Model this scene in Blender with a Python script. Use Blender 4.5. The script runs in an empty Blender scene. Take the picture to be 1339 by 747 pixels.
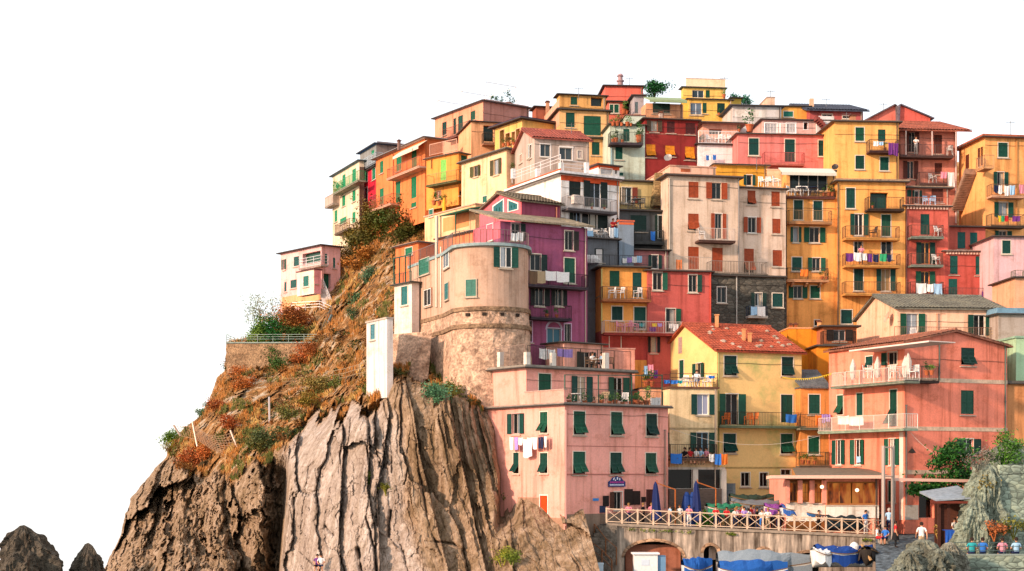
import bpy, math, random
import numpy as np
from mathutils import Vector
R=math.radians
random.seed(7)
SC=bpy.context.scene
# ------------------------------------------------------------ camera, sky, sun, exposure
F=2000.; HY=620.; CX=669.5; CZ=14.            # focal length in photo pixels, eye-level row, centre column, eye height above the sea
cam=bpy.data.cameras.new('camera'); co=bpy.data.objects.new('camera',cam); SC.collection.objects.link(co)
co.location=(0,0,CZ); co.rotation_euler=(R(90),0,0)
cam.sensor_width=36; cam.lens=F/1339*36; cam.shift_y=(HY-373.5)/1339; cam.clip_end=3000; cam.clip_start=1
SC.camera=co
SUN=Vector((-0.80,-0.56,0.33)).normalized()
wd=bpy.data.worlds.new("World"); SC.world=wd; wd.use_nodes=True
nt=wd.node_tree; nt.nodes.clear()
out=nt.nodes.new('ShaderNodeOutputWorld'); add=nt.nodes.new('ShaderNodeAddShader')
b1=nt.nodes.new('ShaderNodeBackground'); b2=nt.nodes.new('ShaderNodeBackground')
sk=nt.nodes.new('ShaderNodeTexSky'); sk.sky_type='NISHITA'; sk.sun_disc=False
sk.sun_elevation=math.asin(SUN.z); sk.sun_rotation=math.atan2(SUN.x,SUN.y)%(2*math.pi)
nt.links.new(sk.outputs[0],b1.inputs[0]); b1.inputs[1].default_value=0.05
tc=nt.nodes.new('ShaderNodeTexCoord'); sp=nt.nodes.new('ShaderNodeSeparateXYZ'); nt.links.new(tc.outputs['Generated'],sp.inputs[0])
mr=nt.nodes.new('ShaderNodeMapRange'); mr.inputs[1].default_value=-0.16; mr.inputs[2].default_value=-0.09
mr.inputs[3].default_value=0.10; mr.inputs[4].default_value=0.74
nt.links.new(sp.outputs[2],mr.inputs[0]); nt.links.new(mr.outputs[0],b2.inputs[1]); b2.inputs[0].default_value=(1,1,1,1)
nt.links.new(b1.outputs[0],add.inputs[0]); nt.links.new(b2.outputs[0],add.inputs[1]); nt.links.new(add.outputs[0],out.inputs[0])
sl=bpy.data.lights.new('sun','SUN'); sl.energy=3.9; sl.angle=R(2.5); sl.color=(1,.71,.52)
so=bpy.data.objects.new('sun',sl); SC.collection.objects.link(so); so.rotation_euler=SUN.to_track_quat('Z','Y').to_euler(); so.location=(-60,-40,60)
SC.view_settings.view_transform='Standard'; SC.view_settings.look='None'; SC.view_settings.exposure=0.5; SC.view_settings.gamma=1
SC.render.engine='CYCLES'; SC.cycles.max_bounces=5; SC.cycles.diffuse_bounces=3; SC.cycles.glossy_bounces=2

# ------------------------------------------------------------ materials
def lin(h,k=1.):
    c=[int(h[i:i+2],16)/255 for i in (0,2,4)]
    return tuple((x/12.92 if x<=.04045 else ((x+.055)/1.055)**2.4)*k for x in c)+(1,)
MC={}
def N(nt,t,**kw):
    n=nt.nodes.new(t)
    for k,v in kw.items(): setattr(n,k,v)
    return n
def mat(col,kind='plain',rough=.8):
    key=(col,kind,rough)
    if key in MC: return MC[key]
    m=bpy.data.materials.new(kind+'_'+col); m.use_nodes=True; MC[key]=m
    nt=m.node_tree; bs=nt.nodes['Principled BSDF']; L=nt.links.new
    bs.inputs['Roughness'].default_value=rough; bs.inputs['Specular IOR Level'].default_value=.25
    c=lin(col); geo=N(nt,'ShaderNodeNewGeometry')
    def noise(scale,det=4,vec=None,rgh=.6):
        n=N(nt,'ShaderNodeTexNoise'); n.inputs['Scale'].default_value=scale; n.inputs['Detail'].default_value=det; n.inputs['Roughness'].default_value=rgh
        L(vec or geo.outputs['Position'],n.inputs['Vector']); return n
    def mapv(sx,sy,sz,rot=(0,0,0)):
        mp=N(nt,'ShaderNodeMapping'); mp.inputs['Scale'].default_value=(sx,sy,sz); mp.inputs['Rotation'].default_value=rot; L(geo.outputs['Position'],mp.inputs[0]); return mp.outputs[0]
    def ramp(src,pts):
        r=N(nt,'ShaderNodeValToRGB'); e=r.color_ramp.elements
        while len(e)<len(pts): e.new(.5)
        for i,(p,cc) in enumerate(pts): e[i].position=p; e[i].color=cc
        L(src,r.inputs[0]); return r.outputs[0]
    def mul(a,b,f=1,bt='MULTIPLY'):
        x=N(nt,'ShaderNodeMix',data_type='RGBA',blend_type=bt)
        x.inputs[0].default_value=f if not hasattr(f,'type') or isinstance(f,float) else 1
        if hasattr(f,'is_linked') : L(f,x.inputs[0])
        for s,v in ((6,a),(7,b)):
            if isinstance(v,tuple): x.inputs[s].default_value=v
            else: L(v,x.inputs[s])
        return x.outputs[2]
    def bump(src,st,d):
        b=N(nt,'ShaderNodeBump'); b.inputs['Strength'].default_value=st; b.inputs['Distance'].default_value=d; L(src,b.inputs['Height']); L(b.outputs[0],bs.inputs['Normal'])
    g=lambda v:(v,v,v,1)
    if kind=='wall':
        a=ramp(noise(.35,6).outputs[0],[(.3,g(.80)),(.5,g(.98)),(.7,g(1.06))])
        s=ramp(noise(1,5,mapv(2.2,2.2,.16)).outputs[0],[(.33,(.60,.55,.50,1)),(.45,(.92,.90,.87,1)),(.55,g(1)),(1,(1.05,1.05,1.05,1))])
        s2=ramp(noise(1,6,mapv(.5,.5,.8),.75).outputs[0],[(.52,g(1)),(.60,(.90,.86,.82,1)),(.635,(.72,.68,.64,1)),(.66,(.95,.92,.88,1)),(.80,(.62,.57,.52,1))])
        f=noise(9,5).outputs[0]
        L(mul(mul(mul(mul(c,a),s,.85),s2,.9),ramp(f,[(.3,g(.88)),(.7,g(1.06))])),bs.inputs[0]); bump(f,.35,.03)
    elif kind=='wallg':    # stucco with green algae blooms
        a=ramp(noise(.35,6).outputs[0],[(.3,g(.85)),(.7,g(1.06))]); al=ramp(noise(.42,4).outputs[0],[(.50,(0,0,0,1)),(.66,(.75,.75,.75,1))])
        f=noise(9,5).outputs[0]; x=N(nt,'ShaderNodeMix',data_type='RGBA'); L(al,x.inputs[0]); L(mul(c,a),x.inputs[6]); L(mul(lin('a8b06a'),a),x.inputs[7])
        s2=ramp(noise(1,6,mapv(.5,.5,.8),.75).outputs[0],[(.56,g(1)),(.68,(.88,.84,.78,1))])
        L(mul(mul(x.outputs[2],s2),ramp(f,[(.3,g(.9)),(.7,g(1.05))])),bs.inputs[0]); bump(f,.35,.03)
    elif kind=='stone':
        n=noise(.8,5); v=N(nt,'ShaderNodeTexVoronoi'); v.inputs['Scale'].default_value=1.9; L(mapv(1,1,2.0),v.inputs['Vector'])
        v2=N(nt,'ShaderNodeTexVoronoi',feature='DISTANCE_TO_EDGE'); v2.inputs['Scale'].default_value=1.9; L(mapv(1,1,2.0),v2.inputs['Vector'])
        cr=N(nt,'ShaderNodeSeparateColor'); L(v.outputs['Color'],cr.inputs[0])
        a=ramp(cr.outputs[0],[(0,g(.6)),(1,g(1.25))]); e=ramp(v2.outputs['Distance'],[(0,g(.42)),(.09,g(1))])
        L(mul(mul(mul(c,a),e),ramp(n.outputs[0],[(.3,(.62,.6,.58,1)),(.5,g(1)),(.68,(1.3,1.22,1.12,1))])),bs.inputs[0]); bump(v2.outputs['Distance'],.8,.12)
    elif kind=='rubble':
        n=noise(1.1,8,None,.7); n2=noise(6,5); v=N(nt,'ShaderNodeTexVoronoi'); v.inputs['Scale'].default_value=3.2; L(mapv(1,1,1.7),v.inputs['Vector'])
        cr=N(nt,'ShaderNodeSeparateColor'); L(v.outputs['Color'],cr.inputs[0])
        a=ramp(n.outputs[0],[(.28,(.42,.34,.28,1)),(.44,(.9,.85,.8,1)),(.55,(1.2,1.18,1.15,1)),(.66,(1.45,1.42,1.36,1)),(.75,(.8,.7,.6,1))])
        L(mul(mul(mul(c,a),ramp(cr.outputs[0],[(0,g(.72)),(1,g(1.15))])),ramp(n2.outputs[0],[(.35,g(.62)),(.6,g(1.1))])),bs.inputs[0]); bump(n2.outputs[0],.9,.15)
    elif kind=='tile':
        n=noise(.9,7,None,.75); n2=noise(7,4,None,.7)
        L(mul(mul(c,ramp(n.outputs[0],[(.33,(.55,.52,.5,1)),(.5,g(1)),(.66,(1.35,1.25,1.1,1))])),ramp(n2.outputs[0],[(.36,(.5,.45,.42,1)),(.5,g(1)),(.66,(1.35,1.3,1.2,1))])),bs.inputs[0]); bump(n2.outputs[0],.4,.04)
    elif kind=='slab':
        n=noise(3,6); L(mul(c,ramp(n.outputs[0],[(.3,g(.62)),(.7,g(1.15))])),bs.inputs[0]); bump(n.outputs[0],.3,.03)
    elif kind=='leaf':
        n=noise(1.3,3); n2=noise(17,1)
        L(mul(mul(c,ramp(n.outputs[0],[(.3,(.6,.7,.6,1)),(.7,(1.5,1.35,1.1,1))])),ramp(n2.outputs[0],[(.3,g(.6)),(.7,g(1.3))])),bs.inputs[0])
        bs.inputs['Roughness'].default_value=.6
    elif kind=='cloth':
        n=noise(12,3); L(mul(c,ramp(n.outputs[0],[(.3,g(.82)),(.7,g(1.08))])),bs.inputs[0])
    elif kind=='wood':
        n=noise(1,4,mapv(3,3,25)); L(mul(c,ramp(n.outputs[0],[(.3,g(.6)),(.7,g(1.15))])),bs.inputs[0])
    elif kind=='glass':
        bs.inputs[0].default_value=c; bs.inputs['Roughness'].default_value=.15; bs.inputs['Specular IOR Level'].default_value=.22
    elif kind=='metal':
        bs.inputs[0].default_value=c; bs.inputs['Roughness'].default_value=.45; bs.inputs['Metallic'].default_value=.3
    elif kind=='lit':
        bs.inputs[0].default_value=lin('3a2014'); n=noise(1,3,mapv(1.6,1.6,.5)); L(ramp(n.outputs[0],[(.4,lin('2a140a')),(.5,lin('b8561e')),(.62,lin('e08a3a'))]),bs.inputs['Emission Color']); bs.inputs['Emission Strength'].default_value=.4
    elif kind=='lamp':
        bs.inputs[0].default_value=c; bs.inputs['Emission Color'].default_value=c; bs.inputs['Emission Strength'].default_value=2.5
    elif kind=='shut':
        n=noise(5,3); L(mul(c,ramp(n.outputs[0],[(.3,g(.75)),(.7,g(1.1))])),bs.inputs[0]); bs.inputs['Roughness'].default_value=.55
    elif kind=='quay':
        n=noise(1.2,7); n2=noise(1,5,mapv(2.5,2.5,.22),.7)
        L(mul(mul(c,ramp(n2.outputs[0],[(.36,(.22,.19,.16,1)),(.47,g(.75)),(.55,g(1.05)),(.64,(1.75,1.7,1.66,1))])),ramp(n.outputs[0],[(.3,g(.65)),(.65,g(1.15))])),bs.inputs[0]); bump(n.outputs[0],.5,.08)
    else:
        n=noise(6,3); L(mul(c,ramp(n.outputs[0],[(.3,g(.9)),(.7,g(1.05))])),bs.inputs[0])
    return m

# ------------------------------------------------------------ mesh builder, naming
TOP=[]
def tagt(o,label,cat,group=None,kind=None):
    if label: o['label']=label
    if cat: o['category']=cat
    if group: o['group']=group
    if kind: o['kind']=kind
    if label: TOP.append(o)
    return o
def empty(name,loc,label=None,cat=None,group=None):
    o=bpy.data.objects.new(name,None); o.empty_display_size=.2; SC.collection.objects.link(o); o.location=loc
    tagt(o,label,cat,group); o['_r']=tuple(loc); return o
class MB:
    def __init__(s): s.v=[]; s.f=[]; s.m=[]
    def face(s,pts,mi=0):
        i=len(s.v); s.v+= [tuple(p) for p in pts]; s.f.append(tuple(range(i,i+len(pts)))); s.m.append(mi)
    def hexa(s,p,mi=0):   # 8 points: bottom ring 0-3, top ring 4-7
        i=len(s.v); s.v+=[tuple(q) for q in p]
        for a in ((3,2,1,0),(4,5,6,7),(0,1,5,4),(1,2,6,5),(2,3,7,6),(3,0,4,7)): s.f.append(tuple(i+k for k in a)); s.m.append(mi)
    def box(s,x0,x1,y0,y1,z0,z1,mi=0):
        s.hexa([(x0,y0,z0),(x1,y0,z0),(x1,y1,z0),(x0,y1,z0),(x0,y0,z1),(x1,y0,z1),(x1,y1,z1),(x0,y1,z1)],mi)
    def fbox(s,f,u0,u1,z0,z1,o0,o1,mi=0):   # box on a facade: along, up, outwards
        a=f.at
        s.hexa([a(u0,o1,z0),a(u1,o1,z0),a(u1,o0,z0),a(u0,o0,z0),a(u0,o1,z1),a(u1,o1,z1),a(u1,o0,z1),a(u0,o0,z1)],mi)
    def bar(s,a,b,r,n=4,r2=None,mi=0):
        a=Vector(a); b=Vector(b); d=b-a
        if d.length<1e-5: return
        d.normalize(); x=d.orthogonal().normalized(); 
        if abs(d.z)<.9: x=d.cross(Vector((0,0,1))).normalized()
        y=d.cross(x); r2=r if r2 is None else r2; i=len(s.v); ph=math.pi/4 if n==4 else 0
        for p,rr in ((a,r),(b,r2)):
            for k in range(n):
                t=ph+2*math.pi*k/n; s.v.append(tuple(p+x*rr*math.cos(t)+y*rr*math.sin(t)))
        for k in range(n): s.f.append((i+k,i+(k+1)%n,i+n+(k+1)%n,i+n+k)); s.m.append(mi)
        s.f.append(tuple(i+k for k in range(n))[::-1]); s.m.append(mi); s.f.append(tuple(i+n+k for k in range(n))); s.m.append(mi)
    def lathe(s,c,prof,n=12,mi=0):
        i=len(s.v); c=Vector(c)
        for r,z in prof:
            for k in range(n): t=2*math.pi*k/n; s.v.append((c.x+r*math.cos(t),c.y+r*math.sin(t),c.z+z))
        for j in range(len(prof)-1):
            for k in range(n): s.f.append((i+j*n+k,i+j*n+(k+1)%n,i+(j+1)*n+(k+1)%n,i+(j+1)*n+k)); s.m.append(mi)
        s.f.append(tuple(i+(len(prof)-1)*n+k for k in range(n))); s.m.append(mi)
    def prism(s,poly,z0,z1,mi=0):
        n=len(poly); i=len(s.v); s.v+=[(p[0],p[1],z0) for p in poly]+[(p[0],p[1],z1) for p in poly]
        s.f.append(tuple(i+k for k in range(n))[::-1]); s.m.append(mi); s.f.append(tuple(i+n+k for k in range(n))); s.m.append(mi)
        for k in range(n): s.f.append((i+k,i+(k+1)%n,i+n+(k+1)%n,i+n+k)); s.m.append(mi)
    def leaves(s,c,r,n,size,mi=0,flat=.0,seed=None,clump=7):
        rnd=random.Random(seed if seed is not None else random.random())
        cl=[]
        for k in range(clump):
            d=Vector((rnd.gauss(0,1),rnd.gauss(0,1),rnd.gauss(0,1))).normalized()*rnd.uniform(.35,.8)
            cl.append((d,rnd.uniform(.3,.5)))
        for k in range(n):
            d,q=rnd.choice(cl); p=d+Vector((rnd.gauss(0,1),rnd.gauss(0,1),rnd.gauss(0,1)))*q*.55
            p=Vector((c[0]+p.x*r[0],c[1]+p.y*r[1],c[2]+p.z*r[2]))
            a=Vector((rnd.gauss(0,1),rnd.gauss(0,1),rnd.gauss(0,1))).normalized(); b=a.orthogonal().normalized()
            w=size*rnd.uniform(.5,1.2); s.face([p-a*w*.5,p+b*w*.28,p+a*w*.5,p-b*w*.28],mi)
    def build(s,name,m,parent=None,label=None,cat=None,group=None,kind=None,smooth=False,base=None):
        me=bpy.data.meshes.new(name); 
        v=np.array(s.v,dtype=float).reshape(-1,3)
        if parent is not None:
            org=Vector(rootloc(parent)); loc=(0,0,0)
        else:
            org=Vector(base) if base is not None else Vector(((v[:,0].min()+v[:,0].max())/2,(v[:,1].min()+v[:,1].max())/2,v[:,2].min())); loc=org
        v=v-np.array(org)
        me.from_pydata(v.tolist(),[],s.f)
        for mm in (m if isinstance(m,(list,tuple)) else [m]): me.materials.append(mm)
        if isinstance(m,(list,tuple)): me.polygons.foreach_set('material_index',s.m)
        if smooth: me.polygons.foreach_set('use_smooth',[True]*len(s.f))
        me.update()
        o=bpy.data.objects.new(name,me); SC.collection.objects.link(o); o.location=loc
        if parent is not None: o.parent=parent
        tagt(o,label,cat,group,kind); return o
def rootloc(o):
    while o.parent: o=o.parent
    return o.location
DARK='0c1311'
# ------------------------------------------------------------ photo measurements -> places
V={'P':(0,0,1),'Z1':(340,150,4.393),'Z2':(560,90,5.337),'Z3':(780,90,5.337),'Z4':(1000,110,3.735),'Z5':(500,220,4.15),'Z6':(650,180,4.67),
'Z7':(760,300,4.393),'Z8':(840,200,4.15),'Z9':(1020,230,3.735),'ZA':(620,420,4.15),'ZB':(620,560,3.996),'ZC':(840,410,3.93),'ZD':(860,570,4.219),
'ZE':(1070,380,3.736),'ZF':(1070,560,3.996),'ZG':(280,300,4.667),'ZH':(200,420,3.733),'ZI':(0,560,3.524),'ZJ':(370,470,2.697)}
def vx(v,x): return V[v][0]+x/V[v][2]
def vy(v,y): return V[v][1]+y/V[v][2]
def W3(x,y,Y): return Vector(((x-CX)/F*Y,Y,CZ+(HY-y)/F*Y))
class Face:
    def __init__(s,P,d,n,L): s.P=P; s.d=d; s.n=n; s.L=L
    def u(s,x,off=0):
        r=(x-CX)/F; px=s.P[0]+off*s.n[0]; py=s.P[1]+off*s.n[1]
        return (r*py-px)/(s.d[0]-r*s.d[1])
    def at(s,u,off,z): return Vector((s.P[0]+u*s.d[0]+off*s.n[0],s.P[1]+u*s.d[1]+off*s.n[1],z))
    def z(s,x,y,off=0):
        p=s.at(s.u(x,off),off,0); return CZ+(HY-y)/F*p.y
    def pt(s,x,y,off=0): return s.at(s.u(x,off),off,s.z(x,y,off))
def hillz(Y):
    py=700-(Y-112)/.13
    return CZ+(HY-py)/F*Y

def rail_mesh(mb,pts,h=1.0,style='i',gap=.13):
    th={'i':.018,'w':.022,'t':.03}.get(style,.02)
    for a,b in zip(pts,pts[1:]):
        a=Vector(a); b=Vector(b); L=(b-a).length
        if L<.05: continue
        up=Vector((0,0,h)); mb.bar(a+up,b+up,th*1.4)
        if style=='t':
            for k in (.25,.5,.75): mb.bar(a+up*k,b+up*k,th*.7)
        elif style=='h':
            for k in (.4,.7): mb.bar(a+up*k,b+up*k,th*1.3)
        else:
            mb.bar(a+Vector((0,0,.08)),b+Vector((0,0,.08)),th)
            n=max(2,int(L/gap))
            for k in range(1,n): 
                q=a.lerp(b,k/n); mb.bar(q+Vector((0,0,.08)),q+up,th*.55)
        n=max(1,round(L/1.6))
        for k in range(n+1): q=a.lerp(b,k/n); mb.bar(q,q+up,th*1.4)

def leaf_panel(mb,T,w,h,slat=True,rail=.06):
    # T(u,z,o) -> world; leaf from u 0..w, z 0..h, thickness .035, with raised stiles and tilted slats
    def b(u0,u1,z0,z1,o0,o1):
        mb.hexa([T(u0,z0,o1),T(u1,z0,o1),T(u1,z0,o0),T(u0,z0,o0),T(u0,z1,o1),T(u1,z1,o1),T(u1,z1,o0),T(u0,z1,o0)])
    r=min(rail,w*.2)
    b(0,w,0,h,-.012,.0); b(0,r,0,h,0,.03); b(w-r,w,0,h,0,.03)
    for z in (0,h*.45,h-.07): b(r,w-r,z,z+.07,0,.03)
    if slat:
        n=max(4,int(h/.115))
        for k in range(n):
            z=.07+(h-.14)*(k+.5)/n; dz=(h-.14)/n*.5
            mb.face([T(r,z-dz,.028),T(w-r,z-dz,.028),T(w-r,z+dz,.003),T(r,z+dz,.003)])

class House:
    def __init__(s,label,col,view,corner,Y,th,xr,xl=None,top=0,bot=None,depth=7,name='house',kind='wall',hill=True,cat='house',group=None):
        s.V=view; s.col=col; s.kind=kind
        c=math.cos(R(th)); sn=math.sin(R(th)); s.th=R(th)
        xc=vx(view,corner); P0=((xc-CX)/F*Y,Y); ud=(c,sn); vd=(-sn,c)
        f=Face(P0,ud,(sn,-c),0); f.L=f.u(vx(view,xr))
        if xl is not None:
            r=(vx(view,xl)-CX)/F; depth=(r*P0[1]-P0[0])/(vd[0]-r*vd[1])
        if not (0<depth<30): print('BAD DEPTH',label,depth)
        if not (0<f.L<40): print('BAD WIDTH',label,f.L)
        s.W=f.L; s.D=depth; s.F=f
        P3=(P0[0]+vd[0]*depth,P0[1]+vd[1]*depth); s.L=Face(P3,(-vd[0],-vd[1]),(-c,-sn),depth)
        s.P0=Vector((*P0,0)); s.ud=Vector((*ud,0)); s.vd=Vector((*vd,0))
        s.zt=CZ+(HY-vy(view,top))/F*Y
        s.zb=CZ+(HY-vy(view,bot))/F*Y if bot is not None else s.zt-8
        if hill: s.zb=min(s.zb,max(4,hillz(Y)))
        ctr=s.P0+s.ud*s.W/2+s.vd*s.D/2
        s.root=empty(name,(ctr.x,ctr.y,s.zb),label,cat,group)
        s.holes={'F':[], 'L':[]}; s.g=None; s.wins=[]
        s.m=mat(col,kind,.9)
    def fc(s,k): return s.F if k=='F' else s.L
    def rect(s,k,r,off=0):
        f=s.fc(k); x0,y0,x1,y1=vx(s.V,r[0]),vy(s.V,r[1]),vx(s.V,r[2]),vy(s.V,r[3]); xm=(x0+x1)/2
        return f.u(x0,off),f.u(x1,off),f.z(xm,y1,off),f.z(xm,y0,off)
    def w(s,k,kind,rects,sh='0f4a38',trim='d9cbb9',pane=None,frame='a8a096',label=None,sill=True,off=0):
        for r in rects: window(s,k,kind,s.rect(k,r,off),sh,trim,pane,frame,label,sill,off)
        return s
    def band(s,k,y,t,col,x0=None,x1=None,off=.03,name='band'):
        f=s.fc(k); xm=None
        u0=f.u(vx(s.V,x0)) if x0 is not None else 0; u1=f.u(vx(s.V,x1)) if x1 is not None else f.L
        xx=vx(s.V,x0) if x0 is not None else None
        if xx is None:
            p=f.at((u0+u1)/2,0,0); xx=CX+F*p.x/p.y
        z=f.z(xx,vy(s.V,y)); mb=MB(); mb.fbox(f,u0-.01,u1+.01,z-t/2,z+t/2,0,off); mb.build(name,mat(col,'slab'),s.root); return s
    def patch(s,k,r,col,kind='wall',off=.012,name='plaster_patch'):
        u0,u1,z0,z1=s.rect(k,r); mb=MB(); mb.fbox(s.fc(k),u0,u1,z0,z1,.0,off); mb.build(name,mat(col,kind),s.root); return s
    def pipe(s,k,x,y0,y1,col='5a5048'):
        f=s.fc(k); X=vx(s.V,x); mb=MB(); u=f.u(X,.08); a=f.at(u,.08,f.z(X,vy(s.V,y0),.08)); b=f.at(u,.08,f.z(X,vy(s.V,y1),.08)); mb.bar(a,b,.055,6)
        z=a.z
        while z>b.z+.5: mb.bar((a.x,a.y,z-.05),(a.x,a.y,z+.03),.08,6); z-=2.
        mb.build('drainpipe',mat(col,'metal'),s.root); return s
    def balc(s,k,x0,x1,y,d=1.0,rail='i',col='a89a88',rc='2b2622',h=1.0,br=0,t=.16,label=None,sides=True):
        f=s.fc(k); X0,X1=vx(s.V,x0),vx(s.V,x1); u0=f.u(X0,d); u1=f.u(X1,d); z=f.z((X0+X1)/2,vy(s.V,y),d)
        mb=MB(); mb.fbox(f,u0,u1,z-t,z,0.0,d); mb.fbox(f,u0,u1,z-.05,z+.025,d-.02,d+.05)
        for i in range(br):
            u=u0+(u1-u0)*(i+.5)/br; mb.fbox(f,u-.09,u+.09,z-t-.16,z-t+.002,0,d*.8); mb.fbox(f,u-.07,u+.07,z-t-.34,z-t-.155,0,d*.45)
        b=mb.build('balcony',mat(col,'slab'),s.root)
        if rail=='p':
            mb=MB(); mb.fbox(f,u0,u1,z+.02,z+h,d-.14,d-.005); mb.fbox(f,u0,u0+.14,z+.02,z+h-.003,0,d-.14); mb.fbox(f,u1-.14,u1,z+.02,z+h-.003,0,d-.14)
            mb.fbox(f,u0-.04,u1+.04,z+h,z+h+.06,d-.18,d+.03); mb.build('parapet',mat(rc,'wall'),b)
        elif rail:
            mb=MB(); P=[f.at(u0+.04,0,z),f.at(u0+.04,d-.04,z),f.at(u1-.04,d-.04,z),f.at(u1-.04,0,z)]
            rail_mesh(mb,P if sides else P[1:3],h,rail); mb.build('railing',mat(rc,'metal'),b)
        s.last=(f,u0,u1,z,d); return s
    def rail(s,k,x0,x1,y,off=-.1,h=1.0,style='i',rc='2b2622',name='railing'):
        f=s.fc(k); X0,X1=vx(s.V,x0),vx(s.V,x1); u0=f.u(X0,off); u1=f.u(X1,off); z=f.z((X0+X1)/2,vy(s.V,y),off)
        mb=MB(); rail_mesh(mb,[f.at(u0,off,z),f.at(u1,off,z)],h,style); mb.build(name,mat(rc,'metal'),s.root); return s
    def para(s,k,x0,x1,y0,y1,col,off=0,t=.2,cap=None,name='parapet',kind='wall'):
        u0,u1,z0,z1=s.rect(k,(x0,y0,x1,y1),off); f=s.fc(k); mb=MB(); mb.fbox(f,u0,u1,z0,z1,off-t,off); mb.build(name,mat(col,kind),s.root)
        if cap: mb=MB(); mb.fbox(f,u0-.03,u1+.03,z1,z1+.07,off-t-.04,off+.04); mb.build('coping',mat(cap,'slab'),s.root)
        return s
    def posts(s,k,xs,y0,y1,w=.28,col='d8cfc4',off=-.05,name='post'):
        f=s.fc(k)
        for x in xs:
            X=vx(s.V,x); u=f.u(X,off); mb=MB(); mb.fbox(f,u-w/2,u+w/2,f.z(X,vy(s.V,y1),off),f.z(X,vy(s.V,y0),off),off-w,off); mb.build(name,mat(col,'wall'),s.root)
        return s
    def awn(s,k,x0,x1,y0,y1,d,col='d8cbb8',name='awning',t=.05,drop=.25):
        # awning: back edge on the wall at row y0, front edge at row y1, sticking out by d
        f=s.fc(k); X0,X1=vx(s.V,x0),vx(s.V,x1); xm=(X0+X1)/2
        u0=f.u(X0,d); u1=f.u(X1,d); zb=f.z(xm,vy(s.V,y0)); zf=f.z(xm,vy(s.V,y1),d); a=f.at; mb=MB()
        mb.hexa([a(u0,d,zf-t),a(u1,d,zf-t),a(u1,0,zb-t),a(u0,0,zb-t),a(u0,d,zf),a(u1,d,zf),a(u1,0,zb),a(u0,0,zb)])
        if drop: mb.fbox(f,u0,u1,zf-drop,zf-t,d-.03,d)
        mb.build(name,mat(col,'cloth'),s.root); return s
    def chim(s,x0,y0,x1,y1,back=2,col='c98a5a',name='chimney',cap='6a4030'):
        u0,u1,z0,z1=s.rect('F',(x0,y0,x1,y1),-back); f=s.F; mb=MB(); w=u1-u0; mb.fbox(f,u0,u1,z0-.6,z1-.12,-back-w,-back)
        c=mb.build(name,mat(col,'wall'),s.root); mb=MB(); mb.fbox(f,u0-.07,u1+.07,z1-.12,z1-.03,-back-w-.07,-back+.07); mb.fbox(f,u0+.02,u1-.02,z1-.03,z1+.05,-back-w+.02,-back-.02); mb.build('cap',mat(cap,'tile'),c); return s
    def ant(s,x,y0,y1,back=3):
        f=s.F; X=vx(s.V,x); u=f.u(X,-back); z1=f.z(X,vy(s.V,y0),-back); z0=f.z(X,vy(s.V,y1),-back); mb=MB(); p=f.at(u,-back,0)
        mb.bar((p.x,p.y,z0-.5),(p.x,p.y,z1),.025)
        mb.bar((p.x-.4,p.y,z1-.12),(p.x+.4,p.y+.1,z1-.12),.018)
        for k in range(5): q=-.36+.18*k; mb.bar((p.x+q,p.y-.25,z1-.12),(p.x+q,p.y+.25,z1-.12),.012)
        mb.build('antenna',mat('6a6a6a','metal'),s.root); return s
    def dish(s,k,x,y,r=.4,off=.5,col='b9b0a8'):
        f=s.fc(k); X=vx(s.V,x); p=f.pt(X,vy(s.V,y),off); q=f.at(f.u(X,off),0 if off>0 else off-.5,p.z-.1); mb=MB()
        ax=Vector((f.n[0]*.7-.4,f.n[1]*.9,.45)).normalized(); e1=ax.orthogonal().normalized(); e2=ax.cross(e1); n=14; rings=[]
        for j in range(4):
            rr=r*j/3; rings.append([p+e1*rr*math.cos(2*math.pi*i/n)+e2*rr*math.sin(2*math.pi*i/n)+ax*(.25*r*(j/3)**2) for i in range(n)])
        for j in range(3):
            for i in range(n): mb.face([rings[j][i],rings[j][(i+1)%n],rings[j+1][(i+1)%n],rings[j+1][i]])
        mb.bar(p,q,.03); mb.bar(p,p+ax*r*.8,.015); mb.build('satellite_dish',mat(col,'metal'),s.root); return s
    # roofs
    def flat(s,col='8d8378',over=.25,t=.22,kind='slab',up=0,name='roof'):
        s.top=s.zt; o=over; mb=MB(); f=s.F; a=f.at; z0=s.zt+up; z1=z0+t
        mb.hexa([a(-o,o,z0),a(s.W+o,o,z0),a(s.W+o,-s.D-o,z0),a(-o,-s.D-o,z0),a(-o,o,z1),a(s.W+o,o,z1),a(s.W+o,-s.D-o,z1),a(-o,-s.D-o,z1)])
        s.roof=mb.build(name,mat(col,kind),s.root)
        if o>.12:      # a gutter along the two eaves in view
            mb=MB(); mb.bar(a(-o,o+.06,z0+.05),a(s.W+o,o+.06,z0+.05),.06,6); mb.bar(a(-o-.06,o+.06,z0+.05),a(-o-.06,-s.D-o,z0+.05),.06,6); mb.build('gutter',mat('4c4540','metal'),s.roof)
        return s
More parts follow.
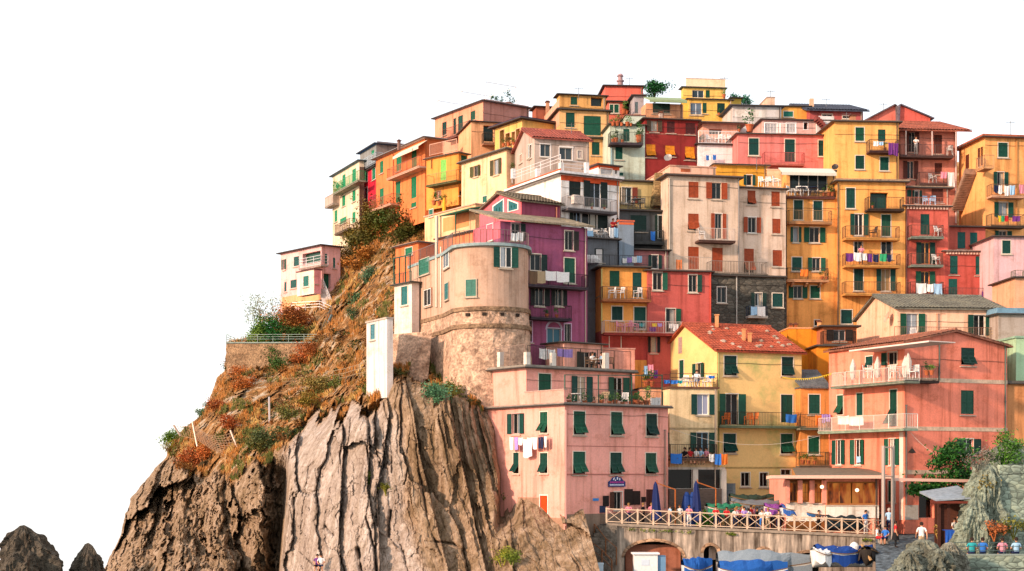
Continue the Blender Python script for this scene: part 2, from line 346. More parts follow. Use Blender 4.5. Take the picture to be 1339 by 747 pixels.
    def pitch(s,kind,ry,col='a3492f',over=.35,t=.12,rx=None,tiles=True,frac=.5,zr=None):
        # kind 'x': ridge parallel to the front, gable on the left face.  'y': gable on the front.  'sb': shed rising backwards. 'sr': shed rising to the right
        f=s.F; a=f.at; o=over; zt=s.zt
        if kind=='x':
            p=s.P0+s.vd*s.D*frac; zr=CZ+(HY-vy(s.V,ry))/F*p.y; s.g=('x',zr,frac)
            sl1=(zr-zt)/(s.D*frac); sl2=(zr-zt)/(s.D*(1-frac))
            q=[[(-o,o,zt-sl1*o),(s.W+o,o,zt-sl1*o),(s.W+o,-s.D*frac,zr),(-o,-s.D*frac,zr)],
               [(s.W+o,-s.D-o,zt-sl2*o),(-o,-s.D-o,zt-sl2*o),(-o,-s.D*frac,zr),(s.W+o,-s.D*frac,zr)]]
        elif kind=='y':
            p=s.P0+s.ud*s.W*frac; zr=CZ+(HY-vy(s.V,ry))/F*p.y; s.g=('y',zr,frac)
            sl1=(zr-zt)/(s.W*frac); sl2=(zr-zt)/(s.W*(1-frac))
            q=[[(-o,-s.D-o,zt-sl1*o),(-o,o,zt-sl1*o),(s.W*frac,o,zr),(s.W*frac,-s.D-o,zr)],
               [(s.W+o,o,zt-sl2*o),(s.W+o,-s.D-o,zt-sl2*o),(s.W*frac,-s.D-o,zr),(s.W*frac,o,zr)]]
        elif kind=='sb':
            if zr is None:
                p=s.P0+s.vd*s.D; zr=CZ+(HY-vy(s.V,ry))/F*p.y
            s.g=('x',zr,.999); sl=(zr-zt)/s.D
            q=[[(-o,o,zt-sl*o),(s.W+o,o,zt-sl*o),(s.W+o,-s.D,zr),(-o,-s.D,zr)]]
        mb=MB(); tm=MB()
        for Q in q:
            P=[a(*c) for c in Q]; up=(P[1]-P[0]).cross(P[3]-P[0]).normalized()
            if up.z<0: up=-up
            mb.hexa([p for p in P]+[p+up*t for p in P])
            if tiles:
                e=P[1]-P[0]; g=P[3]-P[0]; e2=P[2]-P[3]; Lw=e.length; Lg=g.length; n=max(2,int(Lw/.28)); mrow=max(2,int(Lg/.42)); 
                i0=len(tm.v); nc=n*4+1
                rows=[]
                for j in range(mrow):
                    for e_,lift in ((j/mrow,.05),((j+1)/mrow,.015)):
                        rows.append((e_,lift))
                for vv,lift in rows:
                    A=P[0].lerp(P[3],vv); B=P[1].lerp(P[2],vv)
                    for c in range(nc):
                        tt=c/(nc-1); hgt=.055*abs(math.sin(math.pi*c/4)) if True else 0
                        tm.v.append(tuple(A.lerp(B,tt)+up*(t+.004+lift+hgt)))
                for j in range(len(rows)-1):
                    for c in range(nc-1):
                        b=i0+j*nc+c; tm.f.append((b,b+1,b+nc+1,b+nc)); tm.m.append(0)
        s.roof=mb.build('roof',mat(col,'tile'),s.root)
        if tiles: 
            if len(q)>1:
                r0,r1=(a(-o,-s.D*frac,zr),a(s.W+o,-s.D*frac,zr)) if kind=='x' else (a(s.W*frac,o,zr),a(s.W*frac,-s.D-o,zr))
                tm.bar(r0+Vector((0,0,t+.04)),r1+Vector((0,0,t+.04)),.12,8)
            tm.build('roof_tiles',mat(col,'tile'),s.roof)
        s.q=q
        return s
    def done(s):
        if s.F.L>3.5 and not any(o.name.startswith('drainpipe') and o.parent==s.root for o in bpy.data.objects) and not s.kind=='stone':
            u=s.F.L-.2; mb=MB(); p=s.F.at(u,.07,0); mb.bar((p.x,p.y,s.zt-.02),(p.x,p.y,s.zb),.045,6); mb.build('drainpipe',mat(random.choice(['7a6a5c','a89888','5a4c42']),'metal'),s.root)
        if s.F.L>4:
            z=s.zt-random.uniform(.5,1.2); mb=MB(); n=8
            for i in range(n): mb.bar(s.F.at(s.F.L*i/n,.03,z-.03*math.sin(i*1.7)),s.F.at(s.F.L*(i+1)/n,.03,z-.03*math.sin((i+1)*1.7)),.014)
            mb.build('wall_cable',mat('3a322c','metal'),s.root)
        mb=MB()
        for k in 'FL':
            f=s.fc(k); holes=[h for h in s.holes[k] if h[0]<h[1]]
            us=sorted({0,f.L}|{min(max(v,0),f.L) for h in holes for v in h[:2]}); zs=sorted({s.zb,s.zt}|{min(max(v,s.zb),s.zt) for h in holes for v in h[2:4]})
            for i in range(len(us)-1):
                for j in range(len(zs)-1):
                    um=(us[i]+us[i+1])/2; zm=(zs[j]+zs[j+1])/2
                    if us[i+1]-us[i]<1e-5 or zs[j+1]-zs[j]<1e-5: continue
                    if any(h[0]<um<h[1] and h[2]<zm<h[3] for h in holes): continue
                    mb.face([f.at(us[i],0,zs[j]),f.at(us[i+1],0,zs[j]),f.at(us[i+1],0,zs[j+1]),f.at(us[i],0,zs[j+1])])
            for (u0,u1,z0,z1,d) in holes:
                a=f.at; 
                mb.face([a(u0,0,z0),a(u0,-d,z0),a(u0,-d,z1),a(u0,0,z1)]); mb.face([a(u1,0,z1),a(u1,-d,z1),a(u1,-d,z0),a(u1,0,z0)])
                mb.face([a(u0,0,z1),a(u0,-d,z1),a(u1,-d,z1),a(u1,0,z1)]); mb.face([a(u0,0,z0),a(u1,0,z0),a(u1,-d,z0),a(u0,-d,z0)])
                mb.face([a(u0,-d-.01,z0),a(u1,-d-.01,z0),a(u1,-d-.01,z1),a(u0,-d-.01,z1)])
        a=s.F.at; W,D,zb,zt=s.W,s.D,s.zb,s.zt
        mb.face([a(W,0,zb),a(W,-D,zb),a(W,-D,zt),a(W,0,zt)]); mb.face([a(W,-D,zb),a(0,-D,zb),a(0,-D,zt),a(W,-D,zt)])
        mb.face([a(0,0,zt-.001),a(W,0,zt-.001),a(W,-D,zt-.001),a(0,-D,zt-.001)])
        if s.g:
            k,zr,fr=s.g
            if k=='x':
                for u in (0,W): mb.face([a(u,0,zt),a(u,-D*fr,zr),a(u,-D,zt)])
                if fr>.99: mb.face([a(0,-D,zt),a(0,-D,zr),a(W,-D,zr),a(W,-D,zt)])
            else:
                for v in (0,-D): mb.face([a(0,v,zt),a(W,v,zt),a(W*fr,v,zr)])
        mb.build('wall',s.m,s.root)
        return s

def window(H,k,kind,r,sh,trim,pane,frame,label,sill,off):
    if sh in ('0c3b30','0f3d30','123f31','123a30','12382e','14503c','0f3d35','0f4a36','12503c'): sh=random.choice(['0c3b30','10453a','0f4a34','17503c','0d3f38','1b4a38','0a332c'])
    f=H.fc(k); u0,u1,z0,z1=r; a=f.at; w=u1-u0; h=z1-z0; door=h>1.95 and kind!='d'
    inside= -0.02<u0 and u1<f.L+.02 and z0>=H.zb-.01 and z1<=H.zt+.01 and off==0
    S=mat(sh,'shut'); op=(u0,u1)
    if kind=='o': op=(u0+w*.27,u1-w*.27)
    if kind=='r': op=(u0,u1-w*.36)
    if kind=='l': op=(u0+w*.36,u1)
    dep={'s':.07,'t':.07,'d':.45,'g':.14,'p':.1,'a':.14}.get(kind,.16)
    if inside: H.holes[k].append((op[0],op[1],z0,z1,dep))
    else: dep=-.03
    dep-=off
    mb=MB(); tw=.06 if trim else 0
    if trim:
        for b in ((op[0]-tw,op[0],z0,z1+tw),(op[1],op[1]+tw,z0,z1+tw),(op[0],op[1],z1,z1+tw)): mb.fbox(f,*b,-.02+off,.025+off)
        if not door: mb.fbox(f,op[0]-tw,op[1]+tw,z0-tw,z0,-.02+off,.026+off)
    if kind in 'orlga':
        t=.045; d1=-dep+.03; ow=op[1]-op[0]
        for b in ((op[0],op[0]+t,z0,z1),(op[1]-t,op[1],z0,z1),(op[0]+t,op[1]-t,z1-t,z1),(op[0]+t,op[1]-t,z0,z0+t)): mb.fbox(f,*b,-dep,d1,1)
        if ow>.55: m=(op[0]+op[1])/2; mb.fbox(f,m-.03,m+.03,z0+t,z1-t,-dep,d1,1)
        if kind=='a':
            n=max(2,int(ow/.7))
            for i in range(1,n): m=op[0]+ow*i/n; mb.fbox(f,m-.03,m+.03,z0+t,z1-t,-dep,d1,1)
    if not mb.f: mb.fbox(f,op[0],op[1],z0,z0+.04,-dep,-dep+.05)
    nm='door' if door else 'window'
    P=mb.build(nm,[mat(trim or frame,'plain',.6),mat(frame,'plain',.6)],H.root)
    if label: P['label']=label
    if kind in 'orlgda':
        pb=MB(); pb.fbox(f,op[0],op[1],z0,z1,-dep-.005,-dep+.006); pb.build('pane',mat('2a1408','lit') if pane=='LIT' else mat(pane or random.choice([DARK,'111a1c','15110f','1a2426']),'glass'),P)
        if kind in 'orl' and pane is None and random.random()<.16:
            cb=MB(); e=random.choice([(.08,.4),(.6,.92),(.1,.9)]); 
            cu0=op[0]+(op[1]-op[0])*e[0]; cu1=op[0]+(op[1]-op[0])*e[1]; n=8
            for i in range(n):
                ua=cu0+(cu1-cu0)*i/n; ub=cu0+(cu1-cu0)*(i+1)/n; oa=-dep+.012+.008*(i%2); ob=-dep+.012+.008*((i+1)%2)
                cb.face([a(ua,oa,z0+.06),a(ub,ob,z0+.06),a(ub,ob,z1-.06),a(ua,oa,z1-.06)])
            cb.build('curtain',mat(random.choice(['a9a49a','8f98a0','b8a48c']),'cloth'),P)
    if kind in 'st':
        n=2 if w>.62 else 1; lw=w/n
        for i in range(n):
            ub=u0+lw*i; sb=MB(); o0=-.05+off if inside else .01+off
            if kind=='s': leaf_panel(sb,lambda u,z,o:a(ub+.004+u,o0+o,z0+z),lw-.008,h)
            else:
                hh=h*.48; leaf_panel(sb,lambda u,z,o:a(ub+.004+u,o0+o,z0+hh+z),lw-.008,h-hh)
                tl=random.choice([.45,.55,.62]); ct,st=math.cos(tl),math.sin(tl)
                def T(u,z,o): q=hh-z; return a(ub+.004+u,o0+.04+q*st+o*ct,z0+hh-q*ct+o*st)
                leaf_panel(sb,T,lw-.008,hh)
            sb.build('shutter',S,P)
        bb=MB(); bb.fbox(f,u0,u1,z0,z1,-dep-.004 if inside else .0+off,-dep+.004 if inside else .006+off); bb.build('pane',mat(DARK,'glass'),P)
    if kind=='p':
        sb=MB(); sb.fbox(f,u0+.01,u1-.01,z0,z1,-dep,-dep+.05)
        nn=max(1,int(w/.5))
        for i in range(nn):
            for q in (.08,.55): sb.fbox(f,u0+w*(i+.15)/nn,u0+w*(i+.85)/nn,z0+h*q,z0+h*(q+.36),-dep+.05,-dep+.07)
        sb.build('door_leaf',S,P)
    if kind in 'orl':
        lw={'o':w*.27,'r':w*.36,'l':w*.36}[kind]-tw*.6
        L=[]
        if kind in 'ol': L.append(u0)
        if kind in 'or': L.append(u1-lw)
        for ub in L:
            sb=MB(); tilt=random.uniform(.05,.5); left=ub<(u0+u1)/2
            def T(u,z,o):
                q=(lw-u) if left else u
                ct,st=math.cos(tilt*.5),math.sin(tilt*.5)
                e=q*ct; uu=ub+lw-e if left else ub+e
                return a(uu,.035+off+q*st+o,z0+z)
            leaf_panel(sb,T,lw,h); sb.build('shutter',S,P)
    if sill and not door and kind!='d':
        sb=MB(); sb.fbox(f,op[0]-.14,op[1]+.14,z0-.15,z0-.08,-.03+off,.11+off); sb.build('sill',mat('b9aa98','slab'),P)
    return P
# ------------------------------------------------------------ numpy noise
def _h(i,j,k,s):
    n=(i*374761393+j*668265263+k*2147483647+s*974711)&0xffffffff
    n=((n^(n>>13))*1274126177)&0xffffffff; n=(n^(n>>16))&0xffffffff
    return n/4294967295.
def vnoise(x,y,z,s=0):
    xi=np.floor(x).astype(np.int64); yi=np.floor(y).astype(np.int64); zi=np.floor(z).astype(np.int64)
    fx=x-xi; fy=y-yi; fz=z-zi; fx=fx*fx*(3-2*fx); fy=fy*fy*(3-2*fy); fz=fz*fz*(3-2*fz); r=0
    for a in (0,1):
        for b in (0,1):
            for c in (0,1):
                r=r+_h(xi+a,yi+b,zi+c,s)*(fx if a else 1-fx)*(fy if b else 1-fy)*(fz if c else 1-fz)
    return r*2-1
def fbm(x,y,z,o=4,s=0,g=.5):
    r=0;a=1;t=0
    for i in range(o): r=r+a*vnoise(x*2**i,y*2**i,z*2**i,s+i); t+=a; a*=g
    return r/t
def facets(u,v,seed,tilt=1.):
    # angular blocks: every jittered cell is a tilted plane of its own
    ui=np.floor(u).astype(np.int64); vi=np.floor(v).astype(np.int64); z0=ui*0; best=np.full(u.shape,1e9); sec=best.copy(); val=np.zeros(u.shape)
    for a in (-1,0,1):
        for c in (-1,0,1):
            cu=ui+a; cv=vi+c; x=cu+.1+.8*_h(cu,cv,z0,seed); y=cv+.1+.8*_h(cu,cv,z0+1,seed); d=(u-x)**2+(v-y)**2
            w=(_h(cu,cv,z0+2,seed)-.5)+tilt*((_h(cu,cv,z0+3,seed)-.5)*(u-x)+(_h(cu,cv,z0+4,seed)-.5)*(v-y))
            n=d<best; sec=np.where(n,best,np.minimum(sec,d)); val=np.where(n,w,val); best=np.where(n,d,best)
    return val,np.sqrt(sec)-np.sqrt(best)
def ss(a,b,x): t=np.clip((x-a)/(b-a),0,1); return t*t*(3-2*t)
# ------------------------------------------------------------ the cliff and headland
CP=[(130,760,128),(150,700,131),(250,760,119),(330,760,117),(420,760,107),(500,760,103),(560,760,103),(640,760,101),(700,760,99),(760,760,98),
(200,640,136),(260,660,128),(330,640,120),(400,640,112),(480,640,108.5),(560,640,108),(640,640,107.5),(690,690,102),
(222,585,140),(300,560,133),(380,560,121),(450,545,114),(520,525,108.8),(600,528,108.3),(640,545,110),
(285,495,147),(350,496,145.5),(420,486,140),(350,478,152.5),(300,470,153),(400,474,151),(470,480,126),(522,497,110.8),(560,508,110.3),(600,512,109.6),(622,520,109.8),(600,496,117),(555,492,117),(660,500,122),
(297,452,152),(400,452,149),(440,420,148),(480,440,131),(520,440,122),(340,425,158),
(370,400,166),(440,380,160),(440,320,172),(480,300,168),(500,360,148),(560,300,155),(600,330,140),(520,280,158),(560,250,170),(620,400,125),(640,300,150),(700,300,160),(700,450,128),(470,270,178),(600,240,172)]
cp=np.array(CP,float)
def rbf_fit(cp,sm=.15):
    d=np.hypot(cp[:,None,0]-cp[None,:,0],cp[:,None,1]-cp[None,:,1])/100
    A=np.zeros((len(cp)+3,)*2); n=len(cp); A[:n,:n]=d-np.eye(n)*sm; A[:n,n]=1; A[:n,n+1]=cp[:,0]/100; A[:n,n+2]=cp[:,1]/100; A[n:,:n]=A[:n,n:].T
    return np.linalg.solve(A,np.r_[cp[:,2],0,0,0])
WR=rbf_fit(cp)
def depth0(px,py):
    r=WR[len(cp)]+WR[len(cp)+1]*px/100+WR[len(cp)+2]*py/100
    for i in range(len(cp)): r=r+WR[i]*np.hypot(px-cp[i,0],py-cp[i,1])/100
    return r
SIL=[(235,640),(250,590),(280,480),(300,447),(330,437),(370,410),(400,370),(425,368),(440,330),(447,296),(452,295),(486,294),(494,283),(514,277),(542,264),(556,246),(575,225),(598,217),(612,203),(630,189),(652,171),(662,168),(680,162),(700,157),(715,150),(735,140),(760,130)]
sil=np.array(SIL,float)
def build_cliff():
    rows=np.concatenate([np.arange(236,500,1.9),np.arange(500,768,1.15)]); nr=len(rows); nc=520
    xl=np.interp(rows,sil[:,0],sil[:,1]); xl=xl+1.8*fbm(rows/7,rows*0,rows*0,3,5)
    xr=np.interp(rows,[236,400,520,600,768],[760,745,720,745,790])
    t=np.linspace(0,1,nc)[None,:]
    px=xl[:,None]+(xr-xl)[:,None]*t; py=np.repeat(rows[:,None],nc,1)
    Y=depth0(px,py)
    dxl=px-xl[:,None]; rr=46.; q=np.clip(1-dxl/rr,0,1); Y=Y+9*(1-np.sqrt(1-q*q*.999))
    X=(px-CX)/F*Y; Z=CZ+(HY-py)/F*Y
    # where is bare rock: below this line
    rb=np.interp(px,[130,220,260,300,330,350,372,380,411,426,440,461,481,498,529,548,570,600,640,700],[560,606,622,626,600,606,588,582,548,542,546,529,537,518,498,506,518,522,530,500])
    q_=np.floor(X*.95+.5*vnoise(X*.4,Z*0,Z*.1,5)).astype(np.int64); q2_=np.floor(X*2.7).astype(np.int64)
    rb=rb+5*fbm(X*.5,Y*0,Z*.4,4,9)+22*(_h(q_,q_*0+1,q_*0,91)-.5)+9*(_h(q2_,q2_*0+1,q2_*0,92)-.5); rock=ss(-6,8,py-rb)
    n1=fbm(X*.18,Y*.18,Z*.18,5,11); n2=fbm(X*.9,Y*.9,Z*.7,5,21,.6)
    # grassy slope relief
    dv=2.0*n1+.7*n2+1.6*np.abs(fbm(X*.35,Y*.2,Z*.3,5,91,.6))+1.0*facets(X*.4+n1,Z*.4+n2,701,1.5)[0]+.5*facets(X*1.3+n1,Z*1.2+n2,703,1.5)[0]
    # steep slabs: strata coordinate leaning; lean changes towards the right
    lean=np.interp(px,[120,380,500,540,700],[-.10,.03,.02,.20,.34])
    S=X+lean*(Z-10)+.35*fbm(X*.25,Z*0,Z*.12,3,33)+.10*fbm(X*1.1,Z*0,Z*.5,3,39)
    def steps(S,fr,seed,sharp):
        u=S*fr; i=np.floor(u); f=u-i
        a=_h(i.astype(np.int64),i.astype(np.int64)*0+3,i.astype(np.int64)*0,seed); b=_h(i.astype(np.int64)+1,i.astype(np.int64)*0+3,i.astype(np.int64)*0,seed)
        w=np.clip((f-(1-sharp))/sharp,0,1); tilt=(_h(i.astype(np.int64),i.astype(np.int64)*0+8,i.astype(np.int64)*0,seed)-.5)
        return a*(1-w)+b*w+tilt*(f-.5)*(1-w)*.8, np.exp(-((f-(1-sharp/2))/(sharp*.45))**2)
    s1,c1=steps(S,.42,41,.10); s2,c2=steps(S+.2*fbm(X*.3,Z*0,Z*.35,3,47),1.35,42,.16); s3,c3=steps(S,3.6,43,.3)
    bl=py*0+548+(py-500)*.33        # where the pale slab gives way to thin bedded schist
    bl=np.where(py>700,bl,bl); fine=ss(-6,10,px-bl)*(1-ss(648,690,px)); left=1-ss(350,380,px)
    plate=_h(np.floor(S*.33+.5*vnoise(X*.1,Z*0,Z*.1,77)).astype(np.int64),np.zeros_like(px,dtype=np.int64),np.floor(Z*.11+vnoise(X*.2,Z*0,Z*.05,78)).astype(np.int64),9)
    wx=.35*fbm(X*1.1,Z*0,Z*.8,4,401,.6); wz=.8*fbm(X*.8,Z*0,Z*.8,4,403,.6)
    f1,e1=facets(S*.30+wx*.3,Z*.075+wz*.1,501,1.4); f2,e2=facets(S*.95+wx,Z*.20+wz*.3,503,1.3); f3,e3=facets(S*2.6+wx*2,Z*.7+wz,505,1.2)
    f4,_=facets(S*.8+wx*.8,Z*.42+wz*.5+S*.2,511,1.5); f5,_=facets(S*5+wx*3,Z*2.2+wz*2,513,1.4)
    thin,et=facets(S*3.2+wx,Z*.10+wz*.15,507,.6); thin2,_=facets(S*1.2+wx*.6,Z*.09+wz*.1,509,1.)
    gate=ss(.0,.3,fbm(X*.3,Z*0,Z*.16,3,71))
    slab=1.5*f1+.35*f2*(.2+gate)+.2*f3+.20*f4+.07*f5+.5*(1-ss(0,.07,e1))*gate
    schist=1.1*f1+1.1*thin2+.75*thin+.20*f3
    rel=slab*(1-fine)+schist*fine+.10*fbm(X*1.6,Y*1.6,Z*1.1,5,61,.6)+.45*fbm(X*.35,Y*0,Z*.18,3,66)
    A=X*.26+Z*.11+wx*.5; B_=Z*.13-X*.08+wz*.15
    g1_,_=facets(A,B_,601,1.8); g2_,_=facets(A*2.8+wx,B_*1.3+wz*.2,603,1.6); g3_,_=facets(A*8+wx*1.5,B_*3.2+wz*.6,605,1.5); g4_,_=facets(A*20+wx*3,B_*9+wz*2,607,1.3)
    tri=lambda q: np.abs(q-np.floor(q)-.5)*2
    relL=4.2*g1_+2.0*g2_+.7*g3_+.22*g4_+2.2*(tri(X*.22+Z*.07+wx)-.5)+.25*fbm(X*1.6,Y*1.,Z*1.2,5,107,.65)
    rel=rel*(1-left)+relL*left
    # a bedrock lip: the bare slab stands proud of the soil above it
    lip=1.3*(1-ss(0,5,py-rb))*ss(370,385,px)*(1-ss(560,600,px))
    lip=2.2*(1-ss(0,16,rb-py))*(py<rb)*ss(375,385,px)*(1-ss(600,620,px))
    # big tilted slabs between the main joints: each leans out towards its right edge, then drops back
    jn=[np.interp(py,[490,540,590,640,690,760],v) for v in ([378,379,378,374,370,366],[440,447,449,446,443,446],[478,481,483,480,489,492],[501,509,502,493,495,497],[528,541,548,560,572,590],[585,590,600,612,622,640],[640,648,655,662,668,672])]
    saw=np.zeros_like(px); AM=[1.3,1.2,1.0,1.3,1.2,1.2]
    for k in range(6):
        t=(px-jn[k])/(jn[k+1]-jn[k]); saw=saw+np.where((t>=0)&(t<1),AM[k]*(.5-t),0)
    Y=Y+rel*rock+dv*(1-rock)+lip+saw*rock
    # the main open cracks, drawn from the photograph, each with its own depth
    def crack(P,w,d,side=0):
        nonlocal Y
        P=[(370+x/2.697,470+y/2.697) for x,y in P]; m=np.full(px.shape,1e9); wob=2.6*fbm(X*.7,Z*0,Z*.9,5,301,.7); dm=.35+.9*ss(-.25,.3,fbm(X*.5,Z*0,Z*.5,4,305,.6))
        for (x0,y0),(x1,y1) in zip(P,P[1:]):
            t=np.clip(((px-x0)*(x1-x0)+(py-y0)*(y1-y0))/((x1-x0)**2+(y1-y0)**2),0,1); m=np.minimum(m,np.hypot(px+wob-(x0+t*(x1-x0)),py-(y0+t*(y1-y0))))
        Y=Y+.55*d*dm*np.exp(-(m/(w*.40*(.5+.7*dm)))**1.3)
    crack([(205,190),(215,250),(200,340),(212,450),(205,560),(195,680),(215,747)],1.7,1.5)
    crack([(298,150),(300,300),(305,450),(295,560),(320,660),(330,747)],2.0,2.0)
    crack([(355,150),(375,240),(355,300),(358,380),(330,430),(328,520),(335,590)],1.6,1.8)
    crack([(370,250),(385,330),(385,400)],2.4,1.5); crack([(415,280),(440,390),(430,440)],1.4,1.2); crack([(382,535),(370,625)],2.6,1.8)
    crack([(432,80),(450,170),(470,290),(480,400),(520,600),(560,690)],2.2,1.0); crack([(170,330),(180,420),(160,500)],1.0,.6); crack([(240,200),(225,330)],1.1,.7)
    crack([(265,670),(285,760)],4.5,2.5); crack([(425,680),(445,760)],4.,2.5); crack([(150,590),(180,620)],3.,1.0); crack([(60,680),(130,747)],1.6,.8); crack([(335,600),(400,660)],1.4,-.8); crack([(500,640),(600,650),(690,700)],2.5,.9); crack([(560,690),(570,760)],2.,1.); crack([(640,500),(700,640)],1.6,.7)
    gx=np.interp(py,[580,640,700,760],[376,372,366,362]); Y=Y+7.5*np.exp(-((px-gx)/np.where(px<gx,17.,3.2))**2)*ss(588,625,py)
    gx2=np.interp(py,[560,620,680,760],[650,660,655,640]); Y=Y+4.5*np.exp(-((px-gx2)/np.where(px<gx2,5,20.))**2)*ss(560,600,py)*(1-ss(672,706,py))
    X=(px-CX)/F*Y; Z=CZ+(HY-py)/F*Y
    # closed round the left end: columns running back into the headland
    bk=[]
    for k,(dx,dy) in enumerate(((.4,4),(2.5,12),(8,30),(20,60))):
        bk.append((X[:,0]+dx,Y[:,0]+dy,Z[:,0]-.25*dy*0))
    X=np.concatenate([np.stack([b[0] for b in bk[::-1]],1),X],1); Y=np.concatenate([np.stack([b[1] for b in bk[::-1]],1),Y],1); Z=np.concatenate([np.stack([b[2] for b in bk[::-1]],1),Z],1)
    rk=np.concatenate([np.repeat(rock[:,:1],4,1),rock],1)
    # bottom skirt down to the sea
    X=np.concatenate([X,X[-1:]]); Y=np.concatenate([Y,Y[-1:]-2]); Z=np.concatenate([Z,Z[-1:]*0-1]); rk=np.concatenate([rk,rk[-1:]])
    # top cap running back
    X=np.concatenate([X[:1],X]); Z=np.concatenate([Z[:1]-3,Z]); Y=np.concatenate([Y[:1]+30,Y]); rk=np.concatenate([rk[:1],rk])
    return X,Y,Z,rk
def grid_obj(name,X,Y,Z,m,kind='structure',attr=None,**k):
    nr,nc=X.shape; v=np.stack([X,Y,Z],-1).reshape(-1,3); i=np.arange(nr*nc).reshape(nr,nc)
    f=np.stack([i[:-1,:-1],i[1:,:-1],i[1:,1:],i[:-1,1:]],-1).reshape(-1,4)
    me=bpy.data.meshes.new(name); me.from_pydata(v.tolist(),[],f.tolist()); me.materials.append(m)
    if attr is not None:
        a=me.attributes.new('rock','FLOAT','POINT'); a.data.foreach_set('value',attr.reshape(-1).astype(np.float32))
    o=bpy.data.objects.new(name,me); SC.collection.objects.link(o); o['kind']=kind; return o
def cliff_mat():
    m=bpy.data.materials.new('cliff_rock'); m.use_nodes=True; nt=m.node_tree; L=nt.links.new; bs=nt.nodes['Principled BSDF']; bs.inputs['Roughness'].default_value=.95; bs.inputs['Specular IOR Level'].default_value=.15
    geo=nt.nodes.new('ShaderNodeNewGeometry')
    def mp(s,rot=(0,0,0)):
        n=nt.nodes.new('ShaderNodeMapping'); n.inputs['Scale'].default_value=s; n.inputs['Rotation'].default_value=rot; L(geo.outputs['Position'],n.inputs[0]); return n.outputs[0]
    def no(sc,det,vec,r=.6):
        n=nt.nodes.new('ShaderNodeTexNoise'); n.inputs['Scale'].default_value=sc; n.inputs['Detail'].default_value=det; n.inputs['Roughness'].default_value=r; L(vec,n.inputs['Vector']); return n.outputs[0]
    def ramp(src,pts):
        r=nt.nodes.new('ShaderNodeValToRGB'); e=r.color_ramp.elements
        while len(e)<len(pts): e.new(.5)
        for i,(p,c) in enumerate(pts): e[i].position=p; e[i].color=c
        L(src,r.inputs[0]); return r.outputs[0]
    def mix(f,a,b,bt='MIX'):
        x=nt.nodes.new('ShaderNodeMix'); x.data_type='RGBA'; x.blend_type=bt
        if isinstance(f,float): x.inputs[0].default_value=f
        else: L(f,x.inputs[0])
        for s,v in ((6,a),(7,b)):
            if isinstance(v,tuple): x.inputs[s].default_value=v
            else: L(v,x.inputs[s])
        return x.outputs[2]
    pos=geo.outputs['Position']
    a=no(1,8,mp((1.3,1.3,.16),(0,R(8),0)),.65); b=no(.16,4,pos); c=no(3.5,6,pos,.7)
    # pale grey pink slabs / brown layered schist by place along the cliff
    sep=nt.nodes.new('ShaderNodeSeparateXYZ'); L(pos,sep.inputs[0])
    pale=ramp(a,[(.26,lin('6f6052')),(.38,lin('9c8b7c')),(.55,lin('b3a396')),(.68,lin('c4b8ae')),(.80,lin('a68c78'))])
    brown=ramp(a,[(.28,lin('4a3c30')),(.42,lin('80694f')),(.58,lin('a58c74')),(.75,lin('bda992'))])
    def mr(src,a0,a1):
        n=nt.nodes.new('ShaderNodeMapRange'); n.inputs[1].default_value=a0; n.inputs[2].default_value=a1; L(src,n.inputs[0]); return n
    def math_(op,x,y):
        n=nt.nodes.new('ShaderNodeMath'); n.operation=op
        for i,v in enumerate((x,y)):
            if isinstance(v,(int,float)): n.inputs[i].default_value=v
            else: L(v,n.inputs[i])
        return n.outputs[0]
    xx=math_('ADD',sep.outputs[0],math_('MULTIPLY',math_('SUBTRACT',b,.5),5.))
    xx2=math_('ADD',xx,math_('MULTIPLY',math_('SUBTRACT',sep.outputs[2],14.),.25))
    st=no(.5,7,mp((1,1,.35),(0,R(8),0)),.7)
    pale=mix(1.,pale,ramp(st,[(.33,(.50,.46,.44,1)),(.43,(.9,.88,.88,1)),(.55,(1,1,1,1)),(.64,(1.12,1.14,1.18,1)),(.72,(.72,.62,.55,1))]),'MULTIPLY')
    fL=mr(xx,-18.2,-16.5).outputs[0]; fR=mr(xx2,-8.2,-7.2).outputs[0]
    rock=mix(fR,mix(fL,brown,pale),brown)
    rock=mix(1.,rock,ramp(c,[(.3,(.62,.6,.58,1)),(.6,(1.1,1.1,1.1,1))]),'MULTIPLY')
    cr=nt.nodes.new('ShaderNodeTexVoronoi'); cr.feature='DISTANCE_TO_EDGE'; cr.inputs['Scale'].default_value=1.; L(mp((.8,.8,.22),(0,R(10),0)),cr.inputs['Vector'])
    rock=mix(1.,rock,ramp(cr.outputs['Distance'],[(0,(.55,.5,.47,1)),(.012,(.9,.88,.86,1)),(.03,(1,1,1,1))]),'MULTIPLY')
    s=no(.55,8,pos,.72); s2=no(2.2,5,pos,.7)
    soil=ramp(s,[(.30,lin('3a3622')),(.39,lin('5a4a32')),(.46,lin('8a6038')),(.53,lin('a07a4e')),(.60,lin('a89680')),(.68,lin('b0a292')),(.76,lin('6f6252'))])
    soil=mix(1.,soil,ramp(s2,[(.3,(.5,.5,.5,1)),(.65,(1.25,1.2,1.15,1))]),'MULTIPLY')
    at=nt.nodes.new('ShaderNodeAttribute'); at.attribute_name='rock'
    L(mix(at.outputs['Fac'],soil,rock),bs.inputs[0])
    bp=nt.nodes.new('ShaderNodeBump'); bp.inputs['Strength'].default_value=.9; bp.inputs['Distance'].default_value=.25
    L(math_('ADD',no(1,8,mp((2.6,2.6,.35),(0,R(8),0)),.7),math_('MULTIPLY',no(2.5,6,pos,.7),.6)),bp.inputs['Height']); L(bp.outputs[0],bs.inputs['Normal'])
    return m
CM=cliff_mat(); CLX,CLY,CLZ,CLR=build_cliff()
cl=grid_obj('cliff',CLX,CLY,CLZ,CM,attr=CLR)
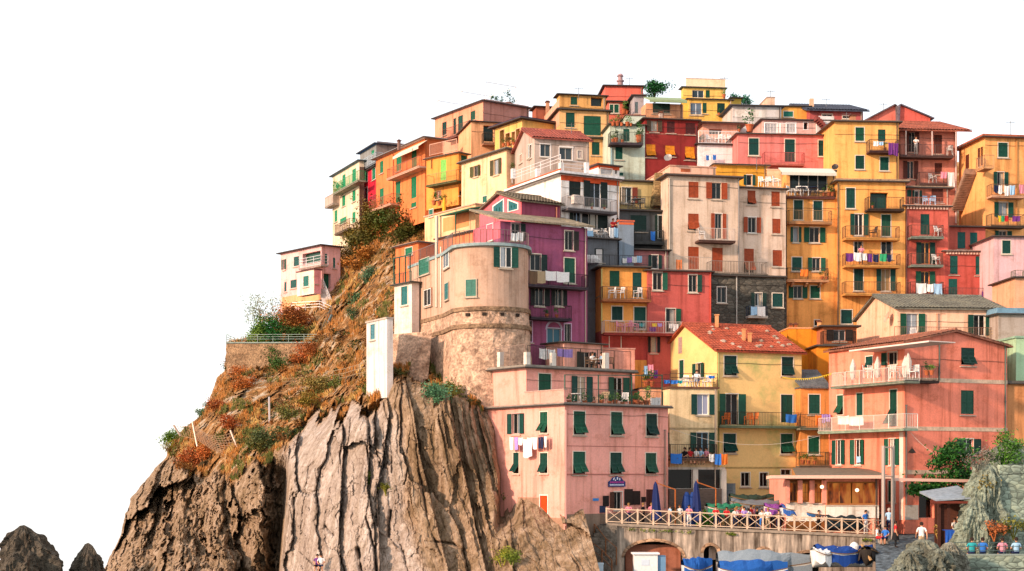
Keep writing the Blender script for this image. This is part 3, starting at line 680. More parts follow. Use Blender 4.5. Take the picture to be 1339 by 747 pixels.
# the hill the village climbs
py=np.concatenate([np.arange(205,745,12)]); px=np.arange(560,1700,14); PX,PY=np.meshgrid(px,py); HYd=112+(700-PY)*.13+2.5*fbm(PX/60,PY/60,PX*0,3,3)
HX=(PX-CX)/F*HYd; HZ=CZ+(HY-PY)/F*HYd-.6
HZ=HZ-np.clip((PX-1340)/360,0,1)**.7*(HZ-6)
HX=np.concatenate([HX[:1]*1.3,HX]); HZ=np.concatenate([HZ[:1]-6,HZ]); HYd=np.concatenate([HYd[:1]+60,HYd])
grid_obj('hillside',HX,HYd,HZ,CM,attr=HX*0)
# sea: a harbour-wide sheet
m=bpy.data.materials.new('sea_water'); m.use_nodes=True; b_=m.node_tree.nodes['Principled BSDF']; b_.inputs[0].default_value=lin('1d4a55'); b_.inputs['Roughness'].default_value=.15
n_=m.node_tree.nodes.new('ShaderNodeTexNoise'); n_.inputs['Scale'].default_value=40; bb_=m.node_tree.nodes.new('ShaderNodeBump'); bb_.inputs['Strength'].default_value=.5; m.node_tree.links.new(n_.outputs[0],bb_.inputs['Height']); m.node_tree.links.new(bb_.outputs[0],b_.inputs['Normal'])
mb=MB(); mb.face([(-260,-60,0),(260,-60,0),(260,205,0),(-260,205,0)]); mb.build('sea',m,None,kind='structure')
# free-standing rocks
def boulder(c,r,h,label,seed,lean=(0,0),res=(90,110),col=None,power=1.5,name='sea_stack',rg=1.):
    th=np.linspace(0,2*np.pi,res[1]+1)[:-1]; tt=np.linspace(0,1,res[0]); T,A=np.meshgrid(tt,th,indexing='ij')
    rad=(1-T**power)**.62; x=np.cos(A)*rad; y=np.sin(A)*rad; n=fbm(x*2.2+seed,y*2.2,T*2.2,5,seed,.55); n2=np.abs(fbm(x*5+seed,y*5,T*2.,4,seed+7))
    n3=np.abs(fbm(x*3+seed,y*3,T*h*.25+seed,5,seed+17,.6)); k=1+.34*n-.34*n2-.42*n3+.1; k=k+(rg-1)*(.35*facets(A*2.2,T*3.5,seed,1.6)[0]+.2*facets(A*5,T*9,seed+3,1.6)[0]); X=c[0]+r[0]*x*k+lean[0]*T; Y=c[1]+r[1]*y*k+lean[1]*T; Z=c[2]+h*(T+.06*n*(T>.02))
    v=np.stack([X,Y,Z],-1).reshape(-1,3).tolist(); nr,nc=X.shape; mb=MB(); mb.v=v
    for i in range(nr-1):
        for j in range(nc): mb.f.append((i*nc+j,i*nc+(j+1)%nc,(i+1)*nc+(j+1)%nc,(i+1)*nc+j)); mb.m.append(0)
    return mb.build(name,col or ROCKM,None,label,'rock')
ROCKM=mat('8f7e6c','rubble')
ROCKD=mat('50493f','rubble')
p=W3(40,760,120); boulder((p.x,p.y,-1),(2.7,2.5),CZ+(HY-684)/F*120+1,'tall blunt dark sea rock at the far left',4,(-.5,0),power=4.,col=ROCKD,rg=1.7)
p=W3(112,760,122); boulder((p.x,p.y,-1),(1.9,1.9),CZ+(HY-712)/F*122+1,'shorter dark sea rock right of the tall blunt one',9,(.2,0),power=3.2,col=ROCKD,rg=1.7)
# ------------------------------------------------------------ the houses, from the waterfront up
HS={}
def H(key,*a,**k): h=House(*a,**k); HS[key]=h; return h
G='0c3b30'; OR='9a4220'; BR='5a2a1e'
PZ=CZ-3.75    # level of the little square
# pink house on the rock, in two steps
h=H('pink1','three storey pink house on the rock with sign over its door and planted terrace above','f2a898','ZA',492,103,36,1052,75,462,None,hill=False)
h.zb=CZ-5.2; h.root.location.z=h.zb
h.zt=h.F.z(vx('ZA',492),vy('ZA',456))
h.w('F','t',[(540,490,602,615),(742,494,803,618),(934,504,992,622)],G).w('L','t',[(358,493,399,606)],G).w('L','o',[(183,502,272,612)],G,trim='d8a9a0')
h.V='ZB'; h.w('F','t',[(517,123,580,239),(711,128,770,238),(896,130,951,237)],G).w('L','t',[(205,128,234,236),(345,130,384,234)],G)
h.w('L','p',[(344,352,384,467)],'d5440f',trim='efe6dc').w('F','l',[(708,333,772,425)],'4a2a1c',trim='cfc6bb').w('F','s',[(899,320,938,420)],'4a1f1c',trim=None)
h.patch('F',(484,445,1004,610),'8f7a6a').patch('L',(230,362,340,470),'a8836c').patch('L',(340,468,467,525),'a8836c').patch('F',(484,94,1004,98),'b57468',name='crack_line').patch('F',(484,238,1004,243),'b57468',off=.05,name='cable')
h.pipe('F',480,-90,510,'c7938a').pipe('F',998,10,420,'8f7a70')
for r in ((784,318,827,402),(829,328,866,400)): h.patch('F',r,'2a201c','wood',.06,'menu_board')
for r in ((672,353,702,408),(873,359,895,386)): h.patch('F',r,'231b18','wood',.06,'notice_board')
h.patch('F',(655,405,686,442),'2b3550','plain',.05,'meter_box').patch('F',(620,366,650,380),'3a7fc0','plain',.03,'street_plate')
P1=h; h.V='ZA'
h.flat('93857a',.22,.2)
h.para('L',275,488,380,462,'e8a090',cap='b89a8c',name='parapet')
h.done()
# upper step of the pink house: a child volume set back on the same roof
h2=H('pink1b','upper storey of the pink house with three glazed doors and railed roof terrace on top','f2a898','ZA',283,107.2,36,858,26,256,470,hill=False)
h2.zb=P1.zt-7.5
h2.w('F','s',[(350,286,416,382)],G).w('F','o',[(527,300,640,440),(725,306,838,436)],G,frame='e8e0d6',trim=None)
h2.flat('8c8378',.3,.25).posts('F',[435,722],172,268,.35).posts('L',[44,132,276],168,252,.35).done()
h2.rail('F',290,850,262,-.1,1.5,'i').rail('L',40,276,246,-.1,1.4,'i','8c7468')
h3=H('pink1c','small pink roof room with white framed door on the terrace of the pink house','eeae9c','ZA',488,113.6,36,700,388,118,268,hill=True)
h3.w('F','o',[(552,168,656,262)],'10241f',trim=None).flat('4a4038',.25,.12).done()
h3b=H('pinkwall','low pink wing with sloping top between the pink house and the yellow gable','e8a08c','ZA',676,116,14,872,None,150,300,depth=5); h3b.flat('c98f80',.05,.1).done()

# tall yellow house with the red roof
h=H('yell1','yellow house with red tiled gable roof scattered with stones and a long iron balcony','e2c285','ZC',384,113,20,818,74,190,800)
h.V='ZC'
h.w('F','t',[(420,218,484,318),(716,224,775,320),(417,618,480,716),(711,619,772,720)],'0f3d30').w('F','o',[(392,414,528,572)],'123f31',trim='d8d0c2').w('F','s',[(712,418,772,560)],'0f3d30')
h.w('L','s',[(190,240,213,335)],'12463a').w('L','o',[(260,256,320,330)],'12463a')
h.pitch('x',62,'a2503a',over=.3,frac=.5); h.m=mat('eec884','wallg',.9)
h.patch('L',(186,122,204,206),'a88c84','wood',.03,'attic_vent')
h.balc('F',396,845,578,1.1,'i','6b7a60','2a2420',1.0)
h.pipe('F',392,205,800,'9a9a60')
h.V='ZD'; h.w('F','g',[(460,203,508,278),(563,203,608,280),(680,186,735,216)],trim='e0d4c0').band('F',176,.12,'b59a60')
h.done(); Y1=h
# stones on the red roof

f=Y1.F; Q=Y1.q[0]; rnd=random.Random(8); zt_=Y1.zt; zr_=Y1.g[1]; Dh=Y1.D*Y1.g[2]
def roofp(u,v): return f.at(u,-v,zt_+(zr_-zt_)*v/Dh+.17)
for k in range(22):
    u=rnd.uniform(.5,Y1.W-.4); v=rnd.uniform(.2,Dh*.9); s_=rnd.uniform(.13,.22); mb=MB(); mb.lathe(roofp(u,v),[(s_,-.05),(s_*1.1,s_*.4),(s_*.4,s_*.8)],6); mb.build('roof_stone',mat('b8a898','rubble'),Y1.roof)
for x_,v_,h_ in ((.33,.88,.9),(.45,.35,.8),(.5,.3,.6)):
    p=roofp(Y1.W*x_,Dh*v_); mb=MB(); mb.box(p.x-.13,p.x+.13,p.y-.13,p.y+.13,p.z-.2,p.z+h_); mb.box(p.x-.18,p.x+.18,p.y-.18,p.y+.18,p.z+h_,p.z+h_+.08); mb.build('chimney',mat('d89a6a','wall'),Y1.roof)
h=H('yell1b','cream ground block with terrace on top and arcaded ground floor under the yellow gable','e4ca9e','ZC',140,110.6,12,386,None,386,None,depth=3.6)
h.w('F','o',[(248,416,375,520)],'123f31',frame='efece6',pane='8b90a8').w('F','o',[(244,612,374,716)],'123f31',frame='7aa0b8').w('F','s',[(110,412,142,520)] and [(112,612,136,718)],'123f31',trim=None)
h.flat('6a4a38',.12,.15); h.band('F',592,.14,'a8936c'); h.balc('F',142,386,745,1.0,'i','6a5040','201c18')
h.rail('F',-60 if 0 else 142,386,380,.05,1.0,'h','4a3228')
h.V='ZD'; h.w('F','d',[(57,186,184,290),(216,186,342,290)],trim='d9cfc2',pane='14100d'); h.patch('F',(55,292,345,400),'6a5a50','wood',.35,'cane_screen').patch('F',(186,186,214,400),'d9cfc2','wall',.38,'pillar').patch('F',(344,186,372,400),'d9cfc2','wall',.3,'pillar').patch('F',(52,174,372,186),'d9cfc2','wall',.06,'lintel').patch('F',(374,262,428,400),'5a6468','wood',.05,'grey_door'); h.done()
h=H('pergola1','dark pergola terrace building behind the planted terrace of the pink house','d8a080','ZC',-5,112,8,142,None,388,480,depth=4)
h.flat('4a3a30',.05,.12); h.rail('F',-4,142,385,0,1.0,'h','43302a').done()

# verandah restaurant
h=H('rest','glazed verandah restaurant with pink pillars and flat grey awning roof on the square','84522a','ZD',708,105.2,2,1139,None,240,480,depth=5.5,name='restaurant',cat='restaurant',hill=False)
h.zb=PZ-.6; h.root.location.z=h.zb
h.patch('F',(708,372,1139,470),'e8dccf','wall',.05,'base_wall')
for r in ((728,258,768,362),(798,260,834,360),(868,262,900,368),(938,262,1134,368)): h.w('F','a',[r],trim='9a6430',frame='9a6430',pane='LIT')
h.patch('L',(650,200,708,500),'ee9c88') if 0 else None
mb=MB(); mb.fbox(h.L,0,h.L.L,h.zb,h.zt,0,.02); mb.build('side_wall',mat('ee9c88','wall'),h.root)
for x0,x1 in ((705,724),(771,794),(836,860),(903,932)): h.patch('F',(x0,246,x1,372),'ee9c88','wall',.3,'pillar')
h.V='ZD'
h.awn('F',625,1330,222,218,1.6,'e6b9a4','front_beam',.22,0)
h.done(); RS=h
mb=MB(); f=h.F; z=h.zt+.15; uL=f.u(vx('ZD',745),0); uR=f.u(vx('ZF',330),0); zz=CZ+(HY-vy('ZD',176))/F*110.5
mb.hexa([f.at(uL,1.2,z),f.at(uR+.3,1.2,z),f.at(uR+.3,-5.5,zz-.12),f.at(uL+1.2,-5.5,zz-.12),f.at(uL,1.2,z+.12),f.at(uR+.3,1.2,z+.12),f.at(uR+.3,-5.5,zz),f.at(uL+1.2,-5.5,zz)])
mb.build('sloping_canopy',mat('7d7060','slab'),h.root)
h=H('rest2','pink end wall of the verandah restaurant beside the tall gantry poles','e08a70','ZF',40,105,0,316,None,262,480,depth=5,hill=False)
h.zb=PZ-.6; h.root.location.z=h.zb
h.w('F','a',[(48,284,303,396)],trim='9a6430',frame='9a6430',pane='LIT').patch('F',(40,402,316,470),'e6ddd2','wall',.05,'base_wall').done()

# salmon pink house with gable towards the harbour
h=H('pink2','tall salmon pink gabled house with two long balconies and cream string courses','f58c72','ZE',422,106,24,922,52,262,None,hill=False)
h.zb=PZ-.4; h.root.location.z=h.zb; h.zt=h.F.z(vx('ZE',590),vy('ZE',262))
h.w('F','t',[(698,280,764,365)],'0f4a36',trim=None).w('F','s',[(697,488,760,604)],'0f4a36',trim=None)
h.band('F',441,.28,'d9b89c').band('F',677,.28,'d9b89c')
h.w('L','t',[(92,512,122,606),(350,484,385,664)],'12503c').w('L','s',[(187,502,218,610)],'12503c').w('L','t',[(232,322,265,376),(502,283,538,340)] and [(232,322,265,376)],'12503c').w('L','l',[(312,302,385,364)],'12503c')
h.pitch('y',203,'8a5a48',over=.3,frac=.47)
h.V='ZF'; h.w('F','o',[(715,56,845,134)],'0c2f26',frame='e8e2da').band('F',230,.3,'d9b89c'); h.w('L','o',[(75,62,140,190),(172,60,242,190),(348,55,424,193)],'0f4a36',frame='e8e2da').w('L','s',[(366,276,403,385)],'12503c')
h.patch('L',(425,20,445,480),'efd2c4','wall',.03,'corner_pilaster').w('F','d',[(526,300,606,470)],trim=None,pane='1a120d')
h.patch('F',(452,402,522,478),'cfc4b8','wall',.03,'plinth'); h.pipe('F',460,-120,400,'6a645e')
h.V='ZE'
h.balc('L',-2,418,682,1.2,'i','8fa08c','d9cfc6',1.0); h.balc('L',60,420,456,1.3,'i','7d8474','d9cfc6',1.0,sides=True)
h.balc('F',424,590,440,1.0,'i','4a3a34','4a403a',1.0)
h.awn('L',150,540,290,268,2.2,'e0ccc0','awning',.06,.1)
h.pipe('F',592,262,440,'5a6058').pipe('F',914,270,760,'5f6a60')
h.done(); P2=h
# wall lantern
mb=MB(); p=h.F.pt(vx('ZF',490),vy('ZF',105),.7); q=h.F.pt(vx('ZF',490),vy('ZF',98),0)
mb.bar(q,p,.03); mb.lathe((p.x,p.y,p.z-.35),[(.05,.0),(.28,.05),(.1,.3),(.02,.35)],8); mb.build('wall_lantern',mat('2a2622','metal'),h.root)

h=H('orangeslot','narrow orange house with grey lean-to roof squeezed between yellow and salmon houses','e0924e','ZC',812,114.2,8,968,None,385,None,depth=5)
h.w('F','s',[(855,417,912,516),(853,633,908,722)],'0f3d30'); h.flat('5f6468',.1,.1)
h.balc('F',812,968,588,.9,'i','6b6a58','4a3a30').done()
mb=MB(); f=h.F; a=f.at; z1=h.zt; z2=z1+1.5; mb.hexa([a(0,.2,z1),a(h.W,.2,z1),a(h.W,-3,z2),a(-.2,-3,z2),a(0,.2,z1+.12),a(h.W,.2,z1+.12),a(h.W,-3,z2+.12),a(-.2,-3,z2+.12)]); mb.build('lean_to_roof',mat('5f6468','tile'),h.root)

# peach house with the grey roof
h=H('peach','pale peach house under a long grey slate roof with satellite dish on its side','f0c0a2','ZE',386,116,6,900,188,88,None)
h.w('F','o',[(398,113,520,242),(727,119,847,220)],'0f3d30',frame='c8c8c8'); h.pitch('x',32,'6f6f66',over=.3,frac=.5,tiles=True)
h.patch('F',(583,112,620,115),'c89478',off=.03,name='cable').pipe('F',582,114,250,'c08f74'); h.rail('F',372,905,244,.6,1.0,'i','7a5a4a').dish('L',340,132,.45,.4,'c8a890')
h.done()
h=H('greyr','low grey house with blue flat roof at right of the peach house','a89a90','ZE',880,115,6,1010,None,118,None,depth=7); h.flat('6f93a8',.2,.5).w('F','d',[(922,312,966,400)],pane='16222a',trim=None).done()
h=H('mint','pale green house edge with dark door at the right border','a9c9a4','ZE',966,111,4,1080,None,232,450,depth=6); h.flat('8aa890',.1,.15).done()
h=H('ochrelow','ochre low house with grey roof slab under the pale green house','c98a5a','ZE',922,110,4,1080,None,458,None,depth=5); h.flat('5a5650',.15,.25).done()

# orange-yellow small house behind the salmon one
h=H('amber','bright amber house with twin chimney pots and enclosed dark balcony','e88f2a','ZC',900,118,2,1100,752,170,None)
h.w('F','s',[(962,206,1016,298)],'0f3d30',trim=None); h.flat('4f4a44',.15,.15)
h.done()
h=H('amber2','amber upper wall with two red chimney pots beside the red tiled roof','e58e26','ZC',752,121,2,926,None,78,None,depth=5); h.flat('e3a070',.05,.1)
h.chim(756,52,772,92,.4,'b8663a').chim(780,50,796,92,.4,'b8663a').chim(902,36,918,70,.4,'d8a070').done()
h=H('loggia','dark roofed balcony room with railing on the amber house','b06a48','ZC',928,119,2,1100,None,70,180,depth=5); h.flat('4a3a30',.3,.14).w('F','o',[(944,84,1080,140)],'201812',frame='b8b0b0',trim=None).balc('F',928,1100,158,.9,'i','4a4038','2a1c18').done()

# ---- round tower block
h=H('whitebox','white narrow house standing over the cliff edge left of the round tower','dcd2cc','ZG',1055,112.6,28,1092,930,545,None,hill=False)
h.zb=CZ+(HY-520)/F*112.6; h.root.location.z=h.zb
h.w('L','s',[(955,580,982,672)],'4a7f88',trim='cfc6bb').flat('b9aa9c',.08,.12).done()
# round tower: plan outline built from measured columns
def tower():
    pts=[(535,123.0),(560,119.0),(582,115.6),(601,112.6)]
    # arc
    ax,ay=(601-CX)/F*112.6,112.6; cxm=(640-CX)/F*112.9; cym=112.9+.6; rx=(690-CX)/F*113.6-cxm
    arc=[]
    for i in range(0,19):
        t=math.radians(207+i*8.5); arc.append((cxm+rx*math.cos(t)*1.0,cym+rx*math.sin(t)*.95))
    P=[((x-CX)/F*y,y) for x,y in pts[:3]]+arc
    P+= [(P[-1][0]+.3,P[-1][1]+6),(P[0][0]+2,P[0][1]+5)]
    return P
TP=tower(); y0=113
def zt(py,Y=113): return CZ+(HY-py)/F*Y
root=empty('round_tower_house',(TP[8][0],TP[8][1]+3,zt(405)),'round fronted beige tower house on a stone bastion above the cliff','house')
z_top=zt(322,111); z_mid=zt(405,112.5); z_low=zt(520,112)
mb=MB(); mb.prism(TP,z_mid,z_top); mb.build('wall',mat('c2a08a','wall'),root)
mb=MB()
def offs(P,o):
    c=(sum(p[0] for p in P)/len(P),sum(p[1] for p in P)/len(P)); r=[]
    for p in P:
        d=math.hypot(p[0]-c[0],p[1]-c[1]); r.append((p[0]+(p[0]-c[0])/d*o,p[1]+(p[1]-c[1])/d*o))
    return r
mb.prism(offs(TP,.28),z_top,z_top+.22); mb.build('terrace_slab',mat('8fa0a0','slab'),root)
Q=offs(TP,.18); mb=MB(); rail_mesh(mb,[(p[0],p[1],z_top+.22) for p in Q[:20]],.95,'i',.16); mb.build('railing',mat('7a6a64','metal'),root)
mb=MB(); mb.prism(offs(TP,.22),z_mid-.25,z_mid+.05); mb.build('stone_ledge',mat('8a7058','rubble'),root)
mb=MB(); mb.prism(offs(TP,.3),z_mid-1.5,z_mid-1.2); mb.build('stone_ledge',mat('8a7058','rubble'),root)
for i_ in (6,9,12,15):
    a_,b_=TP[i_],TP[i_+1]; d_=Vector((b_[0]-a_[0],b_[1]-a_[1])).normalized(); ff=Face(a_,(d_.x,d_.y),(d_.y,-d_.x),1); mb=MB(); mb.fbox(ff,.12,.42,z_mid-.62,z_mid-.40,-.1,.19); mb.build('putlog_hole',mat('2a2018'),root)
b=offs(TP,.1); mb=MB(); 
lo=offs(TP,.55); n=len(b)
for j in range(10):
    pass
ring=[]
for j in range(13):
    t=j/12; z=z_mid-.2+(z_low-4-z_mid)*t; P=offs(TP,.08+.55*t); ring.append([(p[0]+random.uniform(-.05,.05),p[1]+random.uniform(-.07,.07),z) for p in P])
for j in range(12):
    for k in range(n): mb.face([ring[j+1][k],ring[j+1][(k+1)%n],ring[j][(k+1)%n],ring[j][k]])
mb.build('stone_bastion',mat('bf9f88','rubble'),root)
mb=MB(); rows=[]
for j in range(9):
    t=j/8; o=.9*t; z=zt(437,118)+(zt(545,116)-zt(437,118))*t
    rows.append([((x-CX)/F*Y_-.5*o+random.uniform(-.06,.06),Y_-o,z) for x,Y_ in ((507,121.5),(507,118.6),(517,118),(528,117.4),(540,116.8),(552,116.4),(565,116.4))])
for j in range(8):
    for k in range(6): mb.face([rows[j+1][k],rows[j+1][k+1],rows[j][k+1],rows[j][k]])
mb.face([rows[0][k] for k in range(7)][::-1]); mb.build('stone_bastion',mat('bf9f88','rubble'),root)
class TF: pass
class FakeH:
    def __init__(s,view): s.V=view; s.root=root; s.holes={'F':[], 'L':[]}; s.zb=-99; s.zt=-99
    def fc(s,k): return s.f
def tw(xm,view,kind,rects,**k):
    X=xm; best=None
    for i in range(20):
        a,b_=TP[i],TP[i+1]; xa=CX+F*a[0]/a[1]; xb=CX+F*b_[0]/b_[1]
        if xa<=X<=xb: best=(a,b_)
    if best is None: print('tw miss',xm); return
    a,b_=best; d=Vector((b_[0]-a[0],b_[1]-a[1])).normalized()
    f=Face(a,(d.x,d.y),(d.y,-d.x),(b_[0]-a[0])); H_=FakeH(view); H_.f=f
    for r in rects:
        x0,y0_,x1,y1=vx(view,r[0]),vy(view,r[1]),vx(view,r[2]),vy(view,r[3]); rr=(f.u(x0),f.u(x1),f.z((x0+x1)/2,y1),f.z((x0+x1)/2,y0_))
        window(H_,'F',kind,rr,k.get('sh','1a5a54'),k.get('trim','b8a894'),None,'e8e2da',None,True,.06)
tw(657,'Z5','o',[(600,430,735,540)],sh='15463a'); tw(616,'Z5','s',[(455,605,510,695)],sh='2a6a5c'); tw(585,'Z5','s',[(343,625,362,712)],sh='2a6a6a'); tw(584,'Z5','g',[(338,462,366,540)],trim='e8e2da')
tw(556,'Z5','s',[(203,492,258,575)],sh='2a6a55'); tw(560,'Z5','g',[(232,657,270,747)],trim='b07a60')
p=W3(571,402,117.2); mb=MB(); mb.bar((p.x,p.y,p.z),(p.x,p.y,p.z+7.0),.13,8); mb.build('flue',mat('a8988a','metal'),root)
p=W3(576.5,402,116.2); mb=MB(); mb.bar((p.x,p.y,p.z),(p.x,p.y,p.z+4.6),.06,6); mb.build('drainpipe',mat('d8c8b8','metal'),root)
# small white house left of tower
h=H('whitestep','white two storey house with plant filled green framed balcony at left of the tower','e2d2c8','Z5',160,120,35,200,65,622,None,hill=False); h.zb=zt(440,120)
h.root.location.z=h.zb
h.zb-=7; h.root.location.z=h.zb; h.V='P'; h.patch('L',(514,438,540,520),'b09478','rubble',.25,'stone_base').patch('F',(539,438,548,520),'b09478','rubble',.25,'stone_base'); h.V='Z5'; h.w('L','s',[(103,642,137,742)],'2a6a6a').flat('8a8a78',.2,.12)
f=h.L; mb=MB()
for u in (.1,f.L*.35,f.L*.7,f.L-.1): mb.bar(f.at(u,.1,h.zt+.1),f.at(u,.1,h.zt+2.2),.05)
mb.bar(f.at(0,.1,h.zt+2.2),f.at(f.L,.1,h.zt+2.2),.06); mb.build('pergola_frame',mat('1c4a3c','metal'),h.root)
h.rail('L',68,158,630,.1,.9,'i','2a4a40').done()
h=H('oranges','small orange house with stepped wall just above the tower','e07a4a','Z5',195,127,35,285,72,405,None,hill=False); h.zb-=1
h.w('L','s',[(125,432,163,470)],'1f6f50').flat('d8a890',.2,.15).done()
h=H('peachterr','peach terrace house with green awning frame and folded yellow parasol','f0bd92','Z5',505,131,35,560,230,196,None,hill=False); h.zb=CZ+(HY-372)/F*131; h.root.location.z=h.zb
h.flat('c9a088',.1,.1).w('L','s',[(255,225,275,262)],'2a6a5a').patch('L',(330,255,470,330),'e8925c',off=.02); f=h.L; mb=MB(); ua,ub=f.u(vx('Z5',330),1.2),f.u(vx('Z5',500),1.2); z=f.z(vx('Z5',400),vy('Z5',236),1.2); mb.hexa([f.at(ua,1.6,z-.2),f.at(ub,1.6,z-.2),f.at(ub,.02,z+.1),f.at(ua,.02,z+.1),f.at(ua,1.6,z-.1),f.at(ub,1.6,z-.1),f.at(ub,.02,z+.2),f.at(ua,.02,z+.2)]); mb.bar(f.at(ua+.1,1.5,z-2.4),f.at(ua+.1,1.5,z-.15),.05); mb.bar(f.at((ua+ub)/2,1.5,z-2.4),f.at((ua+ub)/2,1.5,z-.15),.05); mb.build('green_awning',mat('1f5a44','cloth'),h.root); h.done()
h=H('orangewall','low orange terrace building with grey shed roof beside the pink gable','e8875a','Z5',490,121.5,35,520,300,345,None,hill=False); h.flat('6f6a60',.2,.12).done()

# purple house
h=H('purple','tall purple house with stone slab roof and laundry hung balcony','985070','Z5',640,114.5,28,1112,496,286,None)
h.m=mat('985070','wall',.9)
h.w('F','r',[(700,300,775,392)],'10241f',trim='d8a8b0').w('F','r',[(990,342,1062,445)],'2a2420').w('F','r',[(803,468,892,556)],'152a26').w('F','s',[(987,488,1045,622)],'0f3d35').w('F','o',[(800,650,905,747),(915,655,1000,747)],'141814')
h.w('L','s',[(568,305,600,392)],'2a6a7a',trim='e0d0d0')
h.V='ZA'; h.w('F','g',[(490,15,525,112)],trim='c8a8c0').w('F','g',[(300,0,314,112)],trim='c8a8c0')
h.w('F','g',[(396,40,470,128)],trim='c0b8c8',pane='2a5a6a')
h.V='Z5'; h.patch('L',(495,312,640,400),'d86a78','wall',.01,'pink_panel')
h.balc('F',790,1120,640,1.0,'i','4a4048','241c20'); h.V='P'; h.balc('F',694,748,416,1.0,'i','3a3038','1c181c'); h.V='Z5'
f=h.F; a=f.at
# stone roof of two slopes
zt_=h.zt; mb=MB(); W_,D_=h.W,h.D
mb.hexa([a(-.4,.5,zt_),a(W_+.4,.5,zt_),a(W_+.4,-D_,zt_+1.4),a(-.4,-D_,zt_+1.4),a(-.4,.5,zt_+.14),a(W_+.4,.5,zt_+.14),a(W_+.4,-D_,zt_+1.54),a(-.4,-D_,zt_+1.54)])
rf=mb.build('roof',mat('8a7e6a','tile'),h.root)
mb=MB(); rnd=random.Random(3)
for k in range(10):
    u=W_*(k+.5)/10; v=rnd.uniform(.3,1.6); z=zt_+.14+1.4*v/D_; s=rnd.uniform(.14,.22); p=a(u,-v,z)
    mb.lathe(p,[(s,-.03),(s*.9,s*.4),(s*.3,s*.7)],6)
mb.build('roof_stones',mat('a0907a','rubble'),rf); h.done(); PU=h
# arched surround
mb=MB(); V_='ZA'; f=h.F; u0,u1=f.u(vx(V_,396)),f.u(vx(V_,470)); zc=f.z(vx(V_,433),vy(V_,48)); rr=(u1-u0)/2; um=(u0+u1)/2
for i in range(12):
    t0=math.pi*i/12; t1=math.pi*(i+1)/12
    mb.hexa([f.at(um+rr*math.cos(t0),.03,zc+rr*math.sin(t0)),f.at(um+(rr+.16)*math.cos(t0),.03,zc+(rr+.16)*math.sin(t0)),f.at(um+(rr+.16)*math.cos(t1),.03,zc+(rr+.16)*math.sin(t1)),f.at(um+rr*math.cos(t1),.03,zc+rr*math.sin(t1)),
     f.at(um+rr*math.cos(t0),.0,zc+rr*math.sin(t0)),f.at(um+(rr+.16)*math.cos(t0),.0,zc+(rr+.16)*math.sin(t0)),f.at(um+(rr+.16)*math.cos(t1),.0,zc+(rr+.16)*math.sin(t1)),f.at(um+rr*math.cos(t1),.0,zc+rr*math.sin(t1))])
mb.build('arch',mat('b8a8bc','wall'),h.root)
# purple's gabled upper part
h=H('gable','pink gabled top room with two slanting green windows over the purple house','e0707a','Z5',754,119.5,32,962,528,178,None)
h.F_m=None
h.pitch('x',142,'6a5f50',over=.3,frac=.5)
# slanted windows on gable: panes following the slope
f=h.L
def poly_on(f,pts,off,th,m,name,par):
    P=[(f.u(vx('Z5',x)),f.z(vx('Z5',x),vy('Z5',y))) for x,y in pts]; mb=MB(); n=len(P)
    fr=[f.at(u,off+th,z) for u,z in P]; bk=[f.at(u,off,z) for u,z in P]; mb.face(fr)
    for i in range(n): mb.face([bk[i],bk[(i+1)%n],fr[(i+1)%n],fr[i]])
    return mb.build(name,m,par)
for pts,q in (([(600,262),(662,247),(662,163),(600,204)],[(605,256),(657,243),(657,172),(605,209)]),([(682,240),(740,226),(740,188),(682,168)],[(687,235),(735,222),(735,194),(687,176)])):
    w=poly_on(f,pts,.0,.05,mat('e9dcd6'),'window',h.root); poly_on(f,q,.05,.012,mat('1a5a5c','glass'),'pane',w)
    mb=MB(); 
    us=[f.u(vx('Z5',q[0][0]+(q[1][0]-q[0][0])*k/3)) for k in (1,2)]
    for u in us: mb.fbox(f,u-.03,u+.03,f.z(vx('Z5',q[0][0]),vy('Z5',q[1][1])),f.z(vx('Z5',q[1][0]),vy('Z5',max(q[2][1],q[3][1]))),.06,.09)
    mb.build('glazing_bar',mat('1a4a40'),w)
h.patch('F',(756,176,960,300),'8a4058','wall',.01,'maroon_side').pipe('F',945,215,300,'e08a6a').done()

# white house with the orange stripe
h=H('white','white house with orange stripe below its roof terrace and two balconies','f0eae6','Z6',390,122,28,746,70,228,None)
h.w('F','s',[(440,262,510,360)],'12201c',trim=None).w('F','o',[(527,268,670,425)],'12201c',frame='b8c0cc',trim=None).w('F','l',[(440,447,513,530)],'12201c',frame='9ab0c8',trim='c8c0bc').w('F','r',[(515,457,668,560)],'12201c',trim=None)
h.band('F',262,.42,'d4552c',off=.02,name='orange_stripe').band('L',262,.42,'d4552c',x0=None,off=.02,name='orange_stripe')
h.flat('e0dad8',.3,.3).balc('F',432,735,444,1.0,'i','5f5a5c','8a8484').balc('F',552,738,628,1.1,'i','4a4a4c','4a4a4c',.9)
h.posts('F',[398,552],152,215,.32,'efe8e4').posts('L',[88,236],190,250,.32,'efe8e4')
h.rail('F',400,552,214,-.15,.9,'h','cfc8c4').rail('L',92,388,225,-.15,.9,'h','d8d0cc')
u0,u1,z0,z1=h.rect('F',(447,358,505,410),.0); 
h.done(); WH=h
mb=MB(); mb.fbox(h.F,u0,u1,z0,z1,.15,.6); ac=mb.build('air_conditioner',mat('d8c8bc'),h.root)
mb=MB(); c=h.F.at((u0+u1)/2,.62,(z0+z1)/2); 
for r_ in (.12,.22,.32): 
    for i in range(16):
        t0=2*math.pi*i/16; t1=2*math.pi*(i+1)/16; o=h.F
        mb.bar(o.at((u0+u1)/2+r_*math.cos(t0),.61,(z0+z1)/2+r_*math.sin(t0)),o.at((u0+u1)/2+r_*math.cos(t1),.61,(z0+z1)/2+r_*math.sin(t1)),.012)
mb.build('fan_grille',mat('7a706a','metal'),ac)
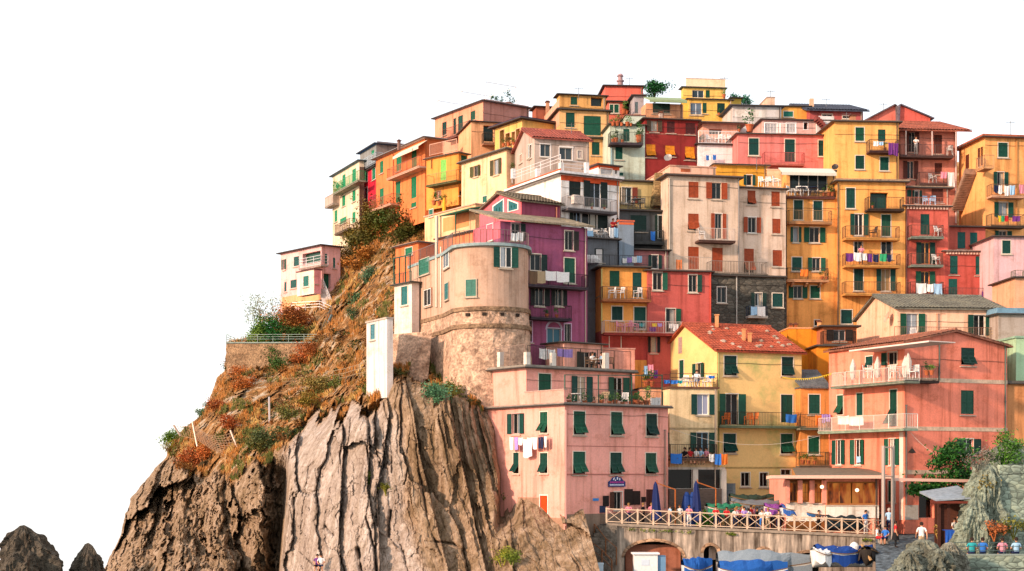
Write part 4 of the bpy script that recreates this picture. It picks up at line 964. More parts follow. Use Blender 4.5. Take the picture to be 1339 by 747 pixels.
h=H('whitepent','small white roof room with louvred vent and orange stripe on the white house','e2dcd8','Z6',620,124.5,28,746,540,168,None); h.band('F',180,.4,'d4552c',off=.02,name='orange_stripe').band('L',180,.4,'d4552c',off=.02,name='orange_stripe')
h.w('F','s',[(632,190,700,226)],'b8b0ac').w('F','d',[(598,185,618,224)] and [(720,190,735,222)],pane='10141c',trim=None).flat('5a4a48',.2,.08).done()
# white lounger structure / ramp above white house
h=H('blueblk','blue grey rendered block with orange coping right of the white house','7f8c9a','Z6',745,123,12,835,None,512,None,depth=5); h.flat('d0684a',.06,.12).patch('F',(745,518,835,532),'d4663c',off=.02,name='orange_band').done()
h=H('greytee','grey terrace room with dark door below the white house','6d6f74','Z6',552,121.5,20,735,None,618,None,depth=5); h.flat('4a4c50',.25,.14).w('F','s',[(595,678,650,760)],'14201e',trim=None).done()
h=H('pinkrow','low pinkish terrace row with shuttered door under a dark roof slab','a86a6a','Z7',195,123.6,10,498,None,118,None,depth=5); h.flat('3f3a3c',.25,.12).w('F','o',[(385,148,462,225)],'14332c',frame='a8b0b8').done()
# olive yellow terrace house and dark grey house
h=H('dgrey','dark grey house with big closed shutter and glazed balcony door','55585a','Z6',748,126,10,1030,None,448,None,depth=6); h.flat('3a3a3c',.2,.16).w('F','s',[(815,475,912,572)],'10302a',trim=None).w('F','o',[(940,475,1058,620)] and [(962,475,1032,620)],'12302b',frame='8a9aa0')
h.balc('F',840,1020,640,1.0,'i','4a4a48','3a3c3c').done()
h=H('olive','olive yellow house with terrace stair and brown shutter beside glazed door','c8b27c','Z6',748,130,10,1010,None,268,None,depth=6); h.flat('6a604c',.2,.16).w('F','r',[(762,305,856,400)],'6a2c1c',frame='a8b8c0').w('F','g',[(750,305,760,390)],trim=None)
h.rail('F',755,1000,434,2.8,1.0,'i','4a4238').done()
f=h.F; mb=MB()
for k in range(9):
    u=f.u(vx('Z6',935))+.0; z=f.z(vx('Z6',935),vy('Z6',434))+k*.33; mb.fbox(f,u-.1+.05*k,u+.75+.05*k,z,z+.3,.25,1.6-.12*k)
mb.build('outside_stair',mat('a88e62','stone'),h.root)

# lower mid: yellow and red
h=H('ylow','ochre yellow house front with plastic chairs on its balconies next to the red house','e89f52','Z7',118,119.6,10,380,12,218,None)
h.w('F','s',[(163,238,220,330),(295,248,347,390)],G,trim=None).w('F','s',[(176,443,237,522),(304,447,370,570)],G)
h.band('L',405,.12,'b89a6a').flat('4f4a3e',.3,.14).patch('F',(118,602,380,750),'b4473f',off=.01,name='red_ground_wall').patch('L',(12,602,118,750),'a8504a',off=.01,name='red_ground_wall')
h.balc('F',122,402,404,1.0,'i','a86a44','6a4a3a').w('F','s',[(163,610,227,684)],'12201c'); h.pipe('F',118,230,600,'b8ac6a').done(); YL=h
h=H('rlow','coral red house with worn plaster and laundry on its long balcony','bd5a52','Z7',381,120,10,745,None,240,None,depth=6)
h.w('F','r',[(412,248,494,348),(617,262,692,360),(487,456,572,592)],'123a30').w('F','o',[(335,618,452,708)] and [(382,618,452,708)],'1a1614',trim='e08a78')
h.flat('6a4a40',.2,.14).pipe('F',742,245,540,'c04a3a').balc('F',132,588,598,1.0,'i','8f3a34','c8b0a8',.95).done(); RL=h

# beige house with rusty shutters, stone base
def Qh(key,label,c0,c1,top,Y,xl=None,depth=7,col='d8bfaa'):
    return H(key,label,col,'Z8',c0,Y,12,c1,xl,top,None,depth=depth)
h=Qh('beige1','tall beige house with rust orange shutters and a white railed balcony',140,525,125,125,100)
h.w('F','s',[(250,157,305,245),(248,510,306,632)],OR,trim=None).w('F','s',[(378,515,436,645)],OR,trim=None).w('F','o',[(345,162,459,250)],OR,trim=None).w('F','t',[(248,330,306,420)],OR,trim=None).w('F','o',[(372,330,454,466)],OR,trim='e8dccf')
h.flat('7a5f50',.3,.18).balc('F',306,505,476,1.0,'i','5a4038','c8bab0').pipe('F',522,140,650,'8a8480').pipe('F',148,140,640,'b0a898')
h.patch('F',(375,668,770,1000),'59564e','stone',.02,'stone_wall'); h.patch('F',(1,668,375,1000),'a83c38','wall',.02,'lower_wall')
h.balc('F',375,680,656,1.3,'i','4a443e','6a6058'); h.done(); BG=h
h=Qh('beige2','lower beige wing with rust shutters beside the tall yellow house',526,778,192,127.2,None,7,'dcc2ae')
h.w('F','t',[(570,204,614,280),(552,520,605,652)],OR,trim=None).w('F','s',[(700,210,746,290),(705,358,750,438),(707,528,758,615)],OR,trim=None).w('F','o',[(548,350,642,433)],OR,trim='e8e2da')
h.flat('8a7264',.2,.14)
h.patch('F',(526,668,778,1000),'59564e','stone',.02,'stone_wall'); h.V='Z7'
h.w('F','g',[(782,332,832,420)],trim='d8d0c4',off=.02).w('F','o',[(975,366,1062,440)],'14302a',off=.02,frame='d0d0d0').w('F','s',[(1098,368,1158,446)],'12403a',off=.02).pipe('F',893,270,560,'a8a49c')
h.V='Z8'; h.done(); BG2=h
h=H('bstone','rough grey stone house below the long terrace of the beige house','59564e','Z7',748,124.2,12,1166,None,268,None,depth=2.5,kind='stone')
h.w('F','g',[(782,332,832,420)],trim='d8d0c4').w('F','o',[(975,366,1062,440)],'14302a',frame='d0d0d0').w('F','s',[(1098,368,1158,446)],'12403a').pipe('F',893,270,560,'a8a49c')
h.flat('4a463e',.15,.16).rail('F',748,1075,262,.05,1.1,'i','8a7c70').done(); BS=h
h=H('bterr','low red terrace wall under the rust shutters of the beige house','a8403c','Z7',385,122.8,12,748,None,240,None,depth=3); h.flat('5a4a42',.2,.14).rail('F',480,748,236,.05,1.1,'i','a89c90').done()
h=H('bgpar','peach roof parapet wall on top of the beige house','e3b49c','Z8',150,128,12,398,20,72,None,depth=5)
h.patch('F',(208,86,260,104),'b8603c','wall',.02,'brick_patch').flat('c89a84',.06,.1).dish('F',140,28,.34,.6,'8f8884').done()
h=H('yelbox','yellow roof room with white shelter beam on the beige wing','e8a63c','Z8',400,131,8,676,None,66,None,depth=5); h.w('F','o',[(548,120,612,176)],'12403a').flat('e8cfb8',.25,.12).done()
h=H('peachpar','pale peach side wall rising to the glazed yellow penthouse','eec49c','Z8',676,131.5,8,800,None,92,None,depth=4); h.flat('e8bfa0',.04,.08).done()

# tall yellow house left (glazed penthouse)
h=H('ytall1','tall narrow yellow house topped by a glazed balcony room full of chairs','f3a75c','Z8',782,129.6,6,1062,None,240,None,depth=7)
h.w('F','s',[(822,257,870,362),(928,262,976,365),(812,567,864,640)],G).w('F','o',[(803,403,864,484)] and [(803,403,862,484)],G).w('F','o',[(876,405,992,486),(896,570,992,640)],G)
h.balc('F',795,1030,376,.9,'i','b8845a','8a6a4a').balc('F',785,1012,690,1.0,'i','c8926a','4a3a30',br=3)
h.V='Z9'; h.w('F','o',[(42,538,132,598)],G).w('F','s',[(148,538,194,598)],G).w('F','g',[(168,704,192,732)]); h.pipe('F',30,110,747,'5a5248').V='Z8'
h.done(); YT=h
h=H('ytop1','glazed penthouse with striped awning above the tall narrow yellow house','f0b26c','Z8',782,130.4,6,1050,None,96,244,depth=6); h.zb=YT.zt-.5
h.w('F','a',[(800,116,1005,205)],trim=None,frame='d8d0c8').flat('6a6056',.1,.12).awn('F',757,1054,84,106,1.1,'cfc9bb','awning').balc('F',778,1048,238,1.1,'i','6a4038','2a2018',.7).dish('F',1046,78,.3,.3,'3a3430').done()

# the big yellow pair
h=H('ytall2','tall yellow house with three long balconies and green shutters','f5ab5f','Z9',286,129.6,5,612,None,30,None,depth=6)
h.w('F','s',[(323,60,366,158),(495,190,540,295),(361,452,406,560)],G).w('F','o',[(341,186,430,290)],G,frame='f0ece6').w('F','g',[(362,320,402,402),(495,320,545,405)],trim='d8cfc4').w('F','o',[(470,454,562,562)],G,pane='8a7048').w('F','d',[(440,82,528,160)],trim=None,pane='123a34').w('F','p',[(298,655,352,722)],G)
h.balc('F',430,608,162,1.0,'i','3f3028','2a241e').balc('F',320,586,304,1.0,'i','c8904e','6a4a34').balc('F',320,590,438,1.0,'i','c8904e','6a4a34').balc('F',317,590,576,1.0,'i','c8904e','6a4a34')
h.pipe('F',283,40,747,'6a5a48').flat('8f7a68',.3,.25,'tile').done(); YB=h
h=H('ytall3','set back yellow house with laundry hung corner balcony high on the right','f6b468','Z4',342,136,4,655,None,186,None,depth=6)
h.w('F','s',[(443,212,485,278),(443,350,486,415),(563,357,605,422)],'0f3d35').w('F','s',[(553,222,590,280)],'0f3d35',trim=None).flat('7a6a5c',.25,.16,'tile').balc('F',512,656,326,1.0,'i','4a3030','3a2a28').done()
# terrace line with tiled edge in front
mb=MB()
h=H('terrcor','terrace room with lime bush and glazed doors above the red house','c8705a','Z9',612,131.5,5,826,None,62,None,depth=4); h.flat('8f7a68',.3,.2,'tile').w('F','s',[(620,68,642,138)],G,trim=None).w('F','o',[(642,72,700,135)] and [(645,72,692,136)],G,frame='e0e0e0').w('F','s',[(740,62,795,130)],BR,trim=None).done()
h=H('red1','narrow coral red house with three small balconies of white chairs','cc6254','Z9',614,130.3,5,820,None,152,None,depth=6)
h.w('F','s',[(686,187,730,288)],'123f31',trim=None).w('F','o',[(664,325,756,430),(661,467,756,572)],'123f31',trim=None,frame='e0a060').flat('d8a890',.3,.16)
h.rail('F',540,820,148,.1,.75,'p' if 0 else 'i','a8604c').balc('F',640,800,298,.9,'i','7a8478','4a3c34').balc('F',640,798,436,.9,'i','7a8478','4a3c34').balc('F',636,800,576,.9,'i','5a4a44','4a3c34').pipe('F',618,160,580,'8a5a50')
mb=MB(); f=h.F; n=14
for k in range(n): u=f.L*(k+.5)/n; mb.fbox(f,u-.08,u+.08,h.zt-.2,h.zt-.002,0,.22)
mb.build('dentils',mat('e0b8a4'),h.root); h.done(); R1=h
h=H('red2up','dark red upper house with two teal shutters and brown eaves','b05a4e','Z9',820,132.5,5,1003,None,252,None,depth=5); h.w('F','s',[(867,275,905,356),(928,277,964,357)],'12504c',trim=None).flat('5a3f38',.3,.14,'tile').done()
h=H('red2','wide brick red house with pale dentil cornice and four teal shutters','b9554b','Z9',806,130.6,5,1040,None,372,None,depth=6)
h.w('F','s',[(830,390,868,480),(955,393,990,484),(823,503,866,590)],'125049',trim=None).flat('e0b8a8',.25,.14)
mb=MB(); f=h.F; n=16
for k in range(n): u=f.L*(k+.5)/n; mb.fbox(f,u-.08,u+.08,h.zt-.2,h.zt-.002,0,.2)
mb.build('dentils',mat('e0b8a4'),h.root); h.balc('F',806,1136,606,1.0,'i','8a3a34','5a3a38').done()
h=H('red3','small red annex with green door beside the brick red house','c2483c','Z9',1042,130.9,5,1120,None,446,None,depth=5); h.w('F','s',[(1042,514,1084,608)] and [(1046,514,1082,606)],'12503c').band('F',488,.2,'e0b8a8').flat('b8483c',.05,.1).done()
h=H('lilac','lilac house with single green shuttered window at the right border','d8b0b4','Z9',1045,127.5,3,1200,None,300,None,depth=6); h.w('F','s',[(1085,316,1126,380)],'0f4038').flat('9a6a70',.2,.12).balc('F',1148,1210,520,1.0,'i','8a7a60','5a5a44').done()
h=H('peachr','peach house corner below the lilac house at the right border','e0a684','Z9',1148,122,3,1230,None,500,None,depth=5); h.flat('4a4a48',.2,.14).done()
h=H('salmon','salmon house with red tile roof and two deep balconies on white posts','cc8270','Z4',655,138,5,940,None,222,None,depth=7)
h.w('F','o',[(686,236,752,332)],BR,trim=None).w('F','s',[(826,248,866,340),(830,386,866,440)],BR,trim=None).w('F','o',[(676,376,748,462)],BR,trim=None,frame='e0c0b0')
h.balc('F',660,922,350,1.0,'i','5a4440','4a3a38').balc('F',755,895,486,1.0,'i','5a4440','4a3a38').posts('F',[690,818,935],225,350,.09,'d8c0b8',1.0).pipe('F',934,230,680,'d8c8c0').pitch('sb',186,'9c5a48',over=1.0).done()
h=H('coraltop','coral gabled house behind the salmon roof with a chimney and aerial','d8665a','Z4',655,146,5,808,None,164,None,depth=6)
f=h.F; h.pitch('y',104,'5f5a66',over=.3,frac=.02,tiles=False).done()
h=H('coraltop2','pinkish half gable rising towards the coral house on the ridge','de7a6a','Z4',500,146.3,5,640,None,175,None,depth=6); h.pitch('y',104,'6a5f62',over=.3,frac=.97,tiles=False).ant(580,92,160).done()

# far right house with outside stair
h=H('farright','orange yellow house with red roof and exterior stair on its shaded side','f3ad6a','Z4',1075,134,8,1300,948,262,None)
h.w('F','s',[(1140,287,1187,357)],'0f4436').w('F','o',[(1116,430,1188,526),(1118,578,1212,650)],'0f4436'); h.V='Z9'; h.w('F','o',[(1047,270,1130,293)],'0f4436'); h.V='Z4'
h.w('L','s',[(980,345,998,415)],BR,trim=None).w('L','o',[(1046,310,1066,400)],BR,trim=None)
h.balc('F',1108,1275,546,1.0,'i','d0a080','6a4a38').balc('F',1106,1275,692,1.0,'i','4a4038','3a3028')
h.flat('a0583f',.3,.28,'tile').pipe('F',1232,262,700,'b8804a'); h.balc('L',1030,1072,412,.9,'i','c8966a','8a6a54')
f=h.L; mb=MB()
uA,uB=f.u(vx('Z4',1035)),f.u(vx('Z4',968)); zA=f.z(vx('Z4',1035),vy('Z4',415)); zB=f.z(vx('Z4',968),vy('Z4',600))
n=22
for k in range(n):
    u=uA+(uB-uA)*k/n; u2=uA+(uB-uA)*(k+1.0)/n; z=zA+(zB-zA)*k/n; mb.fbox(f,min(u,u2),max(u,u2),z-.5,z,.05,1.1)
mb.build('outside_stair',mat('9a7a66','slab'),h.root); h.done()
# ---- top left row on the cliff
GG='1f8a5a'
h=H('cream','narrow cream house with bright green shutters at the far end of the ridge','e3cdb2','Z1',570,165,24,598,416,268,None,hill=False); h.zb=CZ+(HY-325)/F*165
h.w('L','s',[(473,345,491,420),(530,312,551,400),(472,465,490,525),(530,435,549,498),(428,550,444,615),(530,560,549,622),(460,592,496,624)],GG,trim=None)
h.balc('L',418,562,415,.9,'i','8f8a78','2f9a62').balc('L',428,514,668,.9,'i','6a5a4a','6a5040').flat('5f8a98',.25,.16)
h.balc('L',372,418,520,.8,'p','a89a90','b8a69a').patch('F',(571,300,598,700),'6b5548','wall',.012,'painted_front_shade').done(); CR=h  # brown-grey sheet puts the shade of the front face into its colour
h=H('red','narrow crimson house with white framed windows between cream and orange ones','c41f38','Z1',668,163,24,760,592,298,None,hill=False); h.zb=CZ+(HY-315)/F*163
h.w('L','s',[(645,308,664,372),(636,532,660,612)],'1f7a5a').w('L','g',[(601,333,619,384),(600,420,619,500)],trim='e8ddd8').balc('L',628,664,520,.6,'i','a8384a','8a4a4a').flat('5a6068',.2,.14).done()
h=H('greyattic','grey roof storey with glazed balcony and blue roof edge over the crimson house','8a8c8c','Z1',668,164.5,24,830,574,170,None,hill=False); h.zb=CZ+(HY-225)/F*164.5
h.w('L','s',[(640,205,656,232)],GG,trim=None).balc('L',590,664,290,.8,'i','7a8088','a8b4bc').flat('2f5a8a',.3,.14).patch('F',(672,160,830,260),'8f7f78',off=.012).done()
h=H('orange','big orange house with tall green shutters and two balconies on the ridge','e6804a','Z1',948,151,29,1050,666,137,None,hill=False); h.zb=CZ+(HY-290)/F*151
h.w('L','s',[(689,267,708,335),(783,224,812,322),(871,192,900,303),(688,424,711,515),(780,385,807,504),(869,358,899,480),(868,505,898,532),(685,568,704,600)],'127048',trim=None).w('L','d',[(783,532,806,558)],trim=None,pane='3a2018')
h.balc('L',728,916,332,1.0,'i','c8a08a','b0654a').balc('L',636,752,530,1.0,'i','c89a80','b0654a').awn('L',762,908,200,212,1.0,'e6cdb4','awning').flat('a89a98',.35,.18)
h.patch('F',(950,140,1050,330),'b8683e','wall',.01,'shaded_render').pipe('L',765,230,580,'a85a30').done()  # front face in a darker orange: its shade is painted in
h=H('amberL','amber house with pale green shutter and railed roof terrace','f09848','Z1',1140,144.5,46,1192,955,222,None,hill=False); h.zb=CZ+(HY-268)/F*144.5
h.w('L','s',[(1036,258,1070,378)],'7cc45a',trim=None).w('L','g',[(1004,440,1040,484)],trim='c08a5a',pane='8a5a40').w('F','g',[(1146,440,1187,466)],trim=None,pane='4a3a30').w('F','s',[(1155,235,1188,322)],'15503c',trim=None)
h.balc('L',955,1128,392,.9,'i','5a5a3a','b08a5a').rail('L',975,1130,222,.0,1.1,'w','d8a890').flat('c9a890',.2,.14).pipe('L',984,260,310,'8a5a30').done()
h=H('pinktop','salmon top house under a white pergola frame with green shutters','e39a7c','Z2',382,153,34,702,46,228,None,hill=False); h.zb=CZ+(HY-220)/F*153
h.w('L','s',[(98,372,128,462),(175,346,194,458),(208,328,242,446),(296,295,328,358),(256,497,288,570)],'14503c',trim=None).balc('L',100,292,462,1.0,'i','7a5048','5a4038').flat('8c8fa0',.25,.14)
f=h.L; mb=MB(); z=h.zt
for q in (0,.5,1):
    u=f.L*q; mb.bar(f.at(u,-.3,z),f.at(u,-.3,z+2.),.04); mb.bar(f.at(u,-4,z),f.at(u,-4,z+2.),.04); mb.bar(f.at(u,-.3,z+2.),f.at(u,-4,z+2.),.04)
mb.bar(f.at(0,-.3,z+2.),f.at(f.L,-.3,z+2.),.04); mb.bar(f.at(0,-4,z+2.),f.at(f.L,-4,z+2.),.04)
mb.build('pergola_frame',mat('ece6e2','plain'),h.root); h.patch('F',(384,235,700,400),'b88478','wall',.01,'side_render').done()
h=H('peachmid','peach house with dark loggia opening and red brown roof edge','e6ac80','Z2',300,149,14,618,None,370,None,depth=6); h.w('F','d',[(384,396,458,508)],trim=None,pane='0f2a24').w('F','s',[(462,398,490,470)],'14503c',trim=None).flat('5a2a24',.15,.1).balc('F',384,480,520,.8,'i','a87a60','4a3a30').done()
h=H('yelloggia','yellow house with long dark eaves and open loggia full of plants','ecb86c','Z2',655,143,34,890,465,355,None)
h.w('L','d',[(488,440,520,540),(535,425,575,540),(580,410,612,545),(615,395,650,540)] and [(500,428,530,560),(540,450,570,540),(582,440,606,530),(612,420,640,510)],trim='e0b088',pane='5a3020').flat('3d2a40',.45,.22).done()
h=H('creamgab','pale yellow house with wooden shutters ajar beneath the loggia house','f7cba2','Z2',548,137,34,640,232,566,None)
h.w('L','o',[(300,680,364,745)] and [(298,678,366,752)],'4a4a22',trim='d8b888').w('L','o',[(436,632,512,740)],'4a4428',trim='d8b888').flat('7a7064',.3,.2)
h.V='Z5'; h.w('L','s',[(545,152,568,186)],'2a6a5a').w('L','g',[(612,125,646,150)],trim=None); h.V='Z2'
h.done()
h=H('concrete','weathered grey concrete house with white windows and reddish tile roof','b8a498','Z2',742,131,16,1122,604,482,None)
h.w('F','o',[(782,527,852,612)] and [],'a0a0a0').w('F','g',[(782,527,852,612),(915,552,1004,634)],trim='e2dcd8',pane='3a4448').w('F','s',[(1042,572,1072,626)],'b0a098').w('L','s',[(694,532,706,622)],'b0b4b4').w('L','g',[(707,532,722,622)],trim='e2dcd8').w('L','s',[(638,600,656,655)],'b89a8a')
h.patch('F',(912,540,1012,552),'d8cec6','plain',.05,'shutter_box').pitch('x',432,'9a5448',over=.3,frac=.5).done()
# tan yellow top centre
h=H('tan','tan yellow ridge house with large dark shuttered loggia and terrace above','e8b47a','Z2',916,143,10,1262,760,288,None)
h.w('F','s',[(960,306,1022,408),(1085,330,1205,466),(1142,512,1196,602)],'12382e',trim=None).patch('L',(760,300,915,480),'e2a488','wall',.01,'peach_render').flat('3f3a30',.25,.18)
h.band('F',482,.16,'4a4438',x0=1060,x1=1262,off=.4).done()
h=H('tan2','small tan top storey with green window and open terrace on the ridge','dca462','Z2',915,145.5,10,1240,895,182,None,depth=5); h.w('F','s',[(994,197,1040,252)],'12382e',trim=None).w('F','d',[(1135,200,1215,262)],trim=None,pane='2a3a38').flat('4a4448',.2,.1).done()
h=H('browntop','low brown topped house with small chimney left of the tan ridge house','a05a44','Z2',752,150,12,850,725,268,None,depth=5); h.flat('4a3f44',.2,.12).chim(824,225,846,290,-.5,'c89070').done()
h=H('coral','coral square house with round capped chimney on the very top','e26e5e','Z3',60,160,4,325,28,122,None,depth=7); h.flat('3a4660',.2,.14)
f=h.F; mb=MB(); p=f.at(f.u(vx('Z3',166),-3),-3,h.zt); mb.lathe(p,[(.3,0),(.3,1.2),(.42,1.3),(.42,1.4),(.25,1.45),(.25,1.8),(.38,1.85),(.2,2.1)],10); mb.build('chimney',mat('a8888a','wall'),h.root)
h.done()
h=H('coral2','lower coral house with twin green windows behind a flowering roof garden','d8705c','Z3',80,150,4,200,None,232,None,depth=6); h.w('F','s',[(92,250,118,308),(124,250,155,308)],'16503c').flat('4a3a3c',.2,.12).done()
h=H('greygab','grey blue sloping roofed house on the ridge beside a round tree','a8a0a4','Z3',262,148,6,330,186,190,None,depth=6); h.w('F','s',[(255,235,272,310)] and [(268,232,290,310)],'5a6a70',trim=None).flat('5a5560',.2,.12).done()
h=H('mintup','pale mint terrace house loaded with potted plants left of the dark red house','c0ccbc','Z3',95,140,7,338,None,392,None,depth=6)
h.w('F','s',[(187,420,230,506),(132,541,182,632)],'0f4a3e',trim=None).w('F','s',[(160,725,187,747)],'0f4a3e',trim=None); h.flat('6a6a60',.15,.12).balc('F',96,326,518,1.2,'i','4a4048','4a4a40').pipe('F',104,520,747,'8aa8b0').done()
h=H('mintbk','pale mint upper wall behind the potted terrace','c4cec0','Z3',205,143,6,338,None,326,None,depth=4); h.flat('8a5a50',.1,.08).done()
h=H('dred','dark red house with orange slatted shutters tilted open','8a2c2a','Z3',340,140.5,10,708,None,352,None,depth=7)
h.w('F','o',[(350,362,456,438)],'4a3a2a',frame='c8a080',trim=None).w('F','s',[(492,368,546,446),(622,380,688,456)],'4a1c1a',trim=None).w('F','t',[(347,528,411,615),(480,537,545,610),(618,544,683,634)],'d8861c',trim=None)
h.band('F',458,.1,'a8685a').flat('7a4a40',.25,.14,'tile').pipe('F',696,400,660,'5a3030').rail('F',345,708,345,-.2,.7,'i','5a4038').done()
h=H('pergtop','peach terrace room under a striped green pergola on the dark red house','dca27c','Z3',345,146,8,605,None,240,None,depth=5); h.w('F','s',[(392,242,512,312)],'1f3a34',trim=None)
f=h.F; mb=MB(); n=15
for k in range(n):
    u=f.L*(k+.5)/n; mb.hexa([f.at(u-.12,1.6,h.zt-.12),f.at(u+.12,1.6,h.zt-.12),f.at(u+.12,-1,h.zt+.75),f.at(u-.12,-1,h.zt+.75),f.at(u-.12,1.6,h.zt-.02),f.at(u+.12,1.6,h.zt-.02),f.at(u+.12,-1,h.zt+.85),f.at(u-.12,-1,h.zt+.85)])
mb.fbox(f,0,f.L,h.zt-.25,h.zt-.12,1.5,1.62); mb.build('slatted_pergola',mat('8fa07a','wood'),h.root); h.done()
h=H('ytopc','bright yellow ridge house with penthouse and slanted white terrace screen','ecbc5e','Z3',640,151,7,948,None,214,None,depth=7)
h.w('F','g',[(655,238,735,320)],trim=None,frame='d8dce0',pane='5a6a7a').w('F','s',[(741,238,769,310),(842,240,896,314)],'14503c',trim=None).flat('6a5a58',.15,.12).para('F',600,640,195,380,'e8bc54',-.2,.3).done()
h=H('ytopp','yellow penthouse under a pale fenced roof terrace at the highest point','ecc068','Z3',605,153,7,900,590,132,None,depth=5); h.w('F','g',[(668,150,750,202)],trim=None,frame='d8dce0',pane='2a3a44').w('F','s',[(762,150,791,203)],'14503c',trim=None).flat('4f8a8a',.15,.12)
h.para('F',625,900,72,128,'e8ccaa',-.1,.1,'d8c8c0',name='terrace_screen').ant(892,58,125,1).done()
h=H('whitestairh','white balcony house with pale railing and strung blue washing below','e6e2e2','Z3',708,141,7,1000,None,530,None,depth=6)
h.flat('4a3038',.2,.14).rail('F',712,990,524,.1,1.15,'w','e8e2e0').done()
h=H('peachterr2','peach back wall of the white balcony terrace with dark opening','e8a890','Z3',740,145,7,1000,None,385,None,depth=4); h.w('F','d',[(785,422,876,458)],trim=None,pane='14222a').flat('a89490',.6,.14).done()
h=H('pinkU','pink house with white framed green windows and a white glazed roof terrace','d87e78','Z3',990,139,5,1648,None,458,None,depth=7)
h.w('F','s',[(1063,486,1132,603)],'0f3d38'); h.V='Z4'; h.w('F','s',[(98,270,147,380),(262,275,309,352)],'0f3d38').balc('F',-2,196,388,.9,'i','c87468','a04a4a')
h.flat('b8685e',.2,.12).rail('F',0,150,240,-.1,.9,'w','e8e4e2').done()
h=H('pinkUg','white glazed roof storey behind the balustrade of the pink house','d8b0a8','Z4',-10,142,5,330,None,176,None,depth=5); h.w('F','a',[(0,190,60,240),(106,190,152,240)],trim='e8e4e2',frame='e8e4e2',pane='8a8c90').w('F','d',[(190,188,210,222)],trim='e8e4e2').flat('5a6a78',.2,.1)
f=h.F; mb=MB(); uA,uB=f.u(vx('Z4',235)),f.u(vx('Z4',308)); zA,zB=f.z(vx('Z4',235),vy('Z4',168)),f.z(vx('Z4',308),vy('Z4',245)); n=9
for k in range(n): u=uA+(uB-uA)*k/n; z=zA+(zB-zA)*k/n; mb.fbox(f,u,uA+(uB-uA)*(k+1)/n,z-.4,z,.3,1.3)
mb.build('outside_stair',mat('7a3a34','slab'),h.root)
h.patch('F',(250,160,335,245),'dcd6d4','wall',.25,'white_stair_wall'); h.done()
h=H('bluerow','low white strip building with blue grey roofs behind the pink house','c8c0bc','Z3',950,147,5,1290,None,262,None,depth=6); h.flat('4a5a70',.3,.14).patch('F',(965,290,1180,345),'d8d2cc',off=.02).done()
h=H('greenback','yellow green roof hut behind the bright yellow ridge house','c8a84e','Z3',945,156,5,1010,None,208,None,depth=4); h.flat('4a6a50',.2,.1).done()
h=H('orsmall','small orange ridge house with one green window and flower boxes','e8a650','Z4',40,150,4,222,None,110,None,depth=6); h.w('F','s',[(92,134,138,160)],'1a6a5a').flat('4a5a5c',.15,.1).para('F',222,240,70,110,'d8b090',-.2,.4,name='chimney_stack').done()
h=H('maroon','maroon ridge house under a long blue grey roof with skylight windows','ae5654','Z4',222,149,5,480,None,128,None,depth=6); h.w('F','g',[(280,148,330,162),(380,156,425,168)]).pitch('sb',104,'4a5264',over=.5,tiles=True).done()
h=H('tankhouse','narrow pale stair tower with thin aerial on the ridge','d8b8a0','Z3',1190,149,4,1245,None,202,None,depth=3); h.flat('b8a498',.05,.1).ant(1215,150,200,1).done()

# ---- small pink house on the headland
h=H('pinkL','pink house on the headland with recessed balcony and arched ground floor','f6bcb8','ZG',655,160,40,770,405,98,470,hill=False)
h.zt=CZ+(HY-vy('ZG',100))/F*160
h.w('L','o',[(412,184,440,246)] and [(414,184,440,246)],'2a5a4a',trim='e8c8c0').w('L','s',[(486,166,518,224),(466,308,504,358),(428,322,442,380)],'24504c',trim=None).w('L','d',[(540,140,650,208)],trim=None,pane='2a4a3c')
h.w('F','s',[(676,149,690,211),(726,173,739,236)],'2a6a60',trim=None).w('F','d',[(668,270,712,362)],trim=None,pane='1f5a44').flat('5a3f48',.3,.14)
h.patch('L',(415,395,655,472),'e8a878','wall',.02,'ochre_arcade').balc('L',516,652,228,.9,'h','a89890','d8d4d4')
h.done(); PL=h
h=H('pinkLb','cream bay with green casement on the pink headland house','f3d6c4','ZG',610,156,40,652,506,245,392,hill=False); h.w('L','s',[(545,285,578,348)],'2a6a60',trim='d8ccc0').w('F','s',[(616,270,632,330)],'2a6a60',trim=None).patch('F',(611,246,652,392),'f0a0a4',off=.01).flat('5a3a3c',.1,.1).done()
def merge(a,*bs):
    A=HS[a]
    for b in bs:
        B=HS[b]; d=B.root.location-A.root.location
        for c in [o for o in bpy.data.objects if o.parent==B.root]: c.parent=A.root; c.location=c.location+d
        TOP.remove(B.root); bpy.data.objects.remove(B.root); B.root=A.root
# subparts were built in world space relative to their root, so only direct children move
merge('pink1','pink1b','pink1c','pinkwall'); merge('yell1','yell1b'); merge('rest','rest2'); merge('amber','amber2','loggia'); merge('white','whitepent'); merge('ytall1','ytop1')
merge('beige1','beige2','bstone','bgpar'); merge('tan','tan2'); merge('ytopc','ytopp'); merge('pinkL','pinkLb'); merge('purple','gable'); merge('mintup','mintbk'); merge('red2','red2up','red3'); merge('dred','pergtop')
merge('red','greyattic'); merge('whitestairh','peachterr2'); merge('pinkU','pinkUg'); merge('coraltop','coraltop2')

for k_,x_,y0_,y1_,v_ in (('pinktop',470,190,250,'Z2'),('tan',1050,130,180,'Z2'),('ytall3',400,140,182,'Z4'),('farright',1200,180,225,'Z4'),('beige2',620,20,62,'Z8'),('maroon',300,70,105,'Z4'),('coral',230,60,118,'Z3'),('concrete',1000,380,440,'Z2')):
    h=HS[k_]; h.V=v_; h.ant(x_,y0_,y1_,2)
h=HS['ytall3']; h.V='Z4'; h.chim(420,150,445,184,2,'b07a5a'); h=HS['dred']; h.V='Z3'; h.chim(440,300,462,350,.6,'d8c0b0'); h=HS['orange']; h.V='Z1'; h.chim(795,145,808,168,.5,'8a6a60')
